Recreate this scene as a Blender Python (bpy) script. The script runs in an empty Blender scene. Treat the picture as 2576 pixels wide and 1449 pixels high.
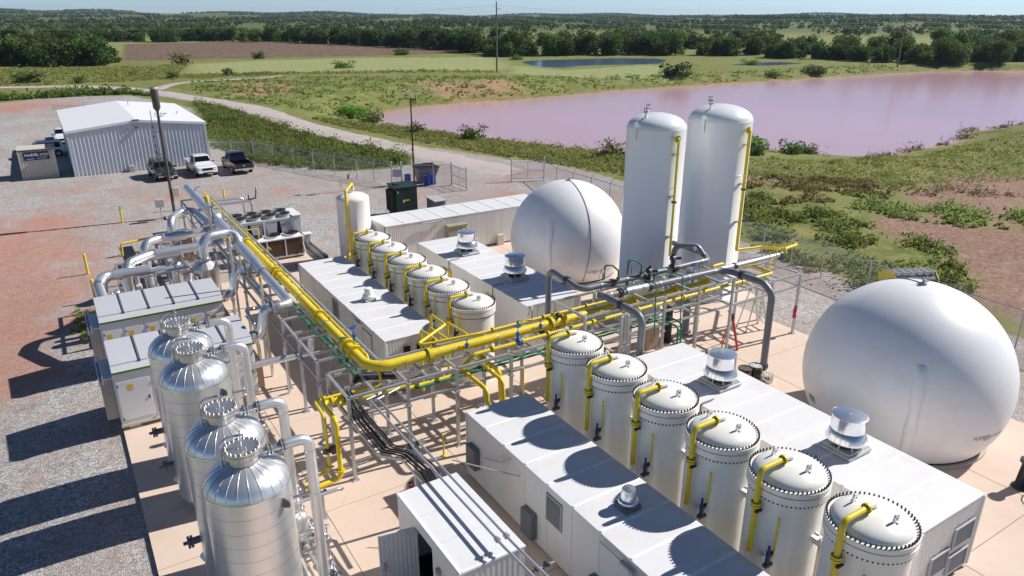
import bpy, math, random
import numpy as np
from mathutils import Vector, Matrix

SC = bpy.context.scene
COL = SC.collection
R_ = math.radians
random.seed(7)
RNG = np.random.default_rng(7)

# ------------------------------------------------------------------ camera, sky, sun, exposure
cam_d = bpy.data.cameras.new('camera'); cam = bpy.data.objects.new('camera', cam_d); COL.objects.link(cam)
cam.location = (0, 0, 15.0)
cam.rotation_euler = (math.pi/2 - math.atan(691.5/1830.0), 0, -R_(32.2))
cam_d.sensor_width = 36; cam_d.lens = 36*1830.0/2576.0
cam_d.clip_start = 0.1; cam_d.clip_end = 40000
SC.camera = cam
SUN_AZ, SUN_EL = R_(-7.5), R_(39.5)          # azimuth measured from +X
world = bpy.data.worlds.new('World'); SC.world = world; world.use_nodes = True
wn = world.node_tree; wn.nodes.clear()
sky = wn.nodes.new('ShaderNodeTexSky'); sky.sky_type = 'NISHITA'; sky.sun_disc = False
sky.sun_elevation = SUN_EL; sky.sun_rotation = math.pi/2 - SUN_AZ
sky.air_density = 0.5; sky.dust_density = 0.0; sky.ozone_density = 3.0; sky.altitude = 300
bg = wn.nodes.new('ShaderNodeBackground'); bg.inputs['Strength'].default_value = 0.085
wo = wn.nodes.new('ShaderNodeOutputWorld')
wn.links.new(sky.outputs[0], bg.inputs[0]); wn.links.new(bg.outputs[0], wo.inputs[0])
sun_d = bpy.data.lights.new('sun', 'SUN'); sun = bpy.data.objects.new('sun', sun_d); COL.objects.link(sun)
sun_d.energy = 5.0; sun_d.angle = R_(0.53); sun_d.color = (1.0, 0.955, 0.89)
_d = Vector((math.cos(SUN_EL)*math.cos(SUN_AZ), math.cos(SUN_EL)*math.sin(SUN_AZ), math.sin(SUN_EL)))
sun.rotation_euler = _d.to_track_quat('Z', 'Y').to_euler()
SC.view_settings.view_transform = 'Standard'; SC.view_settings.look = 'None'
SC.view_settings.exposure = 0.22; SC.view_settings.gamma = 1.0
SC.view_settings.use_curve_mapping = False

# ------------------------------------------------------------------ materials
MATS = {}
def mat(name, col, rough=0.5, metal=0.0, var=0.08, vscale=3.0, bump=0.0, bscale=20.0, coat=0.0, spec=0.5,
        dirt=None, dscale=0.8, damt=0.4, stretch=None, rvar=0.0, spots=None, samt=.5):
    m = bpy.data.materials.new(name); m.use_nodes = True; nt = m.node_tree; N = nt.nodes; L = nt.links
    b = N['Principled BSDF']
    b.inputs['Roughness'].default_value = rough; b.inputs['Metallic'].default_value = metal
    b.inputs['Coat Weight'].default_value = coat; b.inputs['Specular IOR Level'].default_value = spec
    tc = N.new('ShaderNodeTexCoord'); src = tc.outputs['Object']
    if stretch:
        mp = N.new('ShaderNodeMapping'); mp.inputs['Scale'].default_value = stretch; L.new(src, mp.inputs[0]); src = mp.outputs[0]
    no = N.new('ShaderNodeTexNoise'); no.inputs['Scale'].default_value = vscale; no.inputs['Detail'].default_value = 5; L.new(src, no.inputs['Vector'])
    rp = N.new('ShaderNodeMix'); rp.data_type = 'RGBA'
    c = np.array(col[:3])
    rp.inputs['A'].default_value = (*np.clip(c*(1-var), 0, 1), 1); rp.inputs['B'].default_value = (*np.clip(c*(1+var), 0, 1), 1)
    L.new(no.outputs['Fac'], rp.inputs['Factor']); out = rp.outputs['Result']
    if dirt is not None:
        n2 = N.new('ShaderNodeTexNoise'); n2.inputs['Scale'].default_value = dscale; n2.inputs['Detail'].default_value = 8; n2.inputs['Roughness'].default_value = .65
        L.new(src, n2.inputs['Vector'])
        mr = N.new('ShaderNodeMapRange'); mr.inputs['From Min'].default_value = .52; mr.inputs['From Max'].default_value = .75
        mr.inputs['To Max'].default_value = damt; L.new(n2.outputs['Fac'], mr.inputs['Value'])
        m2 = N.new('ShaderNodeMix'); m2.data_type = 'RGBA'; m2.inputs['B'].default_value = (*dirt, 1)
        L.new(mr.outputs[0], m2.inputs['Factor']); L.new(out, m2.inputs['A']); out = m2.outputs['Result']
    if spots is not None:
        n4 = N.new('ShaderNodeTexNoise'); n4.inputs['Scale'].default_value = 1.9; n4.inputs['Detail'].default_value = 7; n4.inputs['Roughness'].default_value = .72; L.new(src, n4.inputs['Vector'])
        r4 = N.new('ShaderNodeMapRange'); r4.inputs['From Min'].default_value = .60; r4.inputs['From Max'].default_value = .74; r4.inputs['To Max'].default_value = samt; L.new(n4.outputs['Fac'], r4.inputs['Value'])
        m4 = N.new('ShaderNodeMix'); m4.data_type = 'RGBA'; m4.inputs['B'].default_value = (*spots, 1); L.new(r4.outputs[0], m4.inputs['Factor']); L.new(out, m4.inputs['A']); out = m4.outputs['Result']
    L.new(out, b.inputs['Base Color'])
    if rvar:
        m3 = N.new('ShaderNodeMapRange'); m3.inputs['To Min'].default_value = max(0.02, rough-rvar); m3.inputs['To Max'].default_value = rough+rvar
        L.new(no.outputs['Fac'], m3.inputs['Value']); L.new(m3.outputs[0], b.inputs['Roughness'])
    if bump:
        n3 = N.new('ShaderNodeTexNoise'); n3.inputs['Scale'].default_value = bscale; n3.inputs['Detail'].default_value = 4; L.new(src, n3.inputs['Vector'])
        bp = N.new('ShaderNodeBump'); bp.inputs['Strength'].default_value = bump; bp.inputs['Distance'].default_value = .02
        L.new(n3.outputs['Fac'], bp.inputs['Height']); L.new(bp.outputs[0], b.inputs['Normal'])
    MATS[name] = m
    return m
DUST = (.36, .22, .15)
mat('white_panel', (.74, .74, .73), .45, dirt=(.55, .47, .40), damt=.4, dscale=.8, var=.04, stretch=(1, 1, .35), spots=(.50, .40, .33), samt=.3)
mat('white_roof', (.74, .74, .755), .5, dirt=(.60, .555, .52), damt=.5, dscale=.7, var=.04, spots=(.50, .44, .40), samt=.35)
mat('seam_white', (.88, .88, .89), .5, var=.03)
mat('corr_white', (.72, .72, .70), .5, dirt=(.52, .44, .38), damt=.3, var=.04)
mat('shed_roof', (.86, .86, .87), .42, var=.03, vscale=.4)
mat('shed_wall', (.64, .67, .71), .42, var=.05)
mat('tank_cream', (.86, .845, .79), .30, var=.03, vscale=1.2, coat=.25, dirt=(.70, .58, .46), damt=.32, dscale=1.1, stretch=(1, 1, .25), bump=.04, bscale=2)
mat('tank_white', (.85, .86, .87), .30, var=.02, vscale=.8, coat=.3, dirt=(.68, .64, .60), damt=.25, dscale=.8, stretch=(1, 1, .2), bump=.05, bscale=1.2)
mat('membrane', (.86, .86, .87), .42, var=.025, vscale=.5, coat=.1, dirt=(.66, .60, .54), damt=.32, dscale=.6, bump=.14, bscale=1.3, spots=(.60, .54, .50), samt=.22)
mat('aluminium', (.83, .835, .84), .34, metal=.80, var=.04, vscale=1.5, bump=.03, bscale=2.0, rvar=.05, dirt=(.66, .60, .56), damt=.25, dscale=1.5)
mat('stainless', (.70, .68, .66), .36, metal=.85, var=.07, vscale=2.5, bump=.06, bscale=4, rvar=.07)
mat('spun_alu', (.84, .85, .87), .24, metal=.9, var=.04, vscale=2, bump=.05, bscale=5, rvar=.05)
mat('galvanised', (.50, .52, .54), .46, metal=.55, var=.14, vscale=6, rvar=.08)
mat('dark_steel', (.10, .10, .11), .5, metal=.5, var=.2, vscale=8)
mat('bolt_black', (.035, .035, .04), .45, metal=.4, var=.2)
mat('yellow', (.80, .61, .02), .46, var=.08, vscale=2.5, coat=.05, dirt=(.52, .38, .08), damt=.45, dscale=2.2, spots=(.40, .30, .16), samt=.3)
mat('bollard_yellow', (.82, .66, .02), .5, var=.07)
mat('grey_pipe', (.185, .195, .22), .42, var=.08, coat=.1)
mat('green_pipe', (.01, .20, .12), .4, var=.1, coat=.1)
mat('blue_valve', (.02, .14, .42), .4, var=.1)
mat('navy_valve', (.012, .018, .12), .4, var=.1)
mat('blue_drum', (.01, .035, .30), .35, var=.1)
mat('green_stripe', (.13, .36, .02), .4, var=.03)
mat('warn_yellow', (.80, .50, .0), .5, var=.1, vscale=30)
mat('box_white', (.74, .75, .76), .38, var=.03, vscale=1, dirt=(.6, .55, .5), damt=.2)
mat('box_roof', (.52, .53, .57), .45, var=.04, vscale=1)
mat('steel_shade', (.42, .39, .36), .45, metal=.55, var=.1, vscale=2)
mat('grey_box', (.16, .165, .18), .45, var=.08)
mat('light_grey', (.45, .46, .47), .5, var=.06)
mat('chiller', (.56, .58, .61), .45, var=.04)
mat('coil', (.095, .045, .028), .6, var=.15, vscale=40)
mat('olive', (.36, .34, .24), .5, var=.05)
mat('trafo_green', (.018, .040, .032), .42, var=.1)
mat('black', (.012, .012, .014), .4, var=.2)
mat('rubber', (.02, .02, .02), .7, var=.2)
mat('red', (.50, .012, .015), .4, var=.1)
mat('wood_pole', (.20, .17, .14), .8, var=.2, stretch=(1, 1, .1))
mat('rust_dark', (.10, .085, .08), .7, var=.25, vscale=5)
mat('alu_ladder', (.60, .60, .58), .4, metal=.6, var=.1)
mat('mini_tan', (.60, .56, .46), .55, var=.05, dirt=(.4, .3, .22), damt=.4)
mat('mini_blue', (.012, .016, .085), .5, var=.05)
mat('print_white', (.78, .78, .80), .5, var=.02)
mat('print_dark', (.05, .05, .06), .5, var=.02)
mat('print_grey', (.30, .31, .33), .5, var=.02)
mat('glass_dark', (.015, .018, .02), .08, var=.1, spec=.6)
mat('car_white', (.82, .83, .85), .25, coat=.6, var=.01)
mat('car_black', (.006, .008, .018), .2, coat=.7, var=.05)
mat('car_green', (.030, .036, .028), .25, coat=.6, var=.05)
mat('chrome', (.75, .76, .78), .18, metal=1, var=.02)
mat('tail_red', (.5, .01, .01), .3, var=.05)
mat('louvre', (.40, .40, .42), .5, var=.05)
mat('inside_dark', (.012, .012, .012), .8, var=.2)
mat('copper_box', (.42, .29, .22), .45, metal=.3, var=.08)
mat('bark', (.07, .055, .04), .9, var=.3, vscale=4)
mat('wire_dark', (.03, .03, .03), .6, var=.1)
mat('hose_black', (.014, .014, .016), .5, var=.3, vscale=8)
mat('concrete_light', (.50, .44, .38), .85, var=.1)

def leaf_mat(name, c1, c2, trans=.25, scale=.35):
    m = bpy.data.materials.new(name); m.use_nodes = True; nt = m.node_tree; N = nt.nodes; L = nt.links
    b = N['Principled BSDF']; b.inputs['Roughness'].default_value = .65; b.inputs['Specular IOR Level'].default_value = .2
    tc = N.new('ShaderNodeTexCoord'); oi = N.new('ShaderNodeObjectInfo')
    no = N.new('ShaderNodeTexNoise'); no.inputs['Scale'].default_value = scale; no.inputs['Detail'].default_value = 6; no.inputs['Roughness'].default_value = .75
    L.new(tc.outputs['Object'], no.inputs['Vector'])
    mr = N.new('ShaderNodeMapRange'); mr.inputs['From Min'].default_value = .3; mr.inputs['From Max'].default_value = .7; L.new(no.outputs['Fac'], mr.inputs['Value'])
    mx = N.new('ShaderNodeMix'); mx.data_type = 'RGBA'; mx.inputs['A'].default_value = (*c1, 1); mx.inputs['B'].default_value = (*c2, 1); L.new(mr.outputs[0], mx.inputs['Factor'])
    hs = N.new('ShaderNodeHueSaturation'); L.new(mx.outputs['Result'], hs.inputs['Color'])
    m2 = N.new('ShaderNodeMapRange'); m2.inputs['To Min'].default_value = .75; m2.inputs['To Max'].default_value = 1.35; L.new(oi.outputs['Random'], m2.inputs['Value']); L.new(m2.outputs[0], hs.inputs['Value'])
    m3 = N.new('ShaderNodeMapRange'); m3.inputs['To Min'].default_value = .48; m3.inputs['To Max'].default_value = .515; L.new(oi.outputs['Random'], m3.inputs['Value']); L.new(m3.outputs[0], hs.inputs['Hue'])
    L.new(hs.outputs[0], b.inputs['Base Color'])
    tr = N.new('ShaderNodeBsdfTranslucent'); L.new(hs.outputs[0], tr.inputs['Color'])
    ms = N.new('ShaderNodeMixShader'); ms.inputs[0].default_value = trans
    L.new(b.outputs[0], ms.inputs[1]); L.new(tr.outputs[0], ms.inputs[2]); L.new(ms.outputs[0], N['Material Output'].inputs[0])
    MATS[name] = m
leaf_mat('leaf_dark', (.040, .078, .020), (.115, .165, .042), .4)
leaf_mat('leaf_mid', (.065, .120, .022), (.165, .235, .055), .4)
leaf_mat('leaf_far', (.045, .080, .030), (.110, .150, .055), .3, .02)
leaf_mat('weed', (.130, .190, .040), (.310, .350, .115), .5, .3)
leaf_mat('weed_bright', (.085, .185, .020), (.200, .330, .050), .45, .4)
leaf_mat('straw', (.200, .150, .065), (.330, .260, .120), .25, .3)
leaf_mat('brown_weed', (.190, .135, .080), (.320, .240, .140), .4, .3)
leaf_mat('reed', (.110, .125, .050), (.230, .220, .105), .45, .3)
leaf_mat('grass', (.190, .220, .052), (.360, .340, .130), .5, .08)

# ------------------------------------------------------------------ mesh builder
class MB:
    def __init__(s): s.v = []; s.f = []; s.sm = []
    def add(s, vs, fs, smooth=False):
        o = len(s.v); s.v.extend([tuple(map(float, p)) for p in vs])
        for f in fs: s.f.append(tuple(i+o for i in f)); s.sm.append(smooth)
        return s
    def box(s, x0, x1, y0, y1, z0, z1, c=0.0, rz=0.0, M=None):
        if c <= 0:
            vs = [(x, y, z) for z in (z0, z1) for y in (y0, y1) for x in (x0, x1)]
            fs = [(0, 2, 3, 1), (4, 5, 7, 6), (0, 1, 5, 4), (2, 6, 7, 3), (0, 4, 6, 2), (1, 3, 7, 5)]
        else:
            vs = []; idx = {}
            for iz, z in enumerate((z0, z1)):
                for iy, y in enumerate((y0, y1)):
                    for ix, x in enumerate((x0, x1)):
                        sx, sy, sz = (1, -1)[ix], (1, -1)[iy], (1, -1)[iz]
                        for a, p in enumerate(((x, y+sy*c, z+sz*c), (x+sx*c, y, z+sz*c), (x+sx*c, y+sy*c, z))):
                            idx[ix, iy, iz, a] = len(vs); vs.append(p)
            I = idx; fs = []
            for ix in (0, 1):
                q = [I[ix, 0, 0, 0], I[ix, 1, 0, 0], I[ix, 1, 1, 0], I[ix, 0, 1, 0]]; fs.append(q if ix else q[::-1])
            for iy in (0, 1):
                q = [I[0, iy, 0, 1], I[1, iy, 0, 1], I[1, iy, 1, 1], I[0, iy, 1, 1]]; fs.append(q[::-1] if iy else q)
            for iz in (0, 1):
                q = [I[0, 0, iz, 2], I[1, 0, iz, 2], I[1, 1, iz, 2], I[0, 1, iz, 2]]; fs.append(q if iz else q[::-1])
            for iy in (0, 1):
                for iz in (0, 1): fs.append([I[0, iy, iz, 1], I[1, iy, iz, 1], I[1, iy, iz, 2], I[0, iy, iz, 2]])
            for ix in (0, 1):
                for iz in (0, 1): fs.append([I[ix, 0, iz, 0], I[ix, 1, iz, 0], I[ix, 1, iz, 2], I[ix, 0, iz, 2]])
                for iy in (0, 1): fs.append([I[ix, iy, 0, 0], I[ix, iy, 1, 0], I[ix, iy, 1, 1], I[ix, iy, 0, 1]])
            for k in idx:
                if k[3] == 0: fs.append([idx[k[:3]+(a,)] for a in range(3)])
        if rz or M:
            cx, cy = (x0+x1)/2, (y0+y1)/2
            if rz:
                ca, sa = math.cos(rz), math.sin(rz)
                vs = [(cx+(x-cx)*ca-(y-cy)*sa, cy+(x-cx)*sa+(y-cy)*ca, z) for x, y, z in vs]
            if M: vs = [tuple(M @ Vector(p)) for p in vs]
        return s.add(vs, fs)
    def bar(s, p0, p1, w, h=None):                       # rectangular bar between two points
        h = h or w; p0 = Vector(p0); p1 = Vector(p1); d = (p1-p0).normalized()
        u = d.cross(Vector((0, 0, 1)));  u = Vector((1, 0, 0)) if u.length < 1e-4 else u.normalized()
        v = u.cross(d).normalized()
        vs = []
        for p in (p0, p1):
            for a, b in ((-1, -1), (1, -1), (1, 1), (-1, 1)): vs.append(p+u*a*w/2+v*b*h/2)
        return s.add(vs, [(0, 3, 2, 1), (4, 5, 6, 7), (0, 1, 5, 4), (1, 2, 6, 5), (2, 3, 7, 6), (3, 0, 4, 7)])
    def cyl(s, p0, p1, r0, r1=None, n=16, caps=True):
        r1 = r0 if r1 is None else r1
        p0 = Vector(p0); p1 = Vector(p1); d = (p1-p0).normalized()
        a = Vector((1, 0, 0)) if abs(d.x) < .9 else Vector((0, 1, 0))
        u = d.cross(a).normalized(); v = d.cross(u).normalized()
        ring = [(math.cos(2*math.pi*i/n), math.sin(2*math.pi*i/n)) for i in range(n)]
        vs = [p0+(u*c+v*q)*r0 for c, q in ring]+[p1+(u*c+v*q)*r1 for c, q in ring]
        s.add(vs, [(i, (i+1) % n, n+(i+1) % n, n+i) for i in range(n)], True)
        if caps:
            if r0 > 1e-5: s.add(vs[:n], [tuple(range(n))[::-1]])
            if r1 > 1e-5: s.add(vs[n:], [tuple(range(n))])
        return s
    def lathe(s, prof, c=(0, 0, 0), n=32, smooth=True, a0=0, a1=2*math.pi):   # prof: list of (r, z)
        full = abs(a1-a0-2*math.pi) < 1e-6; m = n if full else n+1
        vs = []
        for r, z in prof:
            for i in range(m):
                t = a0+(a1-a0)*i/n; vs.append((c[0]+r*math.cos(t), c[1]+r*math.sin(t), c[2]+z))
        fs = []
        for k in range(len(prof)-1):
            for i in range(n):
                j = (i+1) % m; fs.append((k*m+i, k*m+j, (k+1)*m+j, (k+1)*m+i))
        return s.add(vs, fs, smooth)
    def path(s, pts, bend=.3, na=6):
        P = [Vector(p) for p in pts]; out = [P[0]]; arcs = []
        for i in range(1, len(P)-1):
            a = (P[i-1]-P[i]); b = (P[i+1]-P[i]); la, lb = a.length, b.length; a.normalize(); b.normalize()
            ang = a.angle(b)
            if ang > 3.1: out.append(P[i]); continue
            t = min(bend/math.tan(ang/2), la*.49, lb*.49); r = t*math.tan(ang/2)
            c = P[i]+(a+b).normalized()*(r/math.sin(ang/2))
            s0 = P[i]+a*t-c; s1 = P[i]+b*t-c; th = s0.angle(s1); ax = s0.cross(s1).normalized()
            for k in range(na+1):
                q = c+Matrix.Rotation(th*k/na, 3, ax) @ s0; out.append(q); arcs.append(len(out)-1)
        out.append(P[-1]); return out, arcs
    def tube(s, pts, r, bend=.3, n=14, na=6, caps=True, r1=None, smooth=True):
        P, arcs = s.path(pts, bend, na) if len(pts) > 2 else ([Vector(p) for p in pts], [])
        T = []
        for i in range(len(P)):
            a = P[max(i-1, 0)]; b = P[min(i+1, len(P)-1)]; T.append((b-a).normalized())
        a = Vector((0, 0, 1)) if abs(T[0].z) < .9 else Vector((1, 0, 0))
        u = T[0].cross(a).normalized(); vs = []; frames = []
        for i in range(len(P)):
            if i:
                q = T[i-1].rotation_difference(T[i]); u = q @ u
            u = (u-T[i]*u.dot(T[i])).normalized(); v = T[i].cross(u)
            rr = r if r1 is None else r+(r1-r)*i/(len(P)-1)
            frames.append((P[i], T[i]))
            for k in range(n):
                t = 2*math.pi*k/n; vs.append(P[i]+(u*math.cos(t)+v*math.sin(t))*rr)
        fs = [(i*n+k, i*n+(k+1) % n, (i+1)*n+(k+1) % n, (i+1)*n+k) for i in range(len(P)-1) for k in range(n)]
        s.add(vs, fs, smooth)
        if caps: s.add(vs[:n], [tuple(range(n))[::-1]]); s.add(vs[-n:], [tuple(range(n))])
        s.frames = frames; s.arcs = arcs
        return s
    def prism(s, poly, z0, z1):
        n = len(poly); vs = [(x, y, z0) for x, y in poly]+[(x, y, z1) for x, y in poly]
        return s.add(vs, [tuple(range(n))[::-1], tuple(range(n, 2*n))]+[(i, (i+1) % n, n+(i+1) % n, n+i) for i in range(n)])
    def extr(s, poly, axis, a0, a1):                     # polygon of 2-D points extruded along 'x' or 'y'
        f = (lambda p, a: (a, p[0], p[1])) if axis == 'x' else (lambda p, a: (p[0], a, p[1]))
        n = len(poly); vs = [f(p, a0) for p in poly]+[f(p, a1) for p in poly]
        return s.add(vs, [tuple(range(n))[::-1], tuple(range(n, 2*n))]+[(i, (i+1) % n, n+(i+1) % n, n+i) for i in range(n)])

def np_mesh(name, V, F):
    """V (n,3) float, F (m,k) int with k = 3 or 4"""
    me = bpy.data.meshes.new(name); V = np.asarray(V, np.float32); F = np.asarray(F, np.int32); k = F.shape[1]
    me.vertices.add(len(V)); me.vertices.foreach_set('co', V.ravel())
    me.loops.add(F.size); me.loops.foreach_set('vertex_index', F.ravel())
    me.polygons.add(len(F)); me.polygons.foreach_set('loop_start', np.arange(0, F.size, k, dtype=np.int32))
    me.update(calc_edges=True); return me

ORG = {}
def props(o, label=None, cat=None, group=None, kind=None):
    if label: o['label'] = label
    if cat: o['category'] = cat
    if group: o['group'] = group
    if kind: o['kind'] = kind
    return o
def thing(name, label, cat, loc=(0, 0, 0), group=None):
    o = bpy.data.objects.new(name, None); o.empty_display_size = .2; COL.objects.link(o); o.location = loc
    ORG[o] = Vector(loc); return props(o, label, cat, group)
def mesh_of(name, mb, m, org=Vector((0, 0, 0))):
    me = bpy.data.meshes.new(name)
    me.from_pydata([(x-org[0], y-org[1], z-org[2]) for x, y, z in mb.v], [], mb.f)
    me.polygons.foreach_set('use_smooth', mb.sm); me.materials.append(MATS[m] if isinstance(m, str) else m)
    me.update(); return me
def part(name, mb, m, parent, label=None, kind=None):
    org = ORG[parent]; o = bpy.data.objects.new(name, mesh_of(name, mb, m, org)); COL.objects.link(o); o.parent = parent
    ORG[o] = org; return props(o, label, kind=kind)
def part_at(name, mesh, parent, loc, rotz=0, label=None):   # shared mesh piece, loc in world
    o = bpy.data.objects.new(name, mesh); COL.objects.link(o); o.parent = parent
    o.location = Vector(loc)-ORG[parent]; o.rotation_euler = (0, 0, rotz); ORG[o] = ORG[parent]; return props(o, label)
def single(name, mb, m, label, cat, loc=(0, 0, 0), group=None, kind=None):
    o = bpy.data.objects.new(name, mesh_of(name, mb, m, Vector(loc))); COL.objects.link(o); o.location = loc; ORG[o] = Vector(loc)
    return props(o, label, cat, group, kind)
def struct(name, mb, m, parent=None):
    o = bpy.data.objects.new(name, mesh_of(name, mb, m)); COL.objects.link(o); ORG[o] = Vector((0, 0, 0))
    if parent: o.parent = parent
    else: o['kind'] = 'structure'
    return o
KIDS = {}
def copy_tree(root, loc=None, label=None, rotz=None, parent=None, scale=None):
    c = root.copy(); COL.objects.link(c)
    if parent is not None: c.parent = parent
    if loc is not None: c.location = loc; ORG[c] = Vector(loc)
    if rotz is not None: c.rotation_euler = (0, 0, rotz)
    if scale is not None: c.scale = scale
    if label: c['label'] = label
    for ch in list(root.children): copy_tree(ch, parent=c)
    return c
def text_mesh(txt, size, shear=0.0, bold=0.0):
    cu = bpy.data.curves.new('t', 'FONT'); cu.body = txt; cu.size = size; cu.align_x = 'CENTER'; cu.align_y = 'CENTER'; cu.shear = shear; cu.offset = bold
    cu.resolution_u = 3
    ob = bpy.data.objects.new('t', cu); COL.objects.link(ob); bpy.context.view_layer.update()
    me = bpy.data.meshes.new_from_object(ob.evaluated_get(bpy.context.evaluated_depsgraph_get()))
    V = [tuple(v.co) for v in me.vertices]; F = [tuple(p.vertices) for p in me.polygons]
    bpy.data.objects.remove(ob); bpy.data.curves.remove(cu); bpy.data.meshes.remove(me)
    return V, F
def flange(mb, p, ax, r, t=.05, n=20):
    p = Vector(p); ax = Vector(ax).normalized(); mb.cyl(p-ax*t/2, p+ax*t/2, r, n=n)
def bolts(mb, p, ax, r, n=10, br=.018, l=.10):
    p = Vector(p); ax = Vector(ax).normalized(); a = Vector((0, 0, 1)) if abs(ax.z) < .9 else Vector((1, 0, 0))
    u = ax.cross(a).normalized(); v = ax.cross(u)
    for i in range(n):
        t = 2*math.pi*(i+.5)/n; q = p+(u*math.cos(t)+v*math.sin(t))*r; mb.cyl(q-ax*l/2, q+ax*l/2, br, n=6)
# ------------------------------------------------------------------ terrain
YZ = -0.1
LAKE = [(46.9,119.3),(46.2,113.2),(46.1,107.2),(48.0,104.4),(50.0,99.3),(51.5,95.4),(53.3,90.0),(54.2,86.1),(55.7,83.3),(58.0,78.2),(59.7,72.5),(60.8,69.7),(67.5,66.3),(74.3,64.0),(78.9,62.6),(81.9,56.9),(83.4,54.2),(86.1,52.7),(89.4,53.2),(96.9,53.6),(105.7,53.7),(114.3,55.8),(117.3,58.1),(121.3,58.3),(133.5,56.8),(154.6,52.4),(172.7,47.1),(308.8,87.7),(273.2,106.2),(260.2,114.4),(246.8,124.7),(232.0,128.9),(207.8,130.9),(184.6,131.8),(163.7,132.7),(141.5,134.1),(126.2,134.5),(110.0,134.6),(93.5,132.3),(82.8,131.5),(74.6,132.7),(66.5,131.6),(60.5,131.1),(52.4,127.3)]
POND = [(136.3,210.8),(129.0,189.8),(132.8,182.8),(143.4,187.6),(151.6,186.0),(159.8,183.0),(169.9,181.8),(184.3,193.0),(188.9,203.6),(178.6,211.9),(163.2,215.2),(150.3,217.0),(142.0,215.4)]
POND2 = [(184.4,167.2),(191.5,157.6),(199.7,157.6),(212.3,157.2),(213.5,168.7),(201.9,171.8)]
YARD = [(-11.3,14.1),(-32.5,103.3),(-20.7,133.8),(-6.2,152.3),(1.4,157.2),(13.5,149.6),(19.4,124.7),(16.9,101.2),(17.1,85.6),(20.4,78.4),(24.3,71.7),(28.4,70.0),(32.4,71.2),(37.2,81.9),(39.9,75.9),(42.5,67.5),(45.3,65.2),(45.2,61.4),(46.1,52.6),(42.0,42.5),(40.2,34.2),(39.6,29.9),(39.4,25.6),(39.2,23.1),(39.0,20.5),(38.8,14.7),(38.6,8.1),(25.9,-9.6)]
WEEDA = [(21.5,141.6),(24.9,128.9),(28.5,109.2),(31.9,92.0),(33.6,81.1),(33.0,73.7),(31.8,71.1),(28.3,71.3),(24.6,71.7),(21.0,75.9),(18.5,80.5),(17.9,87.3),(16.1,93.2),(19.8,114.7)]
ROAD = [(-60,232),(-30,214),(-14.4,202.4),(-4.7,194.5),(5.0,187.2),(11.5,174.2),(17.2,157.5),(22.8,137.5),(27.8,119.0),(31.6,100.5),(34.0,86.8),(35.8,78.4),(37.5,70),(39,61)]
ROAD2 = [(19,160),(24,171),(30.5,176.6),(41.6,175.6),(48,177)]
PLOUGH = [(42.1,448.2),(100.9,451.9),(126.1,414.9),(151.3,344.7),(162.5,281.2),(134.5,268.5),(90.4,279.6),(61.7,279.6),(45.0,281.8),(25.9,288.5)]
PLOUGH2 = [(352.9,484.0),(355.2,387.5),(364.9,308.7),(348.1,281.9),(285.0,230.4),(275.4,256.0),(284.0,322.3),(290.7,398.6)]
MOWN = [(42.3,258.6),(71.7,265.0),(99.2,261.8),(144.4,242.5),(119.2,188.8),(96.0,173.6),(69.9,185.4),(34.8,215.3)]
MOWN2 = [(125.2,198.9),(125.9,172.0),(159.9,177.0),(166.0,166.1),(136.5,138.6),(121.2,143.5),(102.3,162.5)]
BANK = [(32.0,163.2),(43.2,162.2),(48.2,159.1),(42.0,141.7),(35.2,135.9),(29.8,139.3)]
BANK2 = [(67.6,148.8),(89.0,145.0),(92.0,134.5),(76.7,134.5),(68.7,135.1)]
REDS = [(-6,52,9),(-6,62,8),(-5,42,4.5),(-2.9,56.2,5),(-3.5,46.5,4.5),(-1.9,64.8,4),(-0.8,42.2,2.6),(-3.9,142.9,9),(3.0,76.2,4),(8.0,68.5,4),(-3,36,2.2),(-4.6,38.3,3.5),(3.8,57.3,2),(35.4,58.9,3),(29.3,57.8,2),(17.0,66.4,3.5),(11.9,66.9,3),(41.2,60.7,3),(1,70,3),(48,72,2.5),(27,58,2.5),(33,54,3),(21,62,2.5)]
BARE = [(53.9,27.1,5),(55.5,20.8,6),(75.5,30.0,9),(46.4,16.0,6),(50.6,20.1,5),(65.2,30.5,6),(50,8,9),(60,16,8),(56,45.5,3),(60,12,8),(47,46,2.5),(66,24,7)]

def sdf(P, X, Y):                                         # signed distance, positive inside
    P = np.array(P, float); d = np.full(X.shape, 1e18); ins = np.zeros(X.shape, bool); n = len(P)
    for i in range(n):
        a = P[i]; b = P[(i+1) % n]; e = b-a; t = np.clip(((X-a[0])*e[0]+(Y-a[1])*e[1])/(e@e+1e-12), 0, 1)
        d = np.minimum(d, (X-a[0]-t*e[0])**2+(Y-a[1]-t*e[1])**2)
        c = (a[1] > Y) != (b[1] > Y)
        with np.errstate(divide='ignore', invalid='ignore'):
            xi = (b[0]-a[0])*(Y-a[1])/(b[1]-a[1] if b[1] != a[1] else 1e-12)+a[0]
        ins ^= c & (X < xi)
    d = np.sqrt(d); return np.where(ins, d, -d)
def dline(P, X, Y):
    P = np.array(P, float); d = np.full(X.shape, 1e18)
    for i in range(len(P)-1):
        a = P[i]; b = P[i+1]; e = b-a; t = np.clip(((X-a[0])*e[0]+(Y-a[1])*e[1])/(e@e), 0, 1)
        d = np.minimum(d, (X-a[0]-t*e[0])**2+(Y-a[1]-t*e[1])**2)
    return np.sqrt(d)
def sst(t): t = np.clip(t, 0, 1); return t*t*(3-2*t)
def relief(X, Y):
    return (np.sin(X*.071+1.3)*np.cos(Y*.053+.4)*.35+np.sin(X*.19+Y*.13)*.12+np.sin(X*.31-Y*.27+2)*.07)
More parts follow.
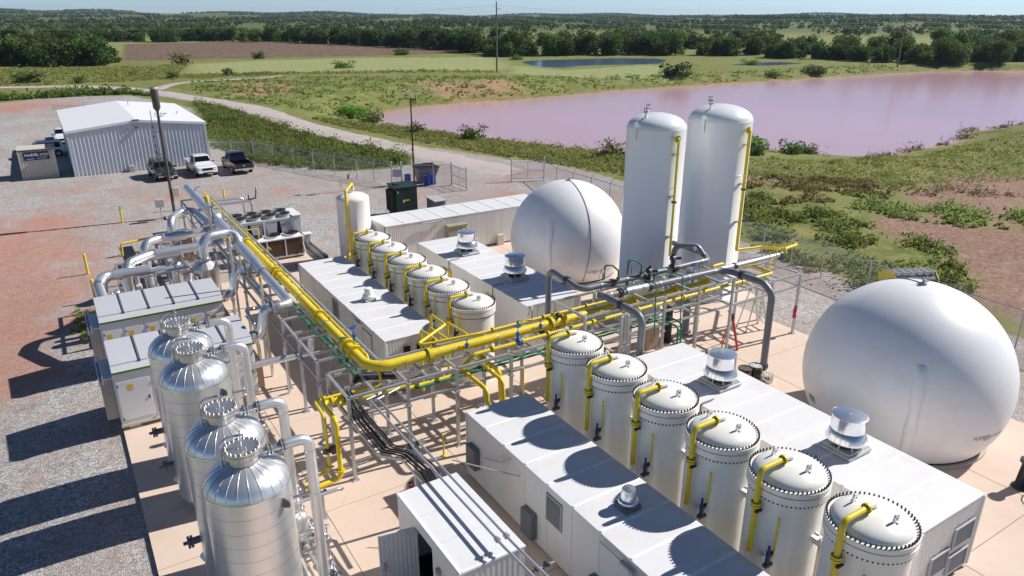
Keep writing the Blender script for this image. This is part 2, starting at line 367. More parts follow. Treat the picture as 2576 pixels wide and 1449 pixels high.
def ground_z(X, Y, full=False):
    X = np.asarray(X, float); Y = np.asarray(Y, float)
    dl = sdf(LAKE, X, Y); dp = sdf(POND, X, Y); dp2 = sdf(POND2, X, Y); dy = sdf(YARD, X, Y); r = np.hypot(X, Y)
    dr = dline(ROAD, X, Y)
    far = sst((Y-100)/25)*(1-sst((X-85)/40))
    z = np.full(X.shape, YZ)
    z = z+relief(X, Y)*sst((-dy-2)/12)*sst((dr-2.5)/4)*(1-.6*sst((r-120)/80))
    z = z+far*1.3*sst((-dl-3)/12)*(1-sst((-dl-40)/60))
    up = sst(-dl/np.where(far > .5, 11., 9.)); z = np.where(dl > 0, -2.0-np.minimum(dl*.12, 1.5), -2.0+(z+2.0)*up)
    wp = sst((-dp-2)/35); z = np.where(dp > 0, -.2-np.minimum(dp*.15, 1.), np.where(dp > -3, -.2+.15*sst(-dp/3), -.05*(1-wp)+z*wp))
    z = np.where(dp2 > 0, -.3-np.minimum(dp2*.05, .3), np.where(dp2 > -8, -.3+(z+.3)*sst(-dp2/8), z))
    th = np.degrees(np.arctan2(X, Y))-32.2
    z = z-(.04*sst((.30-X)/.3)+.34*sst((-X)/6))*sst((60-Y)/14)*sst((Y)/5)
    hill = sst((r-1800)/2600)*(20*sst((-th-2)/28)+5*np.sin(th*.35)+4*np.sin(th*.9+1)+3)
    hill = hill+5*np.exp(-((r-1500)/500)**2)*sst((th-10)/6)*sst((46-th)/6)
    z = z+hill
    return (z, dl, dp, dp2, dy, dr) if full else z

def build_ground():
    th = np.radians(np.concatenate([np.arange(-95, -42, 2.5), np.arange(-42, 42, .22), np.arange(42, 96, 2.5)])+32.2)
    rr = [2.0]
    while rr[-1] < 7800: rr.append(rr[-1]*1.0115+.02)
    rr = np.array(rr); T, Rr = np.meshgrid(th, rr); X = Rr*np.sin(T); Y = Rr*np.cos(T)
    z, dl, dp, dp2, dy, dr = ground_z(X, Y, True)
    nt_, nr = len(th), len(rr)
    idx = np.arange(nt_*nr).reshape(nr, nt_)
    F = np.stack([idx[:-1, :-1], idx[:-1, 1:], idx[1:, 1:], idx[1:, :-1]], -1).reshape(-1, 4)[:, ::-1]
    me = np_mesh('ground', np.stack([X, Y, z], -1).reshape(-1, 3), F)
    me.polygons.foreach_set('use_smooth', np.ones(len(F), bool))
    soft = lambda d, w: np.clip(.5+d/(2*w), 0, 1)
    red = np.zeros(X.shape)
    for x, y, s in REDS: red = np.maximum(red, (.95 if x < 0 else .52)*np.exp(-((X-x)**2/(s*s)+(Y-y)**2/(s*s*(1 if x < 0 else .35)))))
    bare = np.zeros(X.shape)
    for x, y, s in BARE: bare = np.maximum(bare, np.exp(-((X-x)**2+(Y-y)**2)/(s*s)))
    red = np.maximum(red, np.maximum(soft(sdf(BANK, X, Y), 4), soft(sdf(BANK2, X, Y), 4))*.62)
    shore = np.exp(-(np.clip(-dl, 0, 99)/1.6)**2)*(dl < 0)*.8+(dl >= 0)*1.0
    red = np.maximum(red, shore*.9)
    gravel = np.maximum(soft(dy, 1.5), np.maximum(soft(2.3-dr, 1.2), soft(1.6-dline(ROAD2, X, Y), 1.2)))
    plough = np.maximum(soft(sdf(PLOUGH, X, Y), 4), soft(sdf(PLOUGH2, X, Y), 6))
    r = np.hypot(X, Y)
    mown = np.maximum(soft(sdf(MOWN, X, Y), 8), soft(sdf(MOWN2, X, Y), 5)); mown = np.maximum(mown, .45*sst((r-240)/150)*(1-sst((r-520)/200)))
    weed = np.maximum(np.maximum(soft(sdf(WEEDA, X, Y), 3), .75*sst((r-560)/200)), .3*np.exp(-(np.clip(-dl-2, 0, 99)/4.)**2)*(dl < -1))
    for nm, ch in (('m1', (gravel, red, plough)), ('m2', (mown, bare, weed))):
        a = me.attributes.new(nm, 'FLOAT_COLOR', 'POINT')
        a.data.foreach_set('color', np.stack([*ch, np.ones(X.shape)], -1).reshape(-1).astype(np.float32))
    return me

def ground_material():
    m = bpy.data.materials.new('ground'); m.use_nodes = True; nt = m.node_tree; N = nt.nodes; L = nt.links
    b = N['Principled BSDF']; b.inputs['Roughness'].default_value = .92; b.inputs['Specular IOR Level'].default_value = .15
    tc = N.new('ShaderNodeTexCoord'); P = tc.outputs['Object']
    def noise(s, d=6, r=.6, src=None):
        n = N.new('ShaderNodeTexNoise'); n.inputs['Scale'].default_value = s; n.inputs['Detail'].default_value = d; n.inputs['Roughness'].default_value = r
        L.new(src or P, n.inputs['Vector']); return n.outputs['Fac']
    def mp(s):
        q = N.new('ShaderNodeMapping'); q.inputs['Scale'].default_value = s; L.new(P, q.inputs[0]); return q.outputs[0]
    def rng(v, a, b_, c=0, d=1):
        q = N.new('ShaderNodeMapRange'); q.interpolation_type = 'SMOOTHSTEP'
        for k, x in zip(('From Min', 'From Max', 'To Min', 'To Max'), (a, b_, c, d)): q.inputs[k].default_value = x
        L.new(v, q.inputs['Value']); return q.outputs[0]
    def mix(f, a, b_):
        q = N.new('ShaderNodeMix'); q.data_type = 'RGBA'
        if isinstance(f, (int, float)): q.inputs['Factor'].default_value = f
        else: L.new(f, q.inputs['Factor'])
        for s, v in (('A', a), ('B', b_)):
            if isinstance(v, tuple): q.inputs[s].default_value = (*v, 1)
            else: L.new(v, q.inputs[s])
        return q.outputs['Result']
    def math_(op, a, b_):
        q = N.new('ShaderNodeMath'); q.operation = op
        for i, v in enumerate((a, b_)):
            if isinstance(v, (int, float)): q.inputs[i].default_value = v
            else: L.new(v, q.inputs[i])
        return q.outputs[0]
    def attr(n):
        a = N.new('ShaderNodeAttribute'); a.attribute_name = n; s = N.new('ShaderNodeSeparateColor'); L.new(a.outputs['Color'], s.inputs[0]); return s.outputs
    m1 = attr('m1'); m2 = attr('m2')
    n_big = noise(.06, 4); n_mid = noise(.45, 6, .65); n_fine = noise(3.5, 6, .7); n_patch = noise(.16, 5, .6)
    def mask(a, k=.9, w=.18):                              # noisy threshold of a soft mask
        v = math_('ADD', a, math_('MULTIPLY', math_('SUBTRACT', n_mid, .5), k)); v = math_('ADD', v, math_('MULTIPLY', math_('SUBTRACT', n_fine, .5), k*.5))
        return rng(v, .5-w, .5+w)
    grass = mix(rng(n_mid, .35, .65), (.125, .165, .036), (.270, .265, .095))
    grass = mix(rng(n_big, .42, .62), grass, (.22, .225, .075))
    grass = mix(math_('MULTIPLY', rng(n_fine, .45, .75), .6), grass, (.055, .075, .018))
    mown = mix(rng(n_mid, .3, .7), (.250, .290, .115), (.340, .355, .165))
    c = mix(mask(m2[0], .5, .3), grass, mown)
    pl = mix(rng(noise(1.0, 4, .6, mp((.9, .12, 1))), .35, .65), (.135, .090, .062), (.210, .150, .105))
    c = mix(mask(m1[2], .25, .2), c, pl)
    c = mix(math_('MULTIPLY', mask(m2[2], 1.2, .25), .75), c, (.085, .120, .032))
    dry = mix(rng(n_fine, .35, .65), (.215, .115, .085), (.340, .225, .165)); dry = mix(math_('MULTIPLY', rng(noise(.8, 5, .7), .5, .68), .6), dry, (.36, .29, .22)); dry = mix(math_('MULTIPLY', rng(noise(1.7, 5, .7), .58, .7), .7), dry, (.13, .10, .05))
    c = mix(mask(m2[1], 1.0, .2), c, dry)
    # gravel: two voronoi stone sizes over dusty fines
    v1 = N.new('ShaderNodeTexVoronoi'); v1.inputs['Scale'].default_value = 15; L.new(P, v1.inputs['Vector'])
    v2 = N.new('ShaderNodeTexVoronoi'); v2.inputs['Scale'].default_value = 5; L.new(P, v2.inputs['Vector'])
    hs = N.new('ShaderNodeSeparateColor'); L.new(v1.outputs['Color'], hs.inputs[0]); hs2 = N.new('ShaderNodeSeparateColor'); L.new(v2.outputs['Color'], hs2.inputs[0])
    st = mix(hs.outputs[0], (.24, .235, .235), (.92, .90, .88)); st = mix(math_('MULTIPLY', hs2.outputs[1], .35), st, (.46, .42, .39))
    pink = mix(rng(n_fine, .3, .7), (.46, .345, .30), (.56, .455, .41))
    track = noise(.35, 4, .55, mp((1.0, .18, 1)))
    gf = rng(math_('ADD', math_('MULTIPLY', n_patch, .6), math_('MULTIPLY', track, .5)), .43, .64)
    gr = mix(math_('MULTIPLY', gf, .66), st, pink)
    spk = noise(1.3, 5, .75, mp((1, .6, 1))); gr = mix(math_('MULTIPLY', rng(spk, .52, .72), .42), gr, (.24, .205, .19)); gr = mix(math_('MULTIPLY', rng(noise(2.4, 4, .7), .60, .74), .5), gr, (.66, .63, .61))
    crev = rng(v1.outputs['Distance'], .0, .55, 1.0, .55)
    hv = N.new('ShaderNodeMix'); hv.data_type = 'RGBA'; hv.blend_type = 'MULTIPLY'; hv.inputs['Factor'].default_value = .7
    L.new(gr, hv.inputs['A']); cc = N.new('ShaderNodeCombineColor'); [L.new(crev, cc.inputs[i]) for i in range(3)]; L.new(cc.outputs[0], hv.inputs['B']); gr = hv.outputs['Result']
    gm = mask(m1[0], .7, .12); c = mix(gm, c, gr)
    redc = mix(rng(n_fine, .3, .7), (.40, .185, .135), (.52, .30, .23))
    rm = mask(m1[1], 1.7, .40); c = mix(math_('MULTIPLY', rm, .85), c, redc)
    L.new(c, b.inputs['Base Color'])
    hgt = math_('ADD', math_('MULTIPLY', rng(v1.outputs['Distance'], 0, .6, 1, 0), gm), math_('MULTIPLY', n_fine, 1.2))
    bp = N.new('ShaderNodeBump'); bp.inputs['Strength'].default_value = .38; bp.inputs['Distance'].default_value = .06
    L.new(hgt, bp.inputs['Height']); L.new(bp.outputs[0], b.inputs['Normal'])
    MATS['ground'] = m; return m
gme = build_ground(); gme.materials.append(ground_material())
ground = bpy.data.objects.new('ground', gme); COL.objects.link(ground); props(ground, kind='structure')

def water(name, base, rough, bump, sc):
    m = bpy.data.materials.new(name); m.use_nodes = True; nt = m.node_tree; N = nt.nodes; L = nt.links; b = N['Principled BSDF']
    b.inputs['Roughness'].default_value = rough; b.inputs['IOR'].default_value = 1.33
    tc = N.new('ShaderNodeTexCoord'); no = N.new('ShaderNodeTexNoise'); no.inputs['Scale'].default_value = .02; no.inputs['Detail'].default_value = 3; L.new(tc.outputs['Object'], no.inputs['Vector'])
    mx = N.new('ShaderNodeMix'); mx.data_type = 'RGBA'; c = np.array(base); mx.inputs['A'].default_value = (*(c*.9), 1); mx.inputs['B'].default_value = (*(c*1.1), 1); L.new(no.outputs['Fac'], mx.inputs['Factor']); L.new(mx.outputs['Result'], b.inputs['Base Color'])
    n2 = N.new('ShaderNodeTexNoise'); n2.inputs['Scale'].default_value = sc; n2.inputs['Detail'].default_value = 3; L.new(tc.outputs['Object'], n2.inputs['Vector'])
    bp = N.new('ShaderNodeBump'); bp.inputs['Strength'].default_value = bump; bp.inputs['Distance'].default_value = .05; L.new(n2.outputs['Fac'], bp.inputs['Height']); L.new(bp.outputs[0], b.inputs['Normal'])
    MATS[name] = m
water('lake_water', (.56, .36, .38), .17, .05, .7); water('pond_water', (.09, .15, .21), .14, .25, .8)
def grow(P, d):
    P = np.array(P); out = []; n = len(P); A = sum(P[i][0]*P[(i+1) % n][1]-P[(i+1) % n][0]*P[i][1] for i in range(n)); sg = 1 if A > 0 else -1
    for i in range(n):
        e = P[(i+1) % n]-P[i-1]; nn = np.array([e[1], -e[0]])/np.hypot(*e)*sg; out.append(tuple(P[i]+nn*d))
    return out
for nm, P, z, m in (('lake', LAKE, -2.0, 'lake_water'), ('pond', POND, -.2, 'pond_water'), ('marsh_water', POND2, -.33, 'pond_water')):
    mb = MB(); pp = grow(P, 1.5); mb.add([(x, y, z) for x, y in pp], [tuple(range(len(pp)))]); struct(nm, mb, m)

# gravel road ribbon
def ribbon(name, P, w, m, dz):
    P = [Vector((x, y, 0)) for x, y in P]; pts = []
    for i in range(len(P)-1):
        a = P[max(i-1, 0)]; b_ = P[i]; c = P[i+1]; d = P[min(i+2, len(P)-1)]
        for k in range(8):
            t = k/8; pts.append(.5*((2*b_)+(c-a)*t+(2*a-5*b_+4*c-d)*t*t+(3*b_-a-3*c+d)*t**3))
    pts.append(P[-1]); V = []; K = 7
    for i, p in enumerate(pts):
        t = (pts[min(i+1, len(pts)-1)]-pts[max(i-1, 0)]).normalized(); n = Vector((-t.y, t.x, 0))
        ww = w*(1+.12*math.sin(i*.9)+.08*math.sin(i*2.3))
        for k in range(K): q = p+n*ww*(k/(K-1)-.5); V.append((q.x, q.y))
    V = np.array(V); z = ground_z(V[:, 0], V[:, 1])+dz
    crown = np.tile([-.035, .0, .012, .02, .012, .0, -.035], len(pts))
    idx = np.arange(len(V)).reshape(-1, K); F = np.stack([idx[:-1, :-1], idx[1:, :-1], idx[1:, 1:], idx[:-1, 1:]], -1).reshape(-1, 4)[:, ::-1]
    me = np_mesh(name, np.c_[V, z+crown], F); me.materials.append(MATS[m]); o = bpy.data.objects.new(name, me); COL.objects.link(o); props(o, kind='structure')
mat('road_gravel', (.47, .41, .385), .95, var=.16, vscale=1.2, dirt=(.30, .19, .145), damt=.6, dscale=.3, bump=.5, bscale=9)
ribbon('gravel_road', ROAD, 4.2, 'road_gravel', .03); ribbon('gravel_track', ROAD2, 2.6, 'road_gravel', .03)

# concrete pad: each slab its own piece
def pad_material():
    mat('pad', (.67, .53, .435), .85, var=.06, vscale=.9, dirt=(.56, .40, .31), damt=.7, dscale=.22, bump=.15, bscale=12, spots=(.40, .29, .23), samt=.45)
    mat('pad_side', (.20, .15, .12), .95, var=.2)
pad_material()
pad = MB()
PADS = [(.26, 30.1, 1.5, 37.6), (6.2, 14.2, 37.6, 43.5), (14.2, 30.1, 37.6, 44.7), (30.1, 32.3, 24.9, 29.6), (8.6, 13.4, 44.9, 51.2)]
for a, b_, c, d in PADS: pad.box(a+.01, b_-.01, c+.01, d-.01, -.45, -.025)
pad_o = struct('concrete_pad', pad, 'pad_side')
for a, b_, c, d in PADS:
    nx = max(1, round((b_-a)/5.0)); ny = max(1, round((d-c)/6.0))
    for i in range(nx):
        for j in range(ny):
            x0, x1 = a+(b_-a)*i/nx, a+(b_-a)*(i+1)/nx; y0, y1 = c+(d-c)*j/ny, c+(d-c)*(j+1)/ny
            mb = MB(); mb.box(x0+.008, x1-.008, y0+.008, y1-.008, -.2, 0, c=.008); struct('slab', mb, 'pad', pad_o)
# ------------------------------------------------------------------ containers and equipment buildings
def corr(mb, a, b, z0, z1, out, pitch=.28, dep=.05):      # corrugated sheet from a to b (xy), pushed along 'out'
    a = Vector((*a, 0)); b = Vector((*b, 0)); L_ = (b-a).length; n = max(2, round(L_/pitch)); d = (b-a)/n; o = Vector((*out, 0))
    pr = [(0, 0), (.30, 0), (.42, 1), (.88, 1), (1, 0)]; P = []
    for i in range(n):
        for t, h in pr[:-1]: P.append(a+d*(i+t)+o*dep*h)
    P.append(b); m = len(P)
    vs = [(p.x, p.y, z0) for p in P]+[(p.x, p.y, z1) for p in P]
    mb.add(vs, [(i, i+1, m+i+1, m+i) for i in range(m-1)])
def container(name, label, X0, X1, Y0, Y1, Z1=2.5, np_=10, nroof=10, style='flat', group=None, roof='white_roof', wall='white_panel', ends='corr', nend=2, rdir='y'):
    t = thing(name, label, 'container', ((X0+X1)/2, (Y0+Y1)/2, 0), group)
    g = .03
    mb = MB(); mb.box(X0+g, X1-g, Y0+g, Y1-g, .12, Z1-.05); mb.box(X0+.1, X1-.1, Y0+.1, Y1-.1, 0, .12)
    part('frame', mb, 'steel_shade', t)
    def panel(a0, a1, side, kind):
        m = MB(); z0, z1 = .12, Z1-.06
        if kind == 'flat':
            if side == 'L': m.box(X0, X0+g, a0+.006, a1-.006, z0, z1, c=.004)
            if side == 'R': m.box(X1-g, X1, a0+.006, a1-.006, z0, z1, c=.004)
            if side == 'N': m.box(a0+.006, a1-.006, Y0, Y0+g, z0, z1, c=.004)
            if side == 'F': m.box(a0+.006, a1-.006, Y1-g, Y1, z0, z1, c=.004)
        else:
            k = dict(pitch=.13, dep=.018)
            if side == 'L': corr(m, (X0+.018, a1-.006), (X0+.018, a0+.006), z0, z1, (-1, 0), **k)
            if side == 'R': corr(m, (X1-.018, a0+.006), (X1-.018, a1-.006), z0, z1, (1, 0), **k)
            if side == 'N': corr(m, (a0+.006, Y0+.018), (a1-.006, Y0+.018), z0, z1, (0, -1), **k)
            if side == 'F': corr(m, (a1-.006, Y1-.018), (a0+.006, Y1-.018), z0, z1, (0, 1), **k)
        part('wall_panel', m, wall, t)
    ky = style; kx = ends
    for i in range(np_ if (Y1-Y0) >= (X1-X0) else nend):
        n = np_ if (Y1-Y0) >= (X1-X0) else nend; a0 = Y0+(Y1-Y0)*i/n; a1 = Y0+(Y1-Y0)*(i+1)/n
        k = ky if (Y1-Y0) >= (X1-X0) else kx
        panel(a0, a1, 'L', k); panel(a0, a1, 'R', k)
    for i in range(nend if (Y1-Y0) >= (X1-X0) else np_):
        n = nend if (Y1-Y0) >= (X1-X0) else np_; a0 = X0+(X1-X0)*i/n; a1 = X0+(X1-X0)*(i+1)/n
        k = kx if (Y1-Y0) >= (X1-X0) else ky
        panel(a0, a1, 'N', k); panel(a0, a1, 'F', k)
    for i in range(nroof):
        m = MB(); s = MB()
        if rdir == 'y':
            a0, a1 = Y0+(Y1-Y0)*i/nroof, Y0+(Y1-Y0)*(i+1)/nroof
            m.box(X0-.02, X1+.02, a0+.004-(.02 if i == 0 else 0), a1-.004+(.02 if i == nroof-1 else 0), Z1-.05, Z1, c=.006)
            if i: s.box(X0+.01, X1-.01, a0-.055, a0+.055, Z1-.002, Z1+.016, c=.007)
        else:
            a0, a1 = X0+(X1-X0)*i/nroof, X0+(X1-X0)*(i+1)/nroof
            m.box(a0+.004-(.02 if i == 0 else 0), a1-.004+(.02 if i == nroof-1 else 0), Y0-.02, Y1+.02, Z1-.05, Z1, c=.006)
            if i: s.box(a0-.055, a0+.055, Y0+.01, Y1-.01, Z1-.002, Z1+.022, c=.008)
        part('roof_panel', m, roof, t)
        if i: part('roof_seam', s, 'seam_white', t)
    mb = MB()
    for x in (X0, X1):
        mb.box(x-.035, x+.035, Y0-.04, Y0+.03, .1, Z1-.06); mb.box(x-.035, x+.035, Y1-.03, Y1+.04, .1, Z1-.06)
    part('corner_post', mb, 'white_panel', t)
    return t
def louvre(t, x, y, w, z0, z1, axis='L', m='louvre'):
    fr = MB(); nsl = int((z1-z0)/.07)
    if axis == 'L':
        fr.box(x-.05, x, y-w/2, y+w/2, z0, z0+.05); fr.box(x-.05, x, y-w/2, y+w/2, z1-.05, z1)
        fr.box(x-.05, x, y-w/2, y-w/2+.05, z0+.05, z1-.05); fr.box(x-.05, x, y+w/2-.05, y+w/2, z0+.05, z1-.05)
        l = part('louvre', fr, m, t); bk = MB(); bk.box(x-.012, x-.002, y-w/2+.05, y+w/2-.05, z0+.05, z1-.05); part('backing', bk, 'inside_dark', l)
        for i in range(nsl):
            z = z0+.06+(z1-z0-.1)*i/nsl; s = MB(); s.add([(x-.045, y-w/2+.05, z), (x-.045, y+w/2-.05, z), (x-.014, y+w/2-.05, z+.05), (x-.014, y-w/2+.05, z+.05)], [(0, 1, 2, 3), (3, 2, 1, 0)]); part('slat', s, m, l)
    else:
        fr.box(x-w/2, x+w/2, y-.05, y, z0, z0+.05); fr.box(x-w/2, x+w/2, y-.05, y, z1-.05, z1)
        fr.box(x-w/2, x-w/2+.05, y-.05, y, z0+.05, z1-.05); fr.box(x+w/2-.05, x+w/2, y-.05, y, z0+.05, z1-.05)
        l = part('louvre', fr, m, t); bk = MB(); bk.box(x-w/2+.05, x+w/2-.05, y-.012, y-.002, z0+.05, z1-.05); part('backing', bk, 'inside_dark', l)
        for i in range(nsl):
            z = z0+.06+(z1-z0-.1)*i/nsl; s = MB(); s.add([(x-w/2+.05, y-.045, z), (x+w/2-.05, y-.045, z), (x+w/2-.05, y-.014, z+.05), (x-w/2+.05, y-.014, z+.05)], [(3, 2, 1, 0), (0, 1, 2, 3)]); part('slat', s, m, l)
def door(t, x, y, w, z0, z1):                              # on the left (-X) wall
    m = MB(); m.box(x-.045, x-.005, y-w/2, y+w/2, z0, z1, c=.01); d = part('door', m, 'white_panel', t)
    f = MB()
    for a in ((y-w/2-.06, y-w/2-.002), (y+w/2+.002, y+w/2+.06)): f.box(x-.055, x-.004, a[0], a[1], z0, z1+.06)
    f.box(x-.055, x-.004, y-w/2-.002, y+w/2+.002, z1+.004, z1+.06); part('door_frame', f, 'light_grey', d)
    h = MB(); h.cyl((x-.09, y-w/2+.1, z0+1), (x-.045, y-w/2+.1, z0+1), .02, n=8); h.box(x-.105, x-.085, y-w/2+.09, y-w/2+.24, z0+.985, z0+1.015); part('handle', h, 'dark_steel', d)
FR = container('process_container', 'front left white container with round tank shadows on its roof, nearest the camera', 10.08, 12.5, 7.0, 18.85, group='white process containers')
m = MB(); m.box(9.99, 10.06, 9.0, 9.6, .9, 1.0); part('sill', m, 'light_grey', FR)
louvre(FR, 10.08, 13.75, .75, 1.35, 2.25); louvre(FR, 10.08, 8.6, .6, 1.3, 2.0)
door(FR, 10.08, 9.9, .95, .15, 2.15)
for y, z0, z1 in ((18.3, .7, 1.5), (14.9, .25, 1.15), (11.6, .3, 1.1)):
    m = MB(); m.box(9.86, 10.075, y-.3, y+.3, z0, z1, c=.02); part('junction_box', m, 'grey_box', FR)
m = MB(); m.tube([(9.98, 11.6, 2.33), (9.98, 9.2, 2.33)], .018, n=8); m.tube([(9.99, 10.6, 2.3), (9.97, 10.4, 2.1), (9.99, 10.25, 2.2)], .012, n=6); m.box(9.93, 10.03, 10.3, 10.8, 2.27, 2.34); part('door_closer', m, 'galvanised', FR)
m = MB(); m.tube([(9.9, 17.6, 1.5), (9.9, 16.3, 2.05), (10.0, 16.0, 2.3)], .02, n=6); m.tube([(8.5, 16.9, 2.3), (10.05, 15.5, 1.95)], .02, n=6); part('conduit', m, 'galvanised', FR)
BK = container('process_container', 'back left white container with open hatch, beyond the yellow pipe rack', 9.97, 12.4, 25.55, 37.2, group='white process containers')
louvre(BK, 9.97, 31.5, .8, 1.3, 2.3); door(BK, 9.97, 27.5, .95, .15, 2.15)
m = MB(); m.tube([(9.9, 29.3, 2.35), (9.9, 28.0, 2.35)], .018, n=8); m.box(9.87, 9.96, 28.3, 28.7, 2.28, 2.36); part('door_closer', m, 'galvanised', BK)
for x in (10.9, 11.5, 12.05):
    m = MB(); m.box(x-.14, x+.14, 25.46, 25.54, 1.75, 2.05); part('hatch', m, 'inside_dark', BK)
F2 = container('fan_building', 'wide white building at lower right with two silver roof fans and open louvred end', 17.1, 20.15, 7.3, 19.0, nend=5, group='white fan buildings')
louvre(F2, 19.35, 7.28, 1.0, 1.15, 1.85, 'N'); louvre(F2, 18.3, 7.28, .9, .6, 1.3, 'N'); louvre(F2, 19.35, 7.28, 1.0, .25, .9, 'N')
B2 = container('fan_building', 'wide white building beside the far gas dome, its front roof in blue shadow', 16.95, 20.0, 25.65, 37.2, nend=5, group='white fan buildings')
m = MB(); m.box(17.6, 18.9, 25.58, 25.63, .8, 1.6); part('hatch', m, 'inside_dark', B2)
for t, x, ys in ((F2, 17.08, (15.3, 11.2)), (B2, 16.93, (33.5, 28.9))):
    for y in ys:
        m = MB(); m.box(x-.05, x, y-.45, y+.45, 1.2, 2.0, c=.01); part('vent_hood', m, 'warn_yellow' if y in (33.5, 28.9, 11.2) else 'white_panel', t)
        m = MB(); m.tube([(x+.6, y-.3, 2.56), (x+.05, y-.3, 2.56), (x-.04, y-.3, 2.5), (x-.04, y-.3, 1.9)], .02, bend=.06, n=6); part('conduit', m, 'dark_steel', t)
RC = container('long_container', 'long low white container at the back, olive unit hung on its ribbed wall', 16.7, 28.9, 41.4, 44.2, np_=10, nroof=9, style='corr', rdir='x', ends='flat')
m = MB(); m.box(20.85, 22.25, 40.9, 41.36, .9, 1.9, c=.03); m.box(20.8, 22.3, 40.85, 41.38, 1.9, 2.02, c=.02); ac = part('wall_unit', m, 'olive', RC, label='olive wall unit with pale lid')
m = MB(); m.box(21.9, 22.1, 40.885, 40.897, 1.62, 1.74); part('badge', m, 'print_white', ac)
m = MB(); m.cyl((19.2, 41.25, 2.36), (20.4, 41.25, 2.36), .06, n=10); m.box(20.38, 20.6, 41.2, 41.36, 2.3, 2.42); part('strip_light', m, 'light_grey', RC)
m = MB(); m.cyl((16.62, 41.3, 2.1), (16.62, 41.3, 2.5), .03, n=8); part('camera_post', m, 'dark_steel', RC)
m = MB(); m.box(16.66, 16.695, 42.1, 42.9, .2, 2.1, c=.008); d = part('door', m, 'white_panel', RC); m = MB(); m.box(16.645, 16.655, 42.3, 42.6, 1.2, 1.8); part('pane', m, 'glass_dark', d)
for x in (25.0, 22.9):
    m = MB(); m.box(x-.25, x+.25, 41.1, 41.36, 0, .75, c=.02); part('plinth_box', m, 'mini_tan', RC)
# control cabin with the open door
CB = thing('control_cabin', 'small white cabin at the bottom with its ribbed door standing open', 'cabin', (7.2, 14.2, 0))
cx0, cx1, cy0, cy1, cz = 6.3, 8.15, 12.35, 16.0, 2.5
m = MB()
m.box(cx0, cx0+.05, cy0, 13.85, .1, cz-.06); m.box(cx0, cx0+.05, 14.85, cy1, .1, cz-.06); m.box(cx0, cx0+.05, 13.85, 14.85, 2.15, cz-.06); part('side_wall', m, 'white_panel', CB)
m = MB(); m.box(cx1-.05, cx1, cy0, cy1, .1, cz-.06); part('side_wall', m, 'white_panel', CB)
m = MB(); m.box(cx0+.05, cx1-.05, cy1-.05, cy1, .1, cz-.06); part('back_wall', m, 'white_panel', CB)
m = MB(); corr(m, (cx0+.05, cy0+.03), (cx1-.05, cy0+.03), .1, cz-.06, (0, -1), pitch=.16, dep=.035); part('front_wall', m, 'corr_white', CB)
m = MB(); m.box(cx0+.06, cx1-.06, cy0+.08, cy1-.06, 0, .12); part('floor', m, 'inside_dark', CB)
for i in range(3):
    m = MB(); a0 = cy0+(cy1-cy0)*i/3; a1 = cy0+(cy1-cy0)*(i+1)/3; m.box(cx0-.03, cx1+.03, a0+.003-(.03 if i == 0 else 0), a1-.003+(.03 if i == 2 else 0), cz-.06, cz, c=.01); part('roof_panel', m, 'white_roof', CB)
m = MB(); m.box(cx0-.02, cx0+.06, cy0-.01, cy1+.01, cz-.002, cz+.025, c=.006); m.box(cx0+.07, cx1+.02, cy0-.02, cy0+.05, cz-.002, cz+.02, c=.006); part('roof_trim', m, 'seam_white', CB)
m = MB(); corr(m, (5.35, 15.03), (6.28, 14.86), .15, 2.12, (-.18, -.98), pitch=.12, dep=.012); corr(m, (6.28, 14.9), (5.35, 15.07), .15, 2.12, (.18, .98), pitch=.12, dep=.012)
m.bar((5.34, 15.05, 2.13), (6.28, 14.88, 2.13), .05, .03); m.bar((5.34, 15.05, .15), (5.34, 15.05, 2.13), .05); dr = part('door', m, 'chiller', CB)
m = MB(); m.bar((5.42, 14.98, 1.0), (5.42, 14.98, 1.25), .05, .06); m.tube([(5.42, 14.99, 1.2), (5.42, 14.92, 1.18), (5.42, 14.92, 1.0)], .02, n=6); part('handle', m, 'copper_box', dr)
m = MB(); m.tube([(6.0, 14.84, 2.08), (6.5, 14.6, 2.05)], .015, n=6); part('door_closer', m, 'light_grey', dr)
m = MB(); m.lathe([(.0, 0), (.09, 0), (.11, .08), (.0, .09)], (6.26, 13.2, 1.55), 12); m.box(6.2, 6.298, 13.35, 13.5, 1.7, 1.85); part('wall_lamp', m, 'copper_box', CB)
m = MB(); m.box(7.2, 7.9, 15.2, 15.9, .13, 1.9, c=.02); cbx = part('cabinet', m, 'grey_box', CB)
m = MB(); m.lathe([(.07, 0), (.09, .015), (.07, .03)], (6.55, 14.2, 1.55), 14); part('hose_ring', m, 'light_grey', CB)

